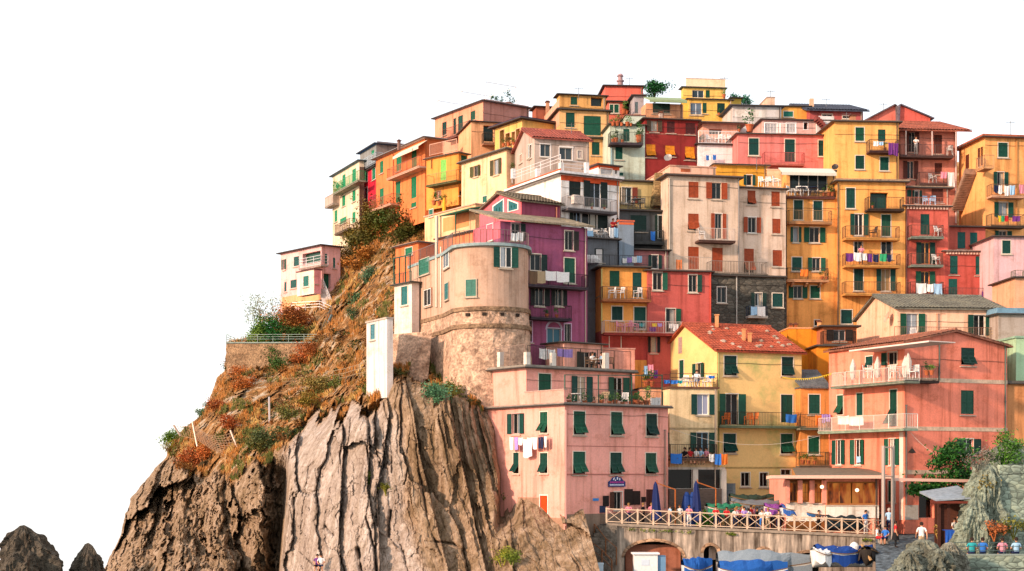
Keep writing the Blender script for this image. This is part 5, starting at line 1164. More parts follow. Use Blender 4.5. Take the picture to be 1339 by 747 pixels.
# ------------------------------------------------------------ loose things on balconies, terraces and the square
NC={'w':('white','e6e2de'),'b':('blue','2f6fc0'),'lb':('pale blue','9cc0dc'),'n':('navy','1c2748'),'r':('red','c8262c'),'o':('orange','e0742c'),'y':('yellow','e6c02c'),'g':('green','2f9a68'),'p':('purple','6a2f78'),
'l':('lilac','a88cd0'),'pk':('pink','e08a9c'),'br':('brown','6f5540'),'tn':('tan','b09878'),'k':('black','17171a'),'gy':('grey','8a8a8a'),'t':('turquoise','2a9aa0'),'dg':('dark green','1d4030')}
def garment(P0,P1,h,col,host,kind=None,group='laundry hung out on the house fronts',name='laundry'):
    # cloth hanging between two world points
    P0=Vector(P0); P1=Vector(P1); nm,hx=NC[col]; kind=kind or ('sheet' if (P1-P0).length>1.1 else 'cloth')
    n=Vector((P1.y-P0.y,-(P1.x-P0.x),0)).normalized(); nu,nv=8,7; mb=MB(); ph=random.uniform(0,6); sh=random.uniform(-.06,.06)
    shirt=kind=='shirt'; L=(P1-P0).length
    for side in (0,1):
        i0=len(mb.v)
        for j in range(nv+1):
            for i in range(nu+1):
                t=i/nu; s=j/nv; p=P0.lerp(P1,t); w=.035*math.sin(ph+t*11+s*2)*(.4+s)+.02*math.sin(ph*2+t*23)
                sag=.04*math.sin(math.pi*t); q=0
                if shirt and s>.38: p=P0.lerp(P1,.5+(t-.5)*.62)
                p=p+n*(w+(.012 if side else 0)); z=p.z-sag-h*s*(1+sh*math.sin(t*3+ph))
                mb.v.append((p.x,p.y,z))
        for j in range(nv):
            for i in range(nu):
                a=i0+j*(nu+1)+i; q=(a,a+1,a+nu+2,a+nu+1); mb.f.append(q if side else q[::-1]); mb.m.append(0)
    return mb.build(name,mat(hx,'cloth'),None,f'{nm} {kind} hanging {host}','laundry',group,smooth=True)
def laundry(h,k,view,items,off,host,kind=None,line=None):
    f=h.fc(k) if not isinstance(h,Face) else h
    for (x0,x1,y0,y1,c) in items:
        a=f.pt(vx(view,x0),vy(view,y0),off); b=f.pt(vx(view,x1),vy(view,y0),off); z=f.z(vx(view,x0),vy(view,y1),off)
        b.z=a.z if abs(b.z-a.z)<.8 else b.z
        garment(a,b,max(.2,a.z-z),c,host,kind)
    if line:
        a=f.pt(vx(view,line[0]),vy(view,line[2]),off); b=f.pt(vx(view,line[1]),vy(view,line[3] if len(line)>3 else line[2]),off); mb=MB(); mb.bar(a+Vector((0,0,.01)),b+Vector((0,0,.01)),.012)
        mb.build('clothes_line',mat('8a8a88','metal'),None,f'thin clothes line {host}','clothes line')
CHM={}
def place(me,name,mats,loc,rot,label,cat,group,sc=1):
    o=bpy.data.objects.new(name,me); SC.collection.objects.link(o); o.location=loc; o.rotation_euler=(0,0,rot); o.scale=(sc,)*3; tagt(o,label,cat,group); return o
def mesh_of(mb,name,m):
    me=bpy.data.meshes.new(name); me.from_pydata(mb.v,[],mb.f); me.materials.append(m) if not isinstance(m,list) else [me.materials.append(q) for q in m]
    me.polygons.foreach_set('material_index',mb.m); return me
def chair_mesh(c):
    if ('c',c) in CHM: return CHM[('c',c)]
    mb=MB()
    for x in (-.22,.22):
        for y in (-.2,.22): mb.bar((x*1.1,y*1.1,0),(x,y,.44),.028)
        mb.bar((x,.22,.44),(x*.9,.30,.9),.028); mb.bar((x*1.05,.24,.66),(x*1.1,-.2,.64),.026); mb.bar((x*1.1,-.2,.64),(x,-.2,.44),.024)
    mb.box(-.24,.24,-.24,.24,.42,.46)
    for k in range(6): x=-.17+.068*k; mb.bar((x,.23,.46),(x*.95,.31,.88),.02)
    mb.bar((-.22,.31,.9),(.22,.31,.9),.035)
    CHM[('c',c)]=mesh_of(mb,'chair',mat(NC[c][1],'plain',.5)); return CHM[('c',c)]
def table_mesh(c):
    if ('t',c) in CHM: return CHM[('t',c)]
    mb=MB(); mb.lathe((0,0,.70),[(.02,0),(.42,0),(.44,.02),(.42,.045)],16)
    for x,y in ((.3,.3),(-.3,.3),(.3,-.3),(-.3,-.3)): mb.bar((x,y,0),(x*.4,y*.4,.70),.022)
    CHM[('t',c)]=mesh_of(mb,'table',mat(NC[c][1],'plain',.5)); return CHM[('t',c)]
def chairs(h,k,view,xs,y,off,c,host,group='chairs on balconies and terraces'):
    f=h.fc(k)
    for x in xs:
        p=f.pt(vx(view,x),vy(view,y),off); place(chair_mesh(c),'chair',None,p,random.uniform(-1.5,1.5),f'{NC[c][0]} plastic chair {host}','chair',group)
def tables(h,k,view,xs,y,off,c,host):
    f=h.fc(k)
    for x in xs: place(table_mesh(c),'table',None,f.pt(vx(view,x),vy(view,y),off),0,f'{NC[c][0]} table {host}','table','tables on balconies and terraces')
def plant(loc,s,label,col='2f5a24',pot='b5623c',tall=1.,seed=None,group='potted plants on balconies and terraces',n=90,leaf=.16):
    e=empty('potted_plant',loc,label,'plant',group); x,y,z=loc
    mb=MB(); mb.lathe((x,y,z),[(.13*s,0),(.2*s,.32*s),(.23*s,.33*s),(.23*s,.38*s),(.17*s,.38*s)],10); mb.build('pot',mat(pot,'slab'),e)
    mb=MB(); mb.leaves((x,y,z+.38*s+.32*s*tall),(.36*s,.36*s,.36*s*tall),n,leaf*s,seed=seed or random.random()); mb.build('foliage',mat(col,'leaf'),e); return e
def plants(h,k,view,L,off,host,col='2f5a24',pot='b5623c'):
    f=h.fc(k)
    for (x,y,s) in L: plant(f.pt(vx(view,x),vy(view,y),off),s,f'leafy potted plant {host}',random.choice([col,'3d6a2a','27502a','5a7a34']),pot,random.uniform(.8,1.4))
# ---- people: one skinned body per pose, re-dressed per copy
def body(pose):
    J={'pel':(0,0,.94),'ch':(0,-.01,1.28),'nk':(0,0,1.46),'nk2':(0,-.01,1.53),'hd':(0,-.02,1.61),'ht':(0,-.01,1.70)}
    for s,q in ((-1,'l'),(1,'r')):
        J[q+'h']=(.09*s,0,.90); J[q+'k']=(.10*s,-.02,.50); J[q+'a']=(.11*s,.02,.08); J[q+'t']=(.12*s,-.14,.03)
        J[q+'s']=(.18*s,0,1.40); J[q+'e']=(.25*s,.03,1.13); J[q+'w']=(.26*s,-.05,.89); J[q+'p']=(.26*s,-.08,.82)
    if pose=='lean':
        for q,s in (('l',-1),('r',1)): J[q+'e']=(.24*s,-.16,1.17); J[q+'w']=(.12*s,-.36,1.10); J[q+'p']=(.08*s,-.43,1.09)
        for k in ('ch','nk','nk2','hd','ht','ls','rs'): x,y,z=J[k]; J[k]=(x,y-.12*(z-.9),z-.02)
    if pose=='walk':
        J['lk']=(-.10,-.16,.52); J['la']=(-.10,-.22,.10); J['lt']=(-.10,-.37,.06); J['rk']=(.10,.03,.49); J['ra']=(.10,.28,.14); J['rt']=(.10,.2,.03)
        J['le']=(-.25,.14,1.15); J['lw']=(-.25,.2,.93); J['lp']=(-.25,.2,.86); J['re']=(.25,-.06,1.13); J['rw']=(.24,-.24,.95); J['rp']=(.24,-.3,.9)
    if pose=='sit':
        for k in list(J): x,y,z=J[k]; J[k]=(x,y,z-.47)
        for q,s in (('l',-1),('r',1)): J[q+'k']=(.13*s,-.44,.47); J[q+'a']=(.13*s,-.44,.08); J[q+'t']=(.13*s,-.58,.03); J[q+'e']=(.26*s,-.06,.68); J[q+'w']=(.16*s,-.28,.6); J[q+'p']=(.14*s,-.35,.58)
    if pose=='arm':
        J['re']=(.30,-.12,1.22); J['rw']=(.22,-.26,1.42); J['rp']=(.18,-.28,1.50)
    E=[('pel','ch'),('ch','nk'),('nk','nk2'),('nk2','hd'),('hd','ht')]
    for q in 'lr': E+=[('pel',q+'h'),(q+'h',q+'k'),(q+'k',q+'a'),(q+'a',q+'t'),('ch',q+'s'),(q+'s',q+'e'),(q+'e',q+'w'),(q+'w',q+'p')]
    Rr={'pel':(.15,.11),'ch':(.165,.11),'nk':(.075,.07),'nk2':(.052,.052),'hd':(.088,.1),'ht':(.06,.07),'h':(.10,.10),'k':(.062,.062),'a':(.042,.045),'t':(.04,.03),'s':(.07,.065),'e':(.045,.045),'w':(.03,.03),'p':(.036,.022)}
    K=list(J); me=bpy.data.meshes.new('body'); 
    # five fingers per hand: short chains rooted in the palm
    vs=[J[k] for k in K]; es=[(K.index(a),K.index(b)) for a,b in E]; rad=[Rr[k] if k in Rr else Rr[k[1:]] for k in K]
    for q,s in (('l',-1),('r',1)):
        w=Vector(J[q+'w']); p=Vector(J[q+'p']); d=(p-w).normalized(); sd=Vector((0,1,0)) if abs(d.y)<.8 else Vector((1,0,0)); sd=(sd-d*sd.dot(d)).normalized()
        for i,(o,l) in enumerate(((-.028,.05),(-.009,.062),(.01,.058),(.028,.045),(-.045,.02))):
            a=p+sd*o*.9+d*(.012 if i<4 else -.03); b=a+d*l*.6+Vector((-.01*s,0,0)); c=a+d*l+Vector((-.03*s,0,0))
            if i==4: b=a-sd*.02+d*.02; c=b+d*.025
            n=len(vs); vs+= [tuple(a),tuple(b),tuple(c)]; es+=[(K.index(q+'p'),n),(n,n+1),(n+1,n+2)]; rad+=[(.010,.010),(.0085,.0085),(.007,.007)]
    me.from_pydata(vs,es,[]); o=bpy.data.objects.new('body',me); SC.collection.objects.link(o)
    m=o.modifiers.new('s','SKIN'); sv=me.skin_vertices[0].data
    for i,r in enumerate(rad): sv[i].radius=r; sv[i].use_root=(i==0)
    o.modifiers.new('u','SUBSURF').levels=1
    dg=bpy.context.evaluated_depsgraph_get(); em=bpy.data.meshes.new_from_object(o.evaluated_get(dg)); bpy.data.objects.remove(o)
    # regions: 0 skin 1 top 2 legs 3 shoes
    Jv={k:Vector(v) for k,v in J.items()}
    em.materials.clear()
    for _ in range(4): em.materials.append(None)
    for p in em.polygons:
        c=p.center; best=None
        for a,b in E:
            A,B=Jv[a],Jv[b]; ab=B-A; t=max(0,min(1,(c-A).dot(ab)/ab.length_squared)); d=(A+ab*t-c).length
            if best is None or d<best[0]: best=(d,a,b,t)
        _,a,b,t=best; q=b[1:] if b[0] in 'lr' and len(b)==2 else b
        r={'ch':1 if t>.12 else 2,'nk':1,'nk2':0,'hd':0,'ht':0,'h':2,'k':2,'a':2 if t<.15 else 0,'t':3,'s':1,'e':1 if t<.75 else 0,'w':0,'p':0}[q]
        if pose in('stand','lean') and q=='a': r=2
        p.material_index=r; p.use_smooth=True
    hm=MB(); hd=Jv['hd']; i0=0
    hm.lathe((hd.x,hd.y+.012,hd.z-.02),[(.085,-.03),(.104,.03),(.102,.08),(.08,.125),(.04,.15),(.005,.155)],12)
    hm.v=[(v[0],v[1]+ (.02 if v[1]<hd.y and v[2]<hd.z+.06 else 0)+(.03 if v[2]<hd.z else 0),v[2]) for v in hm.v]
    fm=MB()
    fm.bar((hd.x,hd.y-.095,hd.z+.02),(hd.x,hd.y-.118,hd.z-.015),.012)
    for s in (-1,1): fm.bar((hd.x+s*.092,hd.y,hd.z+.02),(hd.x+s*.1,hd.y+.01,hd.z-.02),.014)
    em_e=MB()
    for s in (-1,1): em_e.bar((hd.x+s*.034-.012,hd.y-.092,hd.z+.018),(hd.x+s*.034+.012,hd.y-.092,hd.z+.018),.008)
    em_e.bar((hd.x-.022,hd.y-.088,hd.z-.045),(hd.x+.022,hd.y-.088,hd.z-.045),.006)
    return em,mesh_of(hm,'hair',mat('2a1c14')),mesh_of(fm,'nose_and_ears',mat('c08a6c')),mesh_of(em_e,'eyes_and_mouth',mat('3a2018'))
BODY={}
PG='people on the square and the terraces'
def person(loc,pose,top,legs,rot,label,sc=1.,skin='c08a6c',hair=None,skirt=False,group=PG):
    if pose not in BODY: BODY[pose]=body(pose)
    b,hr,fm,ey=BODY[pose]
    o=bpy.data.objects.new('person',b.copy()); SC.collection.objects.link(o); o.location=loc; o.rotation_euler=(0,0,rot); o.scale=(sc,)*3; tagt(o,label,'person',group)
    for i,c in enumerate((skin,NC[top][1],NC[legs][1],'3a2a22')): o.data.materials[i]=mat(c,'cloth' if i else 'plain',.8)
    for nm,me in (('hair',hr),('nose_and_ears',fm),('eyes_and_mouth',ey)):
        if nm=='hair' and hair: me=me.copy(); me.materials[0]=mat(hair)
        c=bpy.data.objects.new(nm,me); SC.collection.objects.link(c); c.parent=o
    if skirt:
        mb=MB(); mb.lathe((0,0,.48),[(.25,0),(.2,.3),(.15,.5)],14); c=bpy.data.objects.new('skirt',mesh_of(mb,'skirt',mat(NC[legs][1],'cloth'))); SC.collection.objects.link(c); c.parent=o
    return o
# ---- balcony contents
P='P'
h=HS['pink1']
laundry(h,'L','ZA',[(193,216,628,697,'w'),(218,240,628,696,'l'),(243,262,632,672,'w'),(266,312,640,735,'w'),(290,314,632,690,'w'),(318,345,630,694,'w'),(348,360,628,688,'n'),(362,378,626,690,'n'),(380,396,624,684,'w')],.45,'below the shuttered windows of the rock pink house',line=(185,400,632,622))
b1=HS['pink1c'].F
f=HS['pink1'].F
plants(h,'F','ZA',[(515,452,.75),(545,455,.6),(600,456,.8),(650,456,.6),(690,456,.9),(735,458,.75),(765,458,1.),(805,460,.7),(850,460,.8),(880,462,1.1),(905,463,.9),(935,465,1.2),(990,466,.8),(965,466,.7)],-.5,'on the planted terrace over the rock pink house')
h.rail('F',492,1024,456,-.12,1.05,'i','3a4a44'); 
for (x,y0,y1) in ((492,290,455),(674,296,456),(856,300,460),(1020,290,466)): 
    mb=MB(); q=f.pt(vx('ZA',x),vy('ZA',y1),-.2); q2=f.pt(vx('ZA',x),vy('ZA',y0),-.2); mb.bar(q,q2,.04); mb.build('terrace_post',mat('1f5a4a','metal'),h.root)
mb=MB(); mb.bar(f.pt(vx('ZA',492),vy('ZA',292),-.2),f.pt(vx('ZA',1022),vy('ZA',296),-.2),.035); mb.build('terrace_post',mat('1f5a4a','metal'),h.root)
laundry(h,'F','ZA',[(958,985,415,460,'w'),(986,1012,412,458,'w')],-.25,'at the right end of the planted pink terrace')
chairs(h,'F','ZA',[820],458,-.9,'w','among plants on the pink terrace'); tables(h,'F','ZA',[560],452,-1.,'w','under the doors of the planted pink terrace')
chairs(h,'F','ZA',[690,705],455,-1.6,'tn','tall and tan against the planted pink terrace wall')
h=HS['pink1b']
laundry(h,'F','ZA',[(352,392,147,203,'w'),(399,437,152,203,'w'),(452,535,148,192,'l')],-.6,'over the railed roof terrace of the pink house',line=(350,540,148,146))
chairs(h,'F','ZA',[628,648,705,738],262,-.8,'br','around the pink roof terrace table'); tables(h,'F','ZA',[672],262,-.8,'w','on the railed pink roof terrace')
q=h.F.pt(vx('ZA',642),vy('ZA',262),-1.2); person(q,'sit','w','k',.5,'person in white seated at the pink roof terrace table')
q=h.F.pt(vx('ZA',690),vy('ZA',262),-1.1); person(q,'sit','lb','n',-1.3,'person in pale blue seated at the pink roof terrace table')
h=HS['purple']
laundry(h,'F','Z5',[(797,840,556,625,'br'),(841,884,556,622,'tn'),(884,943,556,608,'w'),(946,1014,560,616,'w')],1.06,'from the purple house balcony rail')
laundry(h,'F','Z5',[(698,733,350,392,'w'),(735,768,346,392,'w')],.4,'under the upper left window of the purple house')
plants(h,'F','P',[(715,416,.8),(728,416,.7)],.6,'on the small lower balcony of the purple house')
h=HS['white']
laundry(h,'F','Z6',[(684,714,548,608,'w'),(715,745,548,606,'lb'),(532,585,542,565,'w'),(548,588,566,600,'lb')],1.15,'from the lower balcony of the white striped house')
chairs(h,'F','Z6',[600,640,665],625,.6,'w','on the lower balcony of the white striped house'); tables(h,'F','Z6',[620],627,.6,'w','on the lower balcony of the white striped house')
for x,y,s in ((706,624,'r'),(733,622,'r')): person(h.F.pt(vx('Z6',x),vy('Z6',y),.55),'lean',s,'n',.3,'person in red top on the white striped house balcony')
plants(h,'F','Z6',[(578,438,.5),(655,440,.5)],.8,'on the upper balcony of the white striped house')
h=HS['red1']
laundry(h,'F','Z9',[(664,714,524,572,'w'),(718,747,528,566,'w'),(750,792,526,580,'lb')],.96,'from the lowest balcony of the narrow red house')
chairs(h,'F','Z9',[772],296,.4,'w','on the top balcony of the narrow red house'); chairs(h,'F','Z9',[762],434,.4,'w','on the middle balcony of the narrow red house')
plants(h,'F','Z9',[(568,140,1.3)],-.5,'with round lime crown beside the red house terrace','8a9a2a')
h.last=None
chairs(h,'F','Z9',[716,745],148,-.7,'lb','on the roof terrace of the narrow red house')
chairs(HS['red2'],'F','Z9',[1115],604,.5,'w','at the end of the brick red house terrace'); laundry(HS['red2'],'F','Z9',[(985,1012,564,600,'p')],.9,'from the brick red house terrace rail')
h=HS['ytall2']
laundry(h,'F','Z9',[(322,358,378,416,'p'),(360,397,374,414,'w'),(400,424,378,412,'w'),(426,450,380,420,'p'),(455,482,382,420,'n'),(486,521,380,418,'g'),(523,545,384,418,'n')],1.05,'from the middle balcony of the tall yellow house')
person(h.F.pt(vx('Z9',396),vy('Z9',436),.5),'lean','pk','n',0,'person leaning out over the laundry of the tall yellow house')
chairs(h,'F','Z9',[455],302,.5,'k','on the upper long balcony of the tall yellow house')
plants(h,'F','Z9',[(452,160,.6)],.5,'on the corner balcony of the tall yellow house')
h=HS['ytall3']; laundry(h,'F','Z4',[(530,553,278,302,'w'),(556,578,280,298,'lb'),(605,629,286,345,'p'),(630,652,288,350,'p')],1.06,'from the high corner balcony of the yellow house'); plants(h,'F','Z4',[(588,324,.6)],.5,'on the high corner balcony of the yellow house')
h=HS['salmon']; laundry(h,'F','Z4',[(893,928,430,502,'w'),(860,888,428,460,'pk')],1.1,'from the lower salmon house balcony'); chairs(h,'F','Z4',[905],348,.5,'w','on the upper salmon house balcony'); chairs(h,'F','Z4',[820],484,.5,'w','on the lower salmon house balcony'); person(h.F.pt(vx('Z4',738),vy('Z4',349),.5),'lean','w','gy',0,'person in white on the salmon house balcony')
h=HS['farright']; laundry(h,'F','Z4',[(1142,1158,494,535,'w'),(1172,1194,496,545,'w'),(1197,1222,494,540,'lb'),(1242,1266,490,534,'pk'),(1120,1138,494,530,'n')],1.06,'from the upper balcony of the far right house'); laundry(h,'F','Z4',[(1140,1155,642,672,'y'),(1156,1170,642,672,'g'),(1171,1188,642,670,'r'),(1210,1245,643,670,'p')],1.06,'from the lower balcony of the far right house')
h=HS['bstone']; h.V='Z7'; h.balc('F',960,1072,498,.6,'i','b8b4ac','2a3a50',.8); laundry(h,'F','Z7',[(974,1010,442,490,'lb'),(1012,1056,442,497,'w')],.66,'from the small balcony of the grey stone house')
h=HS['rlow']; laundry(h,'F','Z7',[(335,365,538,556,'t'),(405,435,538,556,'y'),(438,465,538,556,'l'),(392,430,560,585,'p'),(505,525,540,566,'w'),(528,558,542,584,'w')],.9,'from the long lower balcony of the red house')
chairs(HS['ylow'],'F','Z7',[225,262,310],590,.5,'pk','on the lower balcony of the ochre house'); chairs(HS['ylow'],'F','Z7',[175,225,325],398,.5,'w','on the upper balcony of the ochre house')
mb=MB(); f=HS['ylow'].F; 
h=HS['ylow']; h.V='Z7'; h.posts('F',[103],115,205,.5,'d8d0cc',-2.2).rail('F',-60,385,206,-.3,.8,'i','3a3a40')
laundry(h,'F','Z7',[(236,262,165,192,'w'),(264,290,160,190,'l'),(292,318,155,190,'w'),(320,350,150,190,'lb')],-3.,'over the terrace behind the ochre house')
for i,x in enumerate((42,68)): mbb=MB(); q=f.pt(vx('Z7',x),vy('Z7',196),-1.5); mbb.lathe(q,[(.5,0),(.55,.3),(.4,.55),(.1,.7)],10); mbb.build('covered_table',mat('d8d4d0','cloth'),None,'white cloth covered pile on the terrace beside the ochre house','cover','covered piles on the terrace')
h=HS['yell1']; laundry(h,'F','ZC',[(737,792,517,560,'b')],1.16,'from the long iron balcony of the yellow gable house'); chairs(h,'F','ZC',[430],574,.6,'o','by the open door of the long iron balcony'); chairs(h,'F','ZC',[545,572],574,.6,'o','midway along the long iron balcony')
laundry(HS['orangeslot'],'F','ZC',[(890,920,522,574,'o'),(922,942,517,560,'l'),(944,965,517,556,'l')],.96,'from the balcony of the narrow orange house'); plants(HS['orangeslot'],'F','ZD',[(800,158,.9),(830,158,.8),(865,158,.7)],.7,'on the low balcony beside the verandah restaurant')
HS['orangeslot'].V='ZD'; HS['orangeslot'].balc('F',782,950,165,.9,'i','6a5a4a','5a4a34')
h=HS['yell1b']; laundry(h,'F','ZD',[(72,134,97,152,'b'),(316,349,99,158,'b'),(351,386,99,158,'o'),(284,312,100,140,'w')],1.06,'from the terrace rail above the arcade')
for x,c in ((150,'k'),(178,'r'),(212,'w'),(238,'lb'),(268,'pk')): person(h.F.pt(vx('ZD',x),vy('ZD',160),.5),'sit',c,'n',random.uniform(-1,1),f'person in {NC[c][0]} seated on the balcony above the arcade')
tables(h,'F','ZC',[235,300],382,-1.2,'w','on the terrace beneath the yellow gable'); chairs(h,'F','ZC',[215,260,330],382,-1,'w','on the terrace beneath the yellow gable')
laundry(h,'F','ZC',[(110,140,340,358,'b'),(145,180,341,360,'b'),(182,205,342,358,'t'),(340,372,318,328,'b')],.1,'from the terrace rail beneath the yellow gable')
person(h.F.pt(vx('ZC',280),vy('ZC',378),-1.5),'sit','w','b',0,'person in white seated beneath the yellow gable')
laundry(HS['pergola1'],'F','ZC',[(8,25,268,318,'lb'),(30,55,262,320,'pk'),(58,78,290,330,'p')],-.4,'on the dark pergola terrace left of the yellow gable'); plants(HS['pergola1'],'F','ZC',[(20,375,1.1),(48,375,1.)],-.3,'on the dark pergola terrace left of the yellow gable')
h=HS['pink2']; laundry(h,'L','ZE',[(95,150,614,655,'w'),(152,220,616,660,'w')],1.1,'over the lower long balcony of the salmon gabled house')
f=h.L
for i,(x,y) in enumerate(((170,436),(290,425),(425,425),(440,410))):
    q=f.pt(vx('ZE',x),vy('ZE',y),.9); mbb=MB(); mbb.lathe(q,[(.12,0),(.2,.2),(.24,.9),(.1,1.3),(.03,1.5)],8); mbb.build('folded_parasol',mat('d8c8c0','cloth'),None,'off white folded parasol on the upper salmon house balcony','parasol','folded parasols on the balcony')
chairs(h,'L','ZE',[240,265,375,468],428,.7,'w','on the upper long balcony of the salmon gabled house'); plants(h,'L','ZE',[(130,442,.7),(530,415,.9),(555,413,.8),(350,428,.7)],.8,'on the upper long balcony of the salmon gabled house')
laundry(h,'L','ZF',[(198,222,146,178,'lb')],.1,'from the middle window above the verandah')
h=HS['peach']; chairs(h,'F','ZE',[465],240,.6,'w','on the terrace of the pale peach house'); chairs(h,'F','ZE',[860],240,.6,'tn','on the terrace of the pale peach house')
h=HS['beige1']; chairs(h,'F','Z8',[325],470,.5,'w','on the small balcony of the beige house'); laundry(h,'F','Z8',[(182,214,578,632,'o')],1.3,'over the long terrace rail of the beige house')
h=HS['ytop1']; chairs(h,'F','Z8',[805,845,885],236,.6,'w','in the glazed yellow penthouse balcony'); tables(h,'F','Z8',[865,925],236,.6,'n','in the glazed yellow penthouse balcony'); plants(h,'F','Z8',[(985,236,.8),(1010,236,.9),(1030,236,.9)],.6,'in the glazed yellow penthouse balcony')
h=HS['ytall1']; laundry(h,'F','Z8',[(858,900,632,668,'o')],1.06,'from the low balcony of the tall narrow yellow house'); plants(h,'F','Z8',[(975,688,.7),(1000,688,.6)],.5,'on the low balcony of the tall narrow yellow house')
h=HS['mintup']; plants(h,'F','Z3',[(115,400,.9),(145,400,1.),(175,400,.8),(215,402,1.),(240,402,.7),(135,516,1.1),(180,516,.7),(290,516,.9),(115,516,.8),(300,512,1.6)],.2,'on the pale mint terrace')
h=HS['coral2']; plants(h,'F','Z3',[(190,320,1.3),(210,318,.9)],.5,'with purple flowers by the coral house','7a3a8a')
h=HS['ytopc']; plants(h,'F','Z3',[(890,205,.9),(855,325,.6)],.3,'on the bright yellow ridge house terrace')
h=HS['whitestairh']; chairs(h,'F','Z3',[790,850,900,940],524,-1,'w','on the white railed terrace'); laundry(h,'F','Z3',[(765,785,602,637,'b'),(790,810,600,637,'w'),(812,835,600,634,'b')],.5,'below the white railed terrace',line=(765,935,600))
plants(h,'F','Z3',[(738,524,.8)],-.6,'on the white railed terrace')
h=HS['pinkU']; plants(h,'F','Z3',[(1068,440,1.7),(995,440,.6)],-.6,'with palm fronds on the pink house roof')
h=HS['dgrey']; laundry(h,'F','Z6',[(938,965,572,626,'b')],1.0,'from the dark grey house balcony'); plants(HS['olive'],'F','Z6',[(965,428,.9),(985,428,.7)],.8,'by the steps of the olive terrace'); tables(HS['olive'],'F','Z6',[850],430,.9,'gy','on the olive yellow terrace'); chairs(HS['olive'],'F','Z6',[820,880],432,.9,'gy','on the olive yellow terrace')
h=HS['yelbox']; chairs(h,'F','Z8',[650,690,730],184,1.5,'w','in front of the yellow roof room')
h=HS['beige2']; 
h=HS['amberL']; plants(h,'L','Z1',[(1000,520,1.1),(1030,522,1.),(1060,520,.9)],1.2,'at the foot of the amber house','5a3a24')
h=HS['cream']; plants(h,'L','Z1',[(435,452,1.2),(450,446,1.),(470,438,.9)],.4,'on the green railed balcony of the cream house','2f8a4a')
h=HS['creamgab']; plants(h,'F','Z2',[(590,735,.9)],.4,'on the corner of the pale yellow house')
h=HS['yelloggia']; plants(h,'L','Z2',[(525,545,.8),(560,540,.9),(595,532,.7),(630,520,.8)],.3,'in the open loggia of the yellow house','4a3a24')
for s_,f_ in ((0,0),): pass
h=HS['pinktop']; plants(h,'L','Z2',[(270,462,.7)],.6,'on the balcony of the salmon top house')
h=HS['pinktop']; f=h.F
for i,x in enumerate((445,480,510,560,590)): plant(f.at(f.u(vx('Z2',x),-1.2),-1.2,h.zt+.1),1.0 if i!=3 else 1.5,'small bush growing along the salmon top house roof edge','2f5a3c','8a6a5a',1.2)
# folded yellow parasol and green awning frame
h=HS['peachterr']; f=h.F; q=h.L.pt(vx('Z5',335),vy('Z5',300),-.6); mb=MB(); mb.lathe(q,[(.03,0),(.04,.9),(.16,1.),(.14,1.9),(.03,2.3)],8); mb.build('folded_parasol',mat('e8a82c','cloth'),None,'folded yellow parasol on the peach terrace above the tower','parasol')
# ------------------------------------------------------------ square, bridge wall, boats, people below
def gz(X,Y):  # ground level of square and slipway
    px=CX+F*X/Y; a=-3.45-.75*min(1,max(0,(px-793)/340)); s=max(0,(104.-Y))*.16 if px>1135 else 0
    return CZ+a-s
mb=MB(); 
xs=[785+12*i for i in range(60)]
for (Ya,Yb) in [(104.3+2*i,106.3+2*i) for i in range(9)]:
    for a,b in zip(xs,xs[1:]):
        P4=[((x-CX)/F*y,y) for x,y in ((a,Ya),(b,Ya),(b,Yb),(a,Yb))]; mb.face([(p[0],p[1],gz(*p)) for p in P4])
for (Ya,Yb) in [(84.3+2*i,86.3+2*i) for i in range(10)]:
    for a,b in zip(xs,xs[1:]):
        if a<1136: continue
        P4=[((x-CX)/F*y,y) for x,y in ((a,Ya),(b,Ya),(b,Yb),(a,Yb))]; mb.face([(p[0],p[1],gz(*p)) for p in P4])
mb.build('square_pavement',mat('58636a','quay'),None,kind='structure')
QZ=CZ-7.9
mb=MB(); mb.face([(3,60,QZ),(26,60,QZ),(26,104.4,QZ),(3,104.4,QZ)]); mb.build('quay',mat('4a4a48','slab'),None,kind='structure')
A=((793-CX)/F*104.4,104.4); B=((1150-CX)/F*103.6,103.6); d=Vector((B[0]-A[0],B[1]-A[1])); Lw=d.length; d.normalize(); WF=Face(A,(d.x,d.y),(d.y,-d.x),Lw)
def topz(u): p=WF.at(u,0,0); return gz(p.x,max(p.y,104.3))+.05
wr=empty('bridge_wall',(A[0]+Lw/2*d.x,A[1],QZ),'weathered stone bridge wall with arched openings under the square','wall')
AR=[(vx('ZB',785),vx('ZB',1090),vy('ZB',592),.55),(vx('ZD',253),vx('ZD',330),vy('ZD',606),1),(vx('ZD',542),vx('ZD',622),vy('ZD',626),1),(vx('ZD',760),vx('ZD',905),vy('ZD',645),.5)]
AR=[(WF.u(a),WF.u(b),WF.z((a+b)/2,t),k) for a,b,t,k in AR]
def archz(u):
    for a,b,t,k in AR:
        if a<=u<=b: q=(u-(a+b)/2)/((b-a)/2); r=(b-a)/2*k; return t-r+r*math.sqrt(max(0,1-q*q))
    return QZ
us=sorted(set([Lw*i/140 for i in range(141)]+[v for a,b,_,_ in AR for v in (a+1e-4,b-1e-4)])); mb=MB()
for u0,u1 in zip(us,us[1:]):
    um=(u0+u1)/2; ina=any(a<um<b for a,b,_,_ in AR); z0=archz(u0+1e-5) if ina else QZ; z1=archz(u1-1e-5) if ina else QZ; a=WF.at
    mb.face([a(u0,0,z0),a(u1,0,z1),a(u1,0,topz(u1)),a(u0,0,topz(u0))])
    if ina: mb.face([a(u0,0,z0),a(u1,0,z1),a(u1,-1.6,z1),a(u0,-1.6,z0)][::-1])
for a_,b_,t,k in AR:
    for u in (a_,b_): mb.face([WF.at(u,0,QZ),WF.at(u,0,archz(u)),WF.at(u,-1.6,archz(u)),WF.at(u,-1.6,QZ)])
mb.build('wall',mat('a39282','quay'),wr)
mb=MB()
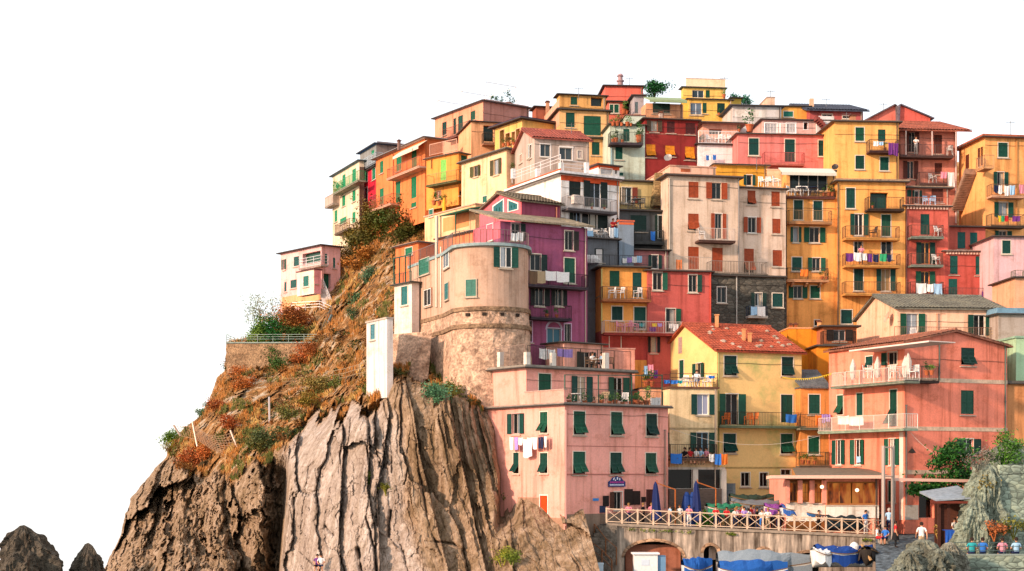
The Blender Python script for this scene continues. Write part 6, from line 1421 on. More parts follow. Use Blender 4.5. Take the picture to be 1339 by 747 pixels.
for a_,b_,t,k in AR: mb.fbox(WF,a_,b_,QZ,t+.05,-1.75,-1.6)
mb.build('arch_back',mat('1c1a18'),wr)
for idx,(a_,b_,t,k) in enumerate(AR):
    mb=MB(); r=(b_-a_)/2; n=18
    for i in range(n):
        t0=math.pi*i/n; t1=math.pi*(i+1)/n; w=.2; c=(a_+b_)/2
        g=lambda tt,o,R_: WF.at(c+(r+R_)*math.cos(tt),o,t-r*k+(r*k+R_)*math.sin(tt))
        mb.hexa([g(t0,.05,0),g(t0,.05,w),g(t1,.05,w),g(t1,.05,0),g(t0,-.05,0),g(t0,-.05,w),g(t1,-.05,w),g(t1,-.05,0)])
    mb.build('arch_trim',mat('a8866a','stone'),wr)
mb=MB(); 
for u0,u1 in zip(us,us[1:]): mb.hexa([WF.at(u0,.12,topz(u0)-.12),WF.at(u1,.12,topz(u1)-.12),WF.at(u1,-.1,topz(u1)-.12),WF.at(u0,-.1,topz(u0)-.12),WF.at(u0,.12,topz(u0)+.06),WF.at(u1,.12,topz(u1)+.06),WF.at(u1,-.1,topz(u1)+.06),WF.at(u0,-.1,topz(u0)+.06)])
mb.build('coping',mat('9a8a7a','slab'),wr)
# big door in the first arch, pink shutters and frame
mb=MB(); a_,b_,t,k=AR[0]; mb.fbox(WF,a_+.1,b_-.1,QZ,t-.25,-.8,-.7); mb.build('arch_infill',mat('a86a52','wall'),wr)
mb=MB(); a_,b_,t,k=AR[1]; mb.fbox(WF,(a_+b_)/2-.05,b_-.05,t-1.0,t-.12,-.8,-.72); mb.build('arch_infill',mat('c8b8ac','wall'),wr)
# moss strips hanging on the coping
mb=MB(); rnd=random.Random(5)
for (a_,b_) in ((820,858),(862,905),(950,962),(1128,1140)):
    for q in range(26): X=rnd.uniform(a_,b_); mb.leaves(WF.pt(X,WF_y if 0 else 691+(X-793)*.045,.14),(.12,.05,.14),5,.12)
m_=mb.build('wall_moss',mat('6a7a24','leaf'),None,kind='stuff')
# railing
RW='d9bda2'
rl=empty('bridge_railing',(A[0]+Lw/2*d.x,A[1],topz(Lw/2)),'long pale wooden railing with crossed boards along the bridge edge','railing')
pts=[WF.at(u,-.02,topz(u)+.05) for u in np.linspace(0,WF.u(1142),18)]
e=pts[-1]; pts+=[Vector(((1154-CX)/F*104.6,104.6,0)),Vector(((1166-CX)/F*105.6,105.6,0))]
for q in pts[-2:]: q.z=gz(q.x,q.y)+.05
for i,p in enumerate(pts):
    mb=MB(); mb.box(p.x-.055,p.x+.055,p.y-.055,p.y+.055,p.z,p.z+1.06); mb.build('post',mat(RW,'wood'),rl)
for p,q in zip(pts,pts[1:]):
    mb=MB(); U=lambda v,z: v+Vector((0,-.03,z)); mb.bar(U(p,.98),U(q,.98),.05); mb.bar(U(p,.12),U(q,.12),.04); mb.bar(U(p,.14),U(q,.95),.028); mb.bar(U(p,.95)+Vector((0,.05,0)),U(q,.14)+Vector((0,.05,0)),.028)
    mb.build('crossed_panel',mat(RW,'wood'),rl)
# steps with rusty rails beside the rock
st=empty('harbour_steps',W3(782,747,104),'dark stone steps going down beside the pink house with rusty rails','steps')
mb=MB(); 
for i in range(14):
    p=W3(799-3.2*i,688,105.0-.12*i); z=CZ-3.5-.26*i; mb.box(p.x-.9,p.x+.35,p.y-1.0,p.y+.8,z-2.5,z)
mb.build('treads',mat('6f665c','rubble'),st)
mb=MB(); pl=[(755,696,103.),(770,707,102.6),(787,719,102.2),(800,733,101.8)]
Ps=[W3(*q) for q in pl]
for a_,b_ in zip(Ps,Ps[1:]): mb.bar(a_,b_,.035); mb.bar(a_-Vector((0,0,.5)),b_-Vector((0,0,.5)),.025)
for q in Ps: mb.bar(q-Vector((0,0,1.3)),q,.04)
mb.build('handrail',mat('8a5a3a','metal'),st); mb=MB()
Ps=[W3(777,685,104.2),W3(792,704,103.4),W3(806,716,103)]
for q in Ps: mb.bar(q-Vector((0,0,1.2)),q,.04)
for a_,b_ in zip(Ps,Ps[1:]): mb.bar(a_,b_,.03)
mb.build('handrail',mat('8a5a3a','metal'),st)
# lower rock beside steps
# ---- boats
def boat(cx,yb,Y,L,B_,Hh,rot,hull,cover,label,peak=.5,cat='boat',z=None,group='boats around the little harbour',ridge=.35):
    c=W3(cx,yb,Y); 
    if z is not None: c.z=z
    e=empty('covered_boat' if cover else 'boat',c,label,cat,group); cr,sr=math.cos(rot),math.sin(rot)
    def T(x,y,zz): return (c.x+x*cr-y*sr,c.y+x*sr+y*cr,c.z+zz)
    n=18; mb=MB(); m=9; ring=[]
    for i in range(n+1):
        t=i/n; x=(t-.5)*L; w=B_/2*(math.sin(math.pi*min(1,t*1.15+.12))**.6 if t<.78 else math.sin(math.pi*min(1,.78*1.15+.12-.0))**.6*(1-((t-.78)/.22)**2)+.02); w=max(w,.03); sheer=Hh*(1+.35*(2*t-1)**2)
        ring.append([T(x,w*math.sin(a)*1.0,sheer*(1-math.cos(a)**2*1.0) if 0 else sheer*abs(math.sin(a))**1.6) for a in np.linspace(-math.pi/2,math.pi/2,m)])
    i0=len(mb.v)
    for r in ring: mb.v+=r
    for i in range(n):
        for j in range(m-1): mb.f.append((i0+i*m+j,i0+(i+1)*m+j,i0+(i+1)*m+j+1,i0+i*m+j+1)); mb.m.append(0)
    mb.f.append(tuple(range(i0,i0+m))); mb.m.append(0); mb.build('hull',mat(hull,'plain',.4),e,smooth=True)
    mb=MB()
    for i in range(n):
        for j in (0,m-1): mb.bar(ring[i][j],ring[i+1][j],.035)
    mb.build('gunwale',mat('7a5a3a','wood'),e)
    if cover:
        mb=MB(); k=8; rr=random.Random(label)
        for i in range(n+1):
            t=i/n; a=Vector(ring[i][0]); b=Vector(ring[i][-1])
            for j in range(k+1):
                s=j/k; p=a.lerp(b,s); o=(p-(a+b)/2)*(.14 if j in (0,k) else .10); up=ridge*(1-abs(2*s-1)**1.3)*(1-abs(2*t-2*peak)*.5)+.05; drop=-(Hh*.85+.1*math.sin(t*17)) if j in (0,k) else 0
                p=p+o+Vector((0,0,up+drop+rr.uniform(-.05,.05)+.04*math.sin(t*25))); mb.v.append(tuple(p))
        for i in range(n):
            for j in range(k): q=i*(k+1)+j; mb.f.append((q,q+1,q+k+2,q+k+1)); mb.m.append(0)
        mb.build('tarpaulin',mat(cover,'cloth'),e)
    else:
        mb=MB()
        for t in (-.25,.05,.3): mb.hexa([T(t*L-.12,-B_*.42,Hh*.7),T(t*L+.12,-B_*.42,Hh*.7),T(t*L+.12,B_*.42,Hh*.7),T(t*L-.12,B_*.42,Hh*.7)]+[T(t*L-.12,-B_*.42,Hh*.7+.05),T(t*L+.12,-B_*.42,Hh*.7+.05),T(t*L+.12,B_*.42,Hh*.7+.05),T(t*L-.12,B_*.42,Hh*.7+.05)])
        mb.build('thwart',mat('b08a5a','wood'),e)
    return e
boat(985,0,109.0,3.4,1.5,.75,.05,'3a4a40','26382c','boat under dark green tarpaulin in front of the yellow house',z=PZ+1.15)
boat(998,0,107.4,4.6,1.7,.8,-.03,'8a8a88','6a6e72','boat under grey tarpaulin behind the bridge railing',z=PZ+.75)
boat(947,0,106.6,2.6,1.3,.6,.15,'e0dcd6','2a7a5a','small white boat half covered by a green sheet',z=PZ+.7)
boat(1022,0,106.2,2.4,1.2,.6,0,'d8d4d0','7a3f8a','small white boat with purple cover near the verandah',z=PZ+.7)
boat(1040,0,105.8,2.2,1.1,.5,.3,'c8ccd0','2f5aa0','small pale boat with blue cover beside the verandah pillars',z=PZ+.75)
boat(1082,0,105.9,3.4,1.2,.6,.25,'3a6aa0',None,'open blue and white rowing boat beside the verandah base wall',z=PZ+.3)
boat(1110,0,104.9,3.2,1.3,.6,.1,'2a3038','1c2a30','dark boat with dark cover behind the right railing end',z=PZ-.1)
boat(1000,0,99.5,6.2,2.1,.9,.02,'b8b4ac','7f8a92','long boat under grey blue tarpaulin below the bridge wall',z=CZ-6.95,ridge=1.15,peak=.42)
boat(985,0,97.2,4.4,1.8,.8,.04,'d8d8d8','1c549c','boat under bright blue tarpaulin in front of the grey one',z=CZ-7.05,ridge=.8)
boat(912,0,98.6,2.0,1.2,.8,.2,'c8c8c8','174f96','small blue covered boat at the foot of the arched door',z=CZ-6.95,ridge=.8)
bb=boat(1103,0,98.5,3.8,1.7,.9,.08,'d8dcdc','173f86','white boat under deep blue tarpaulin with covered outboard motor',z=CZ-6.0,ridge=.45)
p=W3(1117,719,98.6); mb=MB(); mb.lathe(p,[(.2,-.2),(.28,0),(.3,.25),(.2,.42),(.05,.5)],12); mb.build('outboard_cover',mat('e0dcd8','cloth'),bb)
boat(1079,0,97.8,1.9,1.1,.8,.4,'e4e2de','e0dedb','small white covered boat left of the deep blue one',z=CZ-5.95,ridge=.3)
boat(1137,0,99.2,3.0,1.3,.8,1.2,'2f2a26','3a3430','dark wooden boat leaning at the slipway edge',z=CZ-5.9)
mb=MB(); a_=W3(1127,712,98.4); b_=W3(1139,733,97.6); mb.bar(a_,b_,.09); mb.build('plank',mat('b89060','wood'),None,'light wooden plank leaning on the dark boat','plank')
# white cabinet
e=empty('white_cabinet',W3(850,760,101.8),'white metal cabinet standing in front of the wide arch','cabinet'); p=W3(829,725,101.8); q=W3(860,725,101.8)
mb=MB(); mb.box(p.x,q.x,101.8,102.7,QZ,p.z); mb.build('body',mat('e4e4e2','plain',.5),e); mb=MB(); mb.box(p.x-.12,q.x+.12,101.65,102.85,p.z,p.z+.1); mb.build('lid',mat('eeeeec','plain',.5),e)
mb=MB(); mb.box(q.x+.01,q.x+.55,101.95,102.65,QZ,p.z-.1); mb.build('side_unit',mat('6a90b0','plain',.5),e)
mb=MB(); mb.box((p.x+q.x)/2-.3,(p.x+q.x)/2+.25,101.785,101.795,p.z-.75,p.z-.35); mb.build('notice',mat('c8d4e0'),e)
# crates and buoys at the left foot
def smallbox(x,y,Y,w,hh,dd,col,name,label,cat):
    p=W3(x,y,Y); mb=MB(); mb.box(p.x-w/2,p.x+w/2,Y,Y+dd,p.z,p.z+hh); mb.box(p.x-w/2-.03,p.x+w/2+.03,Y-.03,Y+dd+.03,p.z+hh*.86,p.z+hh+.02); o=mb.build(name,mat(col,'plain',.6),None,label,cat); return o
smallbox(781,747,100.5,.8,.5,.6,'c8d8e0','crate','pale crate at the foot of the harbour steps','crate')
p=W3(770,742,100.3); mb=MB(); mb.lathe(p,[(.1,-.05),(.36,.05),(.42,.2),(.3,.4),(.05,.45)],12); mb.build('buoy',mat('e0501c','plain',.5),None,'orange mooring buoy beside the pale crate','buoy')
smallbox(766,748,100.1,1.1,.3,.6,'2f7ac0','crate','blue crate under the orange buoy','crate')
# closed umbrellas
def umbrella(x,ytop,ybot,Y,label):
    p=W3(x,ybot,Y); z1=CZ+(HY-ytop)/F*Y; e=empty('closed_umbrella',p,label,'umbrella','closed umbrellas on the square'); Hh=z1-p.z
    mb=MB(); mb.bar(p,(p.x,p.y,z1+.1),.035,6); mb.bar((p.x,p.y,z1-.1),(p.x+1.3,p.y+.2,z1-.55),.05); mb.bar((p.x+1.3,p.y+.2,z1-.55),(p.x+1.3,p.y+.2,p.z),.05); mb.build('pole',mat('b0622f','wood'),e)
    mb=MB(); n=14; i0=0; prof=[(.03,1),(.12,.93),(.2,.7),(.27,.4),(.33,.18),(.26,.15)]
    for r,z in prof:
        for k in range(n): t=2*math.pi*k/n; rr=r*(1+.22*(k%2)); mb.v.append((p.x+rr*math.cos(t)-.1*z,p.y+rr*math.sin(t),p.z+z*Hh))
    for j in range(len(prof)-1):
        for k in range(n): mb.f.append((j*n+k,j*n+(k+1)%n,(j+1)*n+(k+1)%n,(j+1)*n+k)); mb.m.append(0)
    mb.build('canopy',mat('1b2a5c','cloth'),e)
umbrella(859,630,690,106.0,'closed dark blue umbrella near the pink house menu boards'); umbrella(912,629,692,105.8,'closed dark blue umbrella before the dark arcade')
for i,x in enumerate((898,906)):
    p=W3(x,690,107.5); mb=MB(); mb.lathe(p,[(.3,0),(.34,.5),(.36,1.6),(.25,2.2),(.1,2.5)],10); mb.build('covered_heater',mat('1c3a78','cloth'),None,'dark blue cloth covered heater beside the closed umbrella','cover','covered heaters')
# the sign over the pink house door: blue board with scalloped top
h=HS['pink1']; f=h.F; u0,u1=f.u(vx('ZB',698)),f.u(vx('ZB',785)); z0,z1=f.z(vx('ZB',740),vy('ZB',306)),f.z(vx('ZB',740),vy('ZB',250)); w=u1-u0; hh=z1-z0
sg=[(0,0),(1,0),(1,.45),(.92,.55),(.85,.6),(.75,.85),(.6,.9),(.5,1),(.4,.9),(.25,.85),(.15,.6),(.08,.55),(0,.45)]
mb=MB(); fr=[f.at(u0+w*a,.12,z0+hh*b) for a,b in sg]; bk=[f.at(u0+w*a,.03,z0+hh*b) for a,b in sg]; mb.face(fr)
for i in range(len(sg)): mb.face([bk[i],bk[(i+1)%len(sg)],fr[(i+1)%len(sg)],fr[i]])
S_=mb.build('sign_board',mat('27386e','plain',.5),h.root)
def bits(L,col,nm):
    mb=MB()
    for a,b,c,d_ in L: mb.fbox(f,u0+w*a,u0+w*c,z0+hh*b,z0+hh*d_,.122,.135)
    mb.build(nm,mat(col,'plain',.5),S_)
bits([(.26,.62,.32,.78),(.30,.78,.36,.84),(.48,.66,.54,.9),(.62,.6,.68,.8),(.36,.55,.42,.66)],'e8e8f0','emblem')
bits([(.08+.085*i,.33,.08+.085*i+.05,.5) for i in range(10)],'b83a8a','lettering'); bits([(.06+.062*i,.10,.06+.062*i+.034,.24) for i in range(14)],'d8dcec','lettering')
# gantry poles
g=empty('gantry',W3(1160,712,101.5),'two tall grey poles joined by small crossbar beside the slipway','gantry')
for x,yt,yb,Y in ((1155,583,713,101.5),(1167.6,583,708,102.3)): mb=MB(); mb.bar(W3(x,yb+4,Y),W3(x,yt,Y),.13,8); mb.build('pole',mat('a89a90','metal'),g)
mb=MB(); mb.bar(W3(1155,585,101.5),W3(1167.6,585,102.3),.06); mb.bar(W3(1167.6,627,102.3),W3(1271,629,102.3),.14); mb.bar(W3(1155,623,101.5),W3(1167.6,623,102.3),.05); mb.build('beam',mat('d0a898','metal'),g)
for x,Y in ((1155,101.5),(1167.6,102.3)): mb=MB(); p=W3(x,715,Y); mb.box(p.x-.3,p.x+.3,Y-.3,Y+.3,p.z-.8,p.z+.5); mb.build('footing',mat('9a9288','slab'),g)
# kiosk
k=empty('wooden_kiosk',W3(1240,700,100),'brown wooden kiosk with grey pitched roof in front of the rocks','kiosk')
a_=W3(1217,652,98.5); b_=W3(1268,646,98.5); mb=MB()
def P_(x,y,z): return (x,y,z)
z0=W3(1217,655,98.5).z; z1=W3(1268,645,98.5).z
mb.hexa([(a_.x,97.3,z0),(b_.x,97.3,z0+.15),(b_.x,101.2,z1+.35),(a_.x,101.2,z0+.45),(a_.x,97.3,z0+.1),(b_.x,97.3,z0+.25),(b_.x,101.2,z1+.47),(a_.x,101.2,z0+.57)]); mb.build('roof',mat('8f9aa4','slab'),k)
for x,Y in ((1228,97.8),(1240,97.8),(1224,101),(1264,97.8)): 
    p=W3(x,660,Y); mb=MB(); mb.box(p.x-.09,p.x+.09,Y-.09,Y+.09,gz(p.x,Y)-.3,z0+.15); mb.build('post',mat('4a2a20','wood'),k)
p=W3(1224,660,101.1); q=W3(1266,660,101.1); mb=MB(); mb.box(p.x,q.x,101.1,101.25,gz(p.x,101)-.3,z0+.4); mb.build('back_wall',mat('5a3628','wood'),k)
p=W3(1229,660,98.); q=W3(1241,660,98); mb=MB(); mb.box(p.x,q.x,97.9,98.,gz(p.x,98)-.2,z0+.1); mb.build('front_panel',mat('4f2c20','wood'),k)
p=W3(1217,700,97.5); q=W3(1268,700,97.5); mb=MB(); mb.box(p.x,q.x,97.2,97.3,z0-.15,z0); mb.build('fascia',mat('6a2f22','wood'),k)
p=W3(1236,710,96.5); q=W3(1259,710,96.5); mb=MB(); n=10
for i in range(n):
    xa=p.x+(q.x-p.x)*i/n; xb=p.x+(q.x-p.x)*(i+1)/n; za=W3(0,694,96.5).z; oa=.06*(i%2); ob=.06*((i+1)%2); mb.face([(xa,96.5-oa,za-1.0),(xb,96.5-ob,za-1.0),(xb,96.5,za),(xa,96.5,za)]); mb.face([(xa,96.5,za),(xb,96.5,za),(xb,97.4,za+.03),(xa,97.4,za+.03)])
mb.build('blue_tarpaulin',mat('1f55b0','cloth'),None,'blue tarpaulin draped over a counter below the wooden kiosk','tarpaulin')
# trees and shrubs
def tree(x,yb,Y,hgt,crowns,label,col,trunk='5a4636',leaf=.2,name='tree',n=900,group=None,tr=.12):
    b=W3(x,yb,Y); e=empty(name,b,label,'tree',group); mb=MB(); top=b+Vector((0,0,hgt)); mb.bar(b-Vector((0,0,.5)),top,tr,7,tr*.55)
    for c,r in crowns: mb.bar(b+Vector((0,0,hgt*.7)),Vector(c),tr*.5,5,tr*.15)
    mb.build('trunk',mat(trunk,'wood'),e); mb=MB()
    for i,(c,r) in enumerate(crowns): mb.leaves(c,r,n,leaf,clump=10,seed=i+len(label))
    mb.build('crown',mat(col,'leaf'),e); return e
tree(1238,700,104,3.2,[(W3(1243,612,103.8),(1.9,1.2,1.5)),(W3(1254,596,104),(1.5,1.1,1.1)),(W3(1228,630,103.6),(2.0,1.1,.9)),(W3(1262,615,104),(1.0,1.,1.3)),(W3(1210,640,103.6),(1.1,.8,.5))],'dark leafy fig tree against the salmon house wall','2a5a22',leaf=.34,n=620,name='fig_tree')
tree(856,128,158,1.5,[(W3(849,118,158),(1.0,.9,.9)),(W3(862,116,158),(1.4,1.,.8)),(W3(856,112,158),(1.2,.9,.6))],'rounded green tree on the ridge beside the coral house','1f5a30',leaf=.3,n=450,name='round_tree')
tree(968,138,158,.8,[(W3(967,130,158),(1.0,.9,.8)),(W3(974,133,158),(.8,.8,.6))],'small green tree behind the bright yellow ridge house','2a6a50',leaf=.3,n=300,name='round_tree')
tree(340,440,166,3.,[(W3(338,402,166),(2.2,1.5,1.8)),(W3(350,398,166),(2.3,1.5,1.5)),(W3(330,412,166),(1.1,1.2,1.8)),(W3(352,414,166),(1.6,1.2,1.4))],'sparse grey green tree at the headland edge','96a498',trunk='6a5a54',leaf=.2,n=420,name='olive_tree')
def shrub(x,y,Y,r,col,label,leaf=.22,n=500,group='shrubs on the cliff and headland',rz=None,name='shrub'):
    p=W3(x,y,Y); rz=rz or r*.75; mb=MB(); mb.leaves((p.x,p.y,p.z+rz*.5),(r,r*.8,rz),n,leaf,clump=9,seed=x)
    for k_ in range(5): a_=random.uniform(0,6.28); mb.bar((p.x,p.y,p.z-.5),(p.x+r*.5*math.cos(a_),p.y+r*.4*math.sin(a_),p.z+rz*.6),.04)
    return mb.build(name,mat(col,'leaf'),None,label,'shrub',group,base=p)
def surfY(x,y):
    rows_p=HY-(CLZ-CZ)/CLY*F; cols=CX+F*CLX/CLY; dd=(rows_p-y)**2+(cols-x)**2; dd[:, :5]=1e9; dd[0]=1e9; dd[-1]=1e9; i=np.unravel_index(np.argmin(dd),dd.shape); return CLY[i]
def cshrub(x,y,r,col,label,**k): return shrub(x,y,float(surfY(x,y))-r*.3,r,col,label,**k)
for x,y,r,c,l,Yq in [(343,447,1.7,'5a7a30','bright green bush on the garden terrace',152.2),(358,447,1.9,'1d5a1e','dark rounded bush on the garden terrace',151.8),(335,447,1.2,'6f8a3a','yellow green bush behind the terrace rail',152),(366,436,2.6,'a8703a','rusty orange bush below the pink headland house',154),(390,434,2.2,'8a4f26','brown bush under the arcade terrace',154),
    (406,447,1.6,'5a5a28','olive bush at the stair foot',152),(383,447,1.3,'3d5a22','low dark bush between the rusty bush and the stair',152)]: shrub(x,y-4,Yq,r,c,l,n=int(500*r*r),leaf=.24)
for x,y,r,c,l in [
    (358,476,1.6,'33551c','green bush spilling down the terrace wall'),(365,484,1.3,'3d5a22','smaller green bush under the terrace wall')]: cshrub(x,y,r,c,l)
for x,y,r,c,l in [(508,295,3.2,'55571f','large olive bush under the orange house'),(527,290,2.6,'3f5a22','green bush below the big orange house'),(490,305,2.8,'6a5a24','straw coloured bush below the crimson house'),(475,315,2.2,'7a6a2c','pale dry bush below the cream house'),(545,285,1.6,'4a6a24','small bush on the ledge by the peach terrace'),
    (535,303,2.4,'4a4f20','dark olive bush right of the large one under the orange house'),(472,325,2.2,'5f5a28','olive bush above the pink headland house roof'),(478,365,1.3,'4a6a50','blue green agave clump on the slope'),(463,395,1.1,'4a6a4a','agave clump midway down the slope'),(462,415,.9,'3f5a3a','lowest agave clump on the slope'),(470,350,2.0,'a0682c','rusty grass clump beside the tower'),(452,345,1.8,'7a5a2a','brown shrub right of the pink headland house'),
    (576,522,1.3,'4f7a5c','agave growing at the foot of the stone bastion'),(590,520,1.2,'6a6a2c','yellow green clump beside the bastion agave'),(628,508,.9,'6a7a24','small bright clump beside the pink house wall'),(618,515,.9,'7a6a34','dry clump beside the pink house wall'),(600,508,.8,'4a6a24','green tuft under the bastion'),
    (227,580,1.3,'5a7a20','yellow green bush on the left outline'),(222,590,1.0,'8a7a24','mustard bush on the left outline'),(262,470+72,.8,'4a6a3a','small bush on the upper left outline'),(380,545,1.2,'6a6a34','grey green shrub above the slab edge'),(408,530,1.1,'7a6a2a','yellowish shrub above the slab edge'),(415,510,1.6,'8a7a44','pale tangled shrub under the fence'),(440,505,1.0,'5a6a2c','green tuft by the short fence'),
    (355,582,1.6,'4f5a34','grey green scrub above the dark gully'),(340,590,1.1,'5f5a2c','olive scrub above the dark gully'),(300,560,1.1,'9a4f24','rust red scrub near the net fence'),(285,480+55,1.2,'9a5228','rust red scrub above the net fence'),(320,505,1.3,'a8602a','orange dry scrub on the upper slope'),(310,490,1.0,'b0622c','orange tuft on the upper slope'),(250,610,1.4,'a8582c','orange scrub left below the net'),(265,600,1.1,'b0602c','bright orange tuft below the net'),(235,612,.8,'8a5a2c','small brown tuft on the left shoulder'),(395,475,1.6,'a85a2a','orange scrub below the garden wall'),(410,465,1.3,'9a5a30','rusty scrub near the garden stair'),
    (657,735,.9,'8a8a2c','yellow tuft on the low rock'),(670,733,.7,'6a7a2a','green tuft on the low rock'),(668,658,.7,'4a6a24','green tuft in the shaded cleft'),(505,640,.5,'6a6a24','tuft in a crack of the pale slab'),(482,625,.5,'5a6a24','tuft high in a crack of the pale slab')]: cshrub(x,y,r,c,l,n=int(300+420*r*r),leaf=.3 if r>1.8 else .2 if r>1 else .15)
# dry grass and scrub covering the slope
def scrub():
    rnd=np.random.RandomState(4); nr,nc=CLX.shape; mbs={'aa733c':MB(),'86693c':MB(),'5f6430':MB(),'c09c62':MB()}; cnt=0; keys=list(mbs)
    PYg=HY-(CLZ-CZ)/CLY*F
    while cnt<30000:
        i=rnd.randint(3,nr-4); j=rnd.randint(8,nc-3)
        if CLR[i,j]>.35 or PYg[i,j]<255: continue
        x,y,z=CLX[i,j],CLY[i,j],CLZ[i,j]
        c=fbm(np.array([x*.35]),np.array([y*.2]),np.array([z*.35]),3,55)[0]
        if abs(c)<.16: continue
        c2=fbm(np.array([x*.8]),np.array([y*.2]),np.array([z*.8]),2,58)[0]
        key=keys[0] if c>0 and c2>-.1 else keys[1] if c>0 else (keys[2] if c2>.12 else keys[3] if c2<-.2 else keys[0])
        mb=mbs[key]; h_=rnd.uniform(.15,.42); 
        for q in range(2):
            a=rnd.uniform(0,6.28); w=rnd.uniform(.02,.05); dx,dy=math.cos(a),math.sin(a); lx,ly=rnd.uniform(-.35,.35),rnd.uniform(-.4,.1)
            i0=len(mb.v); mb.v+=[(x-dx*w,y-dy*w,z-.08),(x+dx*w,y+dy*w,z-.08),(x+lx*h_+dx*w*.8,y+ly*h_,z+h_*.8),(x+lx*h_*1.3,y+ly*h_,z+h_)]; mb.f.append((i0,i0+1,i0+2,i0+3)); mb.m.append(0)
        cnt+=1
    mc={'4a4f22':MB(),'6a4a26':MB(),'8a5a2c':MB(),'34431c':MB()}; kk=list(mc); cnt=0
    while cnt<520:
        i=rnd.randint(3,nr-4); j=rnd.randint(8,nc-3); x,y,z=CLX[i,j],CLY[i,j],CLZ[i,j]; pxx=CX+F*x/y; pyy=PYg[i,j]
        if CLR[i,j]>.4 or pyy<262: continue
        c=fbm(np.array([x*.16]),np.array([y*.1]),np.array([z*.16]),3,155)[0]; dense=(440<pxx<565 and pyy<345)
        if c<.0 and not dense: continue
        r=rnd.uniform(.25,.8)*(1.7 if dense else 1); mc[kk[rnd.randint(0,4) if not dense else rnd.choice([0,0,3,1])]].leaves((x,y-r*.2,z+r*.3),(r,r*.8,r*.65),int(60*r*r+40),.2,clump=5,seed=int(rnd.randint(1e6))); cnt+=1
    for k_,mb in mc.items(): mb.build('scrub',mat(k_,'leaf'),None,kind='stuff')
    for k_,mb in mbs.items(): mb.build('dry_grass',mat(k_,'leaf'),None,kind='stuff')
scrub()
# garden terrace on the headland, with rail
gt=empty('garden_terrace_wall',W3(350,486,150.5),'rubble retaining wall of the garden terrace on the headland','wall')
tf=Face(((296-CX)/F*150.4,150.4),(math.cos(-.03),math.sin(-.03)),(math.sin(-.03),-math.cos(-.03)),9.4)
mb=MB(); mb.fbox(tf,0,9.2,tf.z(350,488),tf.z(350,449),-6,.0); mb.build('wall',mat('a08264','rubble'),gt)
mb=MB(); mb.fbox(tf,-.05,9.3,tf.z(350,449),tf.z(350,449)+.12,-6.05,.1); mb.build('coping',mat('8fa098','slab'),gt)
mb=MB(); z=tf.z(350,449)+.12; rail_mesh(mb,[tf.at(0,-4,z),tf.at(0,-.05,z),tf.at(9.2,-.05,z)],.75,'h'); mb.build('railing',mat('9aa8a0','metal'),gt)
mb=MB(); p0=tf.at(9.2,-.05,z); p1=W3(434,412,151); rail_mesh(mb,[p0,p1],.9,'i',.3); mb.bar(p0,p1,.15); mb.build('stair_railing',mat('6a7a78','metal'),gt)
# rail and stair of the pink house
mb=MB(); a_=W3(381,408,157); b_=W3(418,406,155.5); c_=W3(433,413,154); rail_mesh(mb,[a_,b_,c_],.95,'h'); mb.build('white_railing',mat('d8d4d4','metal'),None,'white rail along the path below the pink headland house','railing')
mb=MB()
for i in range(9): p=W3(431-1.6*i*.6,405-3.4*i,155.5+.25*i); mb.box(p.x-.5,p.x+.5,p.y,p.y+.9,p.z-.3,p.z)
mb.build('outside_stair',mat('c8b8b0','slab'),None,'short pale outside stair beside the pink headland house','stair')
mb=MB(); rail_mesh(mb,[W3(434,405,155.3),W3(422,376,157.5)],.9,'h'); mb.build('white_railing',mat('d8d4d4','metal'),None,'white handrail of the stair by the pink headland house','railing')
mb=MB(); f=HS['pinkL'].L
# fences on the slope
def fence(P,hh,col,label,style='h'):
    Q=[W3(x,y,float(surfY(x,y))-.4) for x,y in P]; mb=MB(); rail_mesh(mb,Q,hh,style,.25); return mb.build('slope_fence',mat(col,'wood'),None,label,'fence')
fence([(370,508),(395,507),(413,503)],.9,'8a7254','low wooden fence on the slope below the garden')
fence([(428,505),(452,501),(462,498),(478,494)],1.2,'9a8468','taller wooden fence beside the white narrow house')
fence([(505,425),(515,424)],.8,'5a4434','short dark rail beside the tower')
# rockfall net
nf=empty('rockfall_net',W3(280,590,132),'sagging brown rockfall net between leaning metal posts on the slope','net')
A1=W3(253,556,134); A2=W3(258,575,133.5); B1=W3(303,566,130.5); B2=W3(317,598,129.5); 
mb=MB(); 
for i in range(15):
    t=i/14; s_=.6*math.sin(math.pi*t); a_=A1.lerp(B1,t)-Vector((0,0,s_)); b_=A2.lerp(B2,t)-Vector((0,0,s_*.6)); mb.bar(a_,b_,.022)
for j in range(9):
    s=j/8; pr=None
    for i in range(15):
        t=i/14; sg_=.6*math.sin(math.pi*t); a_=A1.lerp(B1,t)-Vector((0,0,sg_)); b_=A2.lerp(B2,t)-Vector((0,0,sg_*.6)); q=a_.lerp(b_,s)
        if pr: mb.bar(pr,q,.022)
        pr=q
mb.build('netting',mat('9a7a60','metal'),nf)
for a_,b_ in ((A1+Vector((-.1,0,.3)),A2+Vector((0,0,-.6))),(B1+Vector((-.1,-.1,.2)),B2+Vector((.1,-.2,-.5))),(W3(227,556,135),W3(236,570,135))): mb=MB(); mb.bar(a_,b_,.09,6); mb.build('post',mat('b8a090','metal'),nf)
mb=MB(); mb.bar(W3(227,557,135),W3(253,558,134),.02); mb.bar(W3(236,570,135),W3(258,575,133.5),.02)
for i in range(7): t=i/7; mb.bar(W3(228+26*t,557,135-t),W3(236+20*t,571,135-1.4*t),.02)
mb.build('netting',mat('9a7a60','metal'),nf)
mb=MB(); p=W3(352,520,float(surfY(352,530))-.8); q=W3(352.5,553,float(surfY(352,553))-.7); mb.bar(q,p,.09,6); mb.build('drain_post',mat('b8a8a0','metal'),None,'pale upright post standing on the middle slope','post')
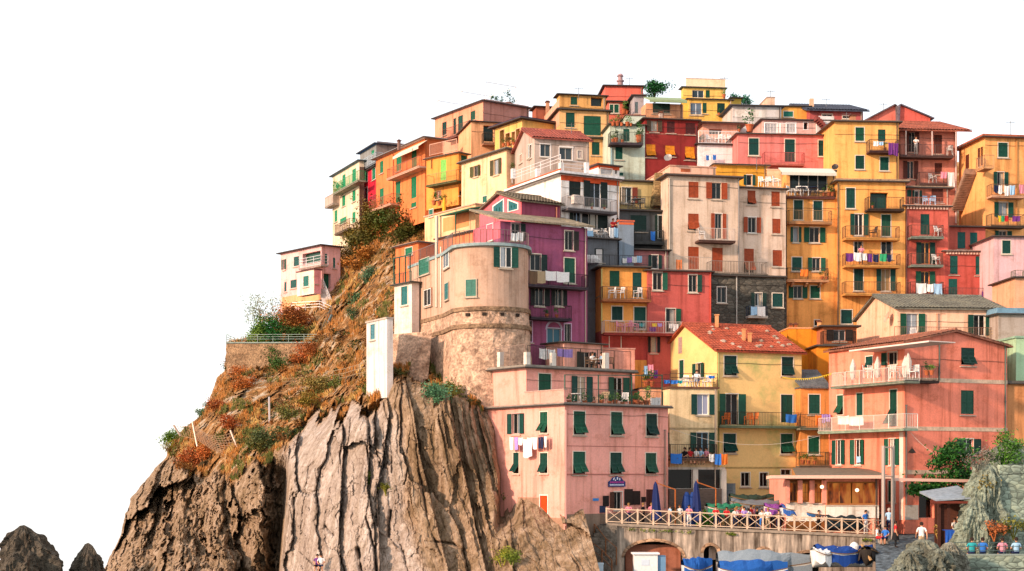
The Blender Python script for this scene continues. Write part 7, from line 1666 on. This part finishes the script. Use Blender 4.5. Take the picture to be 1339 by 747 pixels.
# ---- right hand rocks and walls
TG='8f9c8c'
def srock(x,yt,Y,r,label,seed,yb=770,lean=(0,0),pw=2.4,col='7c8678',name='rock'):
    p=W3(x,yb,Y); boulder((p.x,p.y,p.z),r,(yb-yt)/F*Y,label,seed,lean,power=pw,col=mat(col,'rubble'),name=name,rg=1.7)
srock(1284,604,97.5,(1.45,2.0),'tall craggy rock face behind the foreground railing',21,745,(.4,.8),3.2)
srock(1272,650,95.5,(1.15,1.3),'narrow rock rib left of the tall craggy rock',23,745,(.3,.3),2.4)
srock(1318,575,101,(1.9,2.),'upper rock shoulder above the green stone wall',25,700,(.2,.5),3.)
srock(1206,706,84,(1.6,1.4),'rounded foreground rock at the foot of the slipway',31,775,(0,0),2.6,'74776a')
srock(1188,719,82.5,(1.0,1.0),'low foreground rock left of the rounded one',33,775,(0,0),2.2,'6e7266')
srock(1225,716,83,(1.3,1.3),'foreground rock right of the rounded one',35,775,(0,0),2.2,'6a6e62')
srock(1243,708,86,(1.0,1.3),'upright rock beside the low stone wall',37,775,(0,0),2.6,'77766a')
srock(1172,738,81,(.8,.9),'lowest foreground rock at the slipway edge',39,775,(0,0),2.,'6e7266')
h=H('stonewall','greenish dry stone terrace wall at the right border above the path',TG,'P',1307,97.2,8,1400,None,608,745,depth=4,name='stone_wall',kind='stone',hill=False,cat='wall'); h.done()
h=H('lowwall','low pale green stone parapet wall at the lower right corner',TG,'P',1250,88,3,1400,None,727,790,depth=.9,name='stone_wall',kind='stone',hill=False,cat='wall'); h.flat('8f9a8c',.03,.06).done()
mb=MB(); rail_mesh(mb,[W3(1248,727,88.4),W3(1345,727,88.4)],.78,'h'); mb.build('path_railing',mat('4a5a58','metal'),None,'thin dark railing on the low stone wall at lower right','railing')
p0=W3(1245,752,89); mb=MB(); mb.box(p0.x,p0.x+9,88.9,95.5,p0.z-2,CZ-5.0); mb.build('path',mat('6a7468','slab'),None,kind='structure')
shrub(1313,600,98.2,1.5,'3f6a1c','green shrub crowning the right hand rock',n=900); shrub(1324,585,98.6,1.1,'55782a','lighter shrub at the right border above the stone wall',n=500)
shrub(1282,612,98,1.3,'6a6460','grey twiggy dry bush on the tall rock',n=700,leaf=.16); shrub(1300,698,94.6,.9,'9a5a34','rusty bush at the foot of the tall rock',n=400); shrub(1325,696,95,.9,'6a6a2c','olive bush at the foot of the green stone wall',n=400)
shrub(1189,668,108,.8,'3a6a24','potted style green shrub by the salmon house door',n=300); shrub(1228,700,99,.7,'b08a4a','dry straw plant at the kiosk corner',n=200); shrub(920,684,106.5,.8,'4a7a1c','green bush under the closed umbrella',n=400); shrub(929,680,106.6,.7,'6a9a2c','light green bush beside the umbrella base',n=300); shrub(1291,640,97,.8,'8a7a44','straw tuft clinging to the tall rock',n=300)
# seated people in front of right rocks
for x,y,c,l,po in ((1271,727,'t','person in turquoise shirt sitting on the low wall','sit'),(1285,727,'b','person in bright blue shirt sitting on the low wall','sit'),(1311,731,'pk','person with dark hair in pink behind the right railing','sit'),(1329,731,'lb','person in pale blue striped shirt at the right border','sit')):
    p=W3(x,y,89.6); person(Vector((p.x,p.y,CZ-5.0-.12)),po,c,'n',3.1+random.uniform(-.3,.3),l,1.12)
# people on the bridge; behind the railing
R_=random.Random(11)
BP=[(822,'pk','n','lean',0),(841,'k','k','stand',1),(852,'pk','tn','stand',0),(876,'lb','n','stand',2),(889,'w','tn','stand',0),(901,'pk','w','lean',0),(936,'r','n','lean',0),(942,'o','n','stand',1),(950,'r','k','lean',0),(961,'w','n','lean',.3),(973,'l','k','lean',0),(979,'w','n','stand',2.5),(990,'k','n','stand',1),(996,'w','b','lean',0),(1004,'w','tn','lean',0),(1010,'gy','k','stand',3),(1018,'br','n','lean',0),(1023,'r','k','stand',.5),(1029,'r','n','lean',-.3),(1041,'lb','w','stand',1.5),(1048,'g','n','lean',0),(1055,'r','k','lean',0),(1061,'k','n','stand',0),(1070,'br','k','lean',.2),(1117,'w','n','stand',1),(1122,'pk','n','lean',0),(1128,'r','k','stand',-1)]
for x,c,l,po,ro in BP:
    Y=105.15+R_.uniform(0,.5) if po=='lean' else 105.6+R_.uniform(0,1.2); X=(x-CX)/F*Y; ft=gz(X,Y)
    person(Vector((X,Y,ft)),po,c,l,ro,f'person in {NC[c][0]} top and {NC[l][0]} legs '+('leaning on' if po=='lean' else 'standing behind')+' the bridge railing',R_.uniform(.84,.93),R_.choice(['c08a6c','a8704c','d0a080']),R_.choice(['2a1c14','5a3a20','1a1410','8a6a3a']))
for i in range(22):
    x=R_.uniform(925,1075); Y=R_.uniform(106.2,107.6); X=(x-CX)/F*Y; c=R_.choice(['w','r','k','lb','pk','n','gy','w','tn','g']); l=R_.choice(['n','tn','k']); po=R_.choice(['stand','arm','walk'])
    person(Vector((X,Y,gz(X,Y))),po,c,l,R_.uniform(-2,2),f'person in {NC[c][0]} top and {NC[l][0]} legs in crowd before covered boats',R_.uniform(.84,.98),R_.choice(['c08a6c','a8704c','d0a080']),R_.choice(['2a1c14','5a3a20','1a1410','8a6a3a']))
def pp(x,yf,Y,pose,c,l,ro,label,sc=1.,**k):
    X=(x-CX)/F*Y; person(Vector((X,Y,CZ+(HY-yf)/F*Y if yf else gz(X,Y))),pose,c,l,ro,label,sc,**k)
pp(1003,0,108.9,'stand','n','n',0,'tall person in navy behind the crowd by the tarpaulin boats',1.12)
pp(1149.5,0,105.5,'stand','k','n',3,'person in black shirt seen from behind near the left pole')
pp(1162.5,0,104.9,'stand','lb','n',2.6,'grey haired person in pale blue shirt between the two poles',1.08,hair='b0a8a0')
pp(1147,0,101.2,'sit','w','r',1.2,'person in white sitting at the slipway top by the left pole'); pp(1158,0,101.,'sit','b','n',-.6,'person in blue sitting between the pole footings')
pp(1171,0,100.2,'stand','r','k',1.5,'dark dressed person with red top standing right of the poles',skirt=True)
pp(1189,0,107,'walk','r','n',.2,'person in red top and navy skirt walking up from the slipway',skirt=True)
pp(1205,725,90,'walk','w','tn',3.1,'broad person in white shirt walking away on the slipway',1.1)
pp(1212,0,109.,'stand','tn','k',.3,'person in tan standing in the dark doorway of the salmon house'); pp(1224,0,108.5,'stand','o','n',-.4,'person in orange beside the dark doorway')
pp(1248,703,99,'sit','w','k',.5,'person in white sitting at the kiosk counter'); pp(1257,700,99.5,'stand','k','k',0,'person in black standing inside the kiosk')
pp(1132,0,104.9,'stand','b','w',.5,'person with blue cap behind the right railing end')
pp(1117.,0,103.9+1.9,'stand','g','n',1,'person in green by the dark covered boat')
pp(415,748,float(surfY(415,742))-1,'sit','p','k',0,'person in purple sitting at the foot of the pale slab'); pp(420,748,float(surfY(420,742))-1,'sit','w','n',0,'person in white sitting at the foot of the pale slab')
# lamps lit under the verandah
f=HS['rest'].F
for x,y in ((906,282),(1100,300)):
    p=f.pt(vx('ZD',x),vy('ZD',y),.35); mb=MB(); mb.lathe(p,[(.02,-.12),(.12,-.06),(.13,.04),(.05,.12)],10); mb.build('globe_lamp',mat('ffd9a8','lamp'),HS['rest'].root)
# strings of small flags and cables
def cable(a,b,sag,r,col,label,flags=None):
    mb=MB(); n=24; pr=None
    for i in range(n+1):
        t=i/n; p=Vector(a).lerp(Vector(b),t)-Vector((0,0,sag*4*t*(1-t)))
        if pr: mb.bar(pr,p,r)
        if flags and i<n: mb.face([p,p+Vector((.09,0,0)),p+Vector((.045,0,-.13))])
        pr=p
    return mb.build('bunting' if flags else 'cable',mat(col,'cloth'),None,label,'bunting' if flags else 'cable')
cable(W3(1023,493,111),W3(1088,488,108.5),.25,.015,'e8c82c','string of yellow pennants from the yellow house to the salmon one',True)
cable(W3(876,560,109.5),W3(1072,570,110),.9,.012,'c8c0b8','pale cable slung across the yellow house front')
cable(W3(1190,565,105.2),W3(1285,588,105),1.2,.014,'d8ccc0','pale cable sagging across the salmon house gable wall')
# look-alike labels: say which, counting from the left
ORD=['leftmost','second from left','third from left','fourth from left','fifth from left','sixth from left','seventh from left','eighth from left','ninth from left','tenth from left','eleventh from left','twelfth from left','thirteenth from left','fourteenth from left']
bpy.context.view_layer.update()
by={}
for o in TOP: by.setdefault(o['label'],[]).append(o)
for l,L in by.items():
    if len(L)>1:
        def key(o):
            if o.type=='MESH' and o.name.startswith('person'): return o.location.x/o.location.y
            return o.location.x/max(1,o.location.y)
        L.sort(key=key)
        for i,o in enumerate(L):
            s='rightmost' if i==len(L)-1 else ORD[i]; o['label']=l+', '+s
for o in TOP:
    if len(o['label'].split())>16: print('LONG',o['label'])
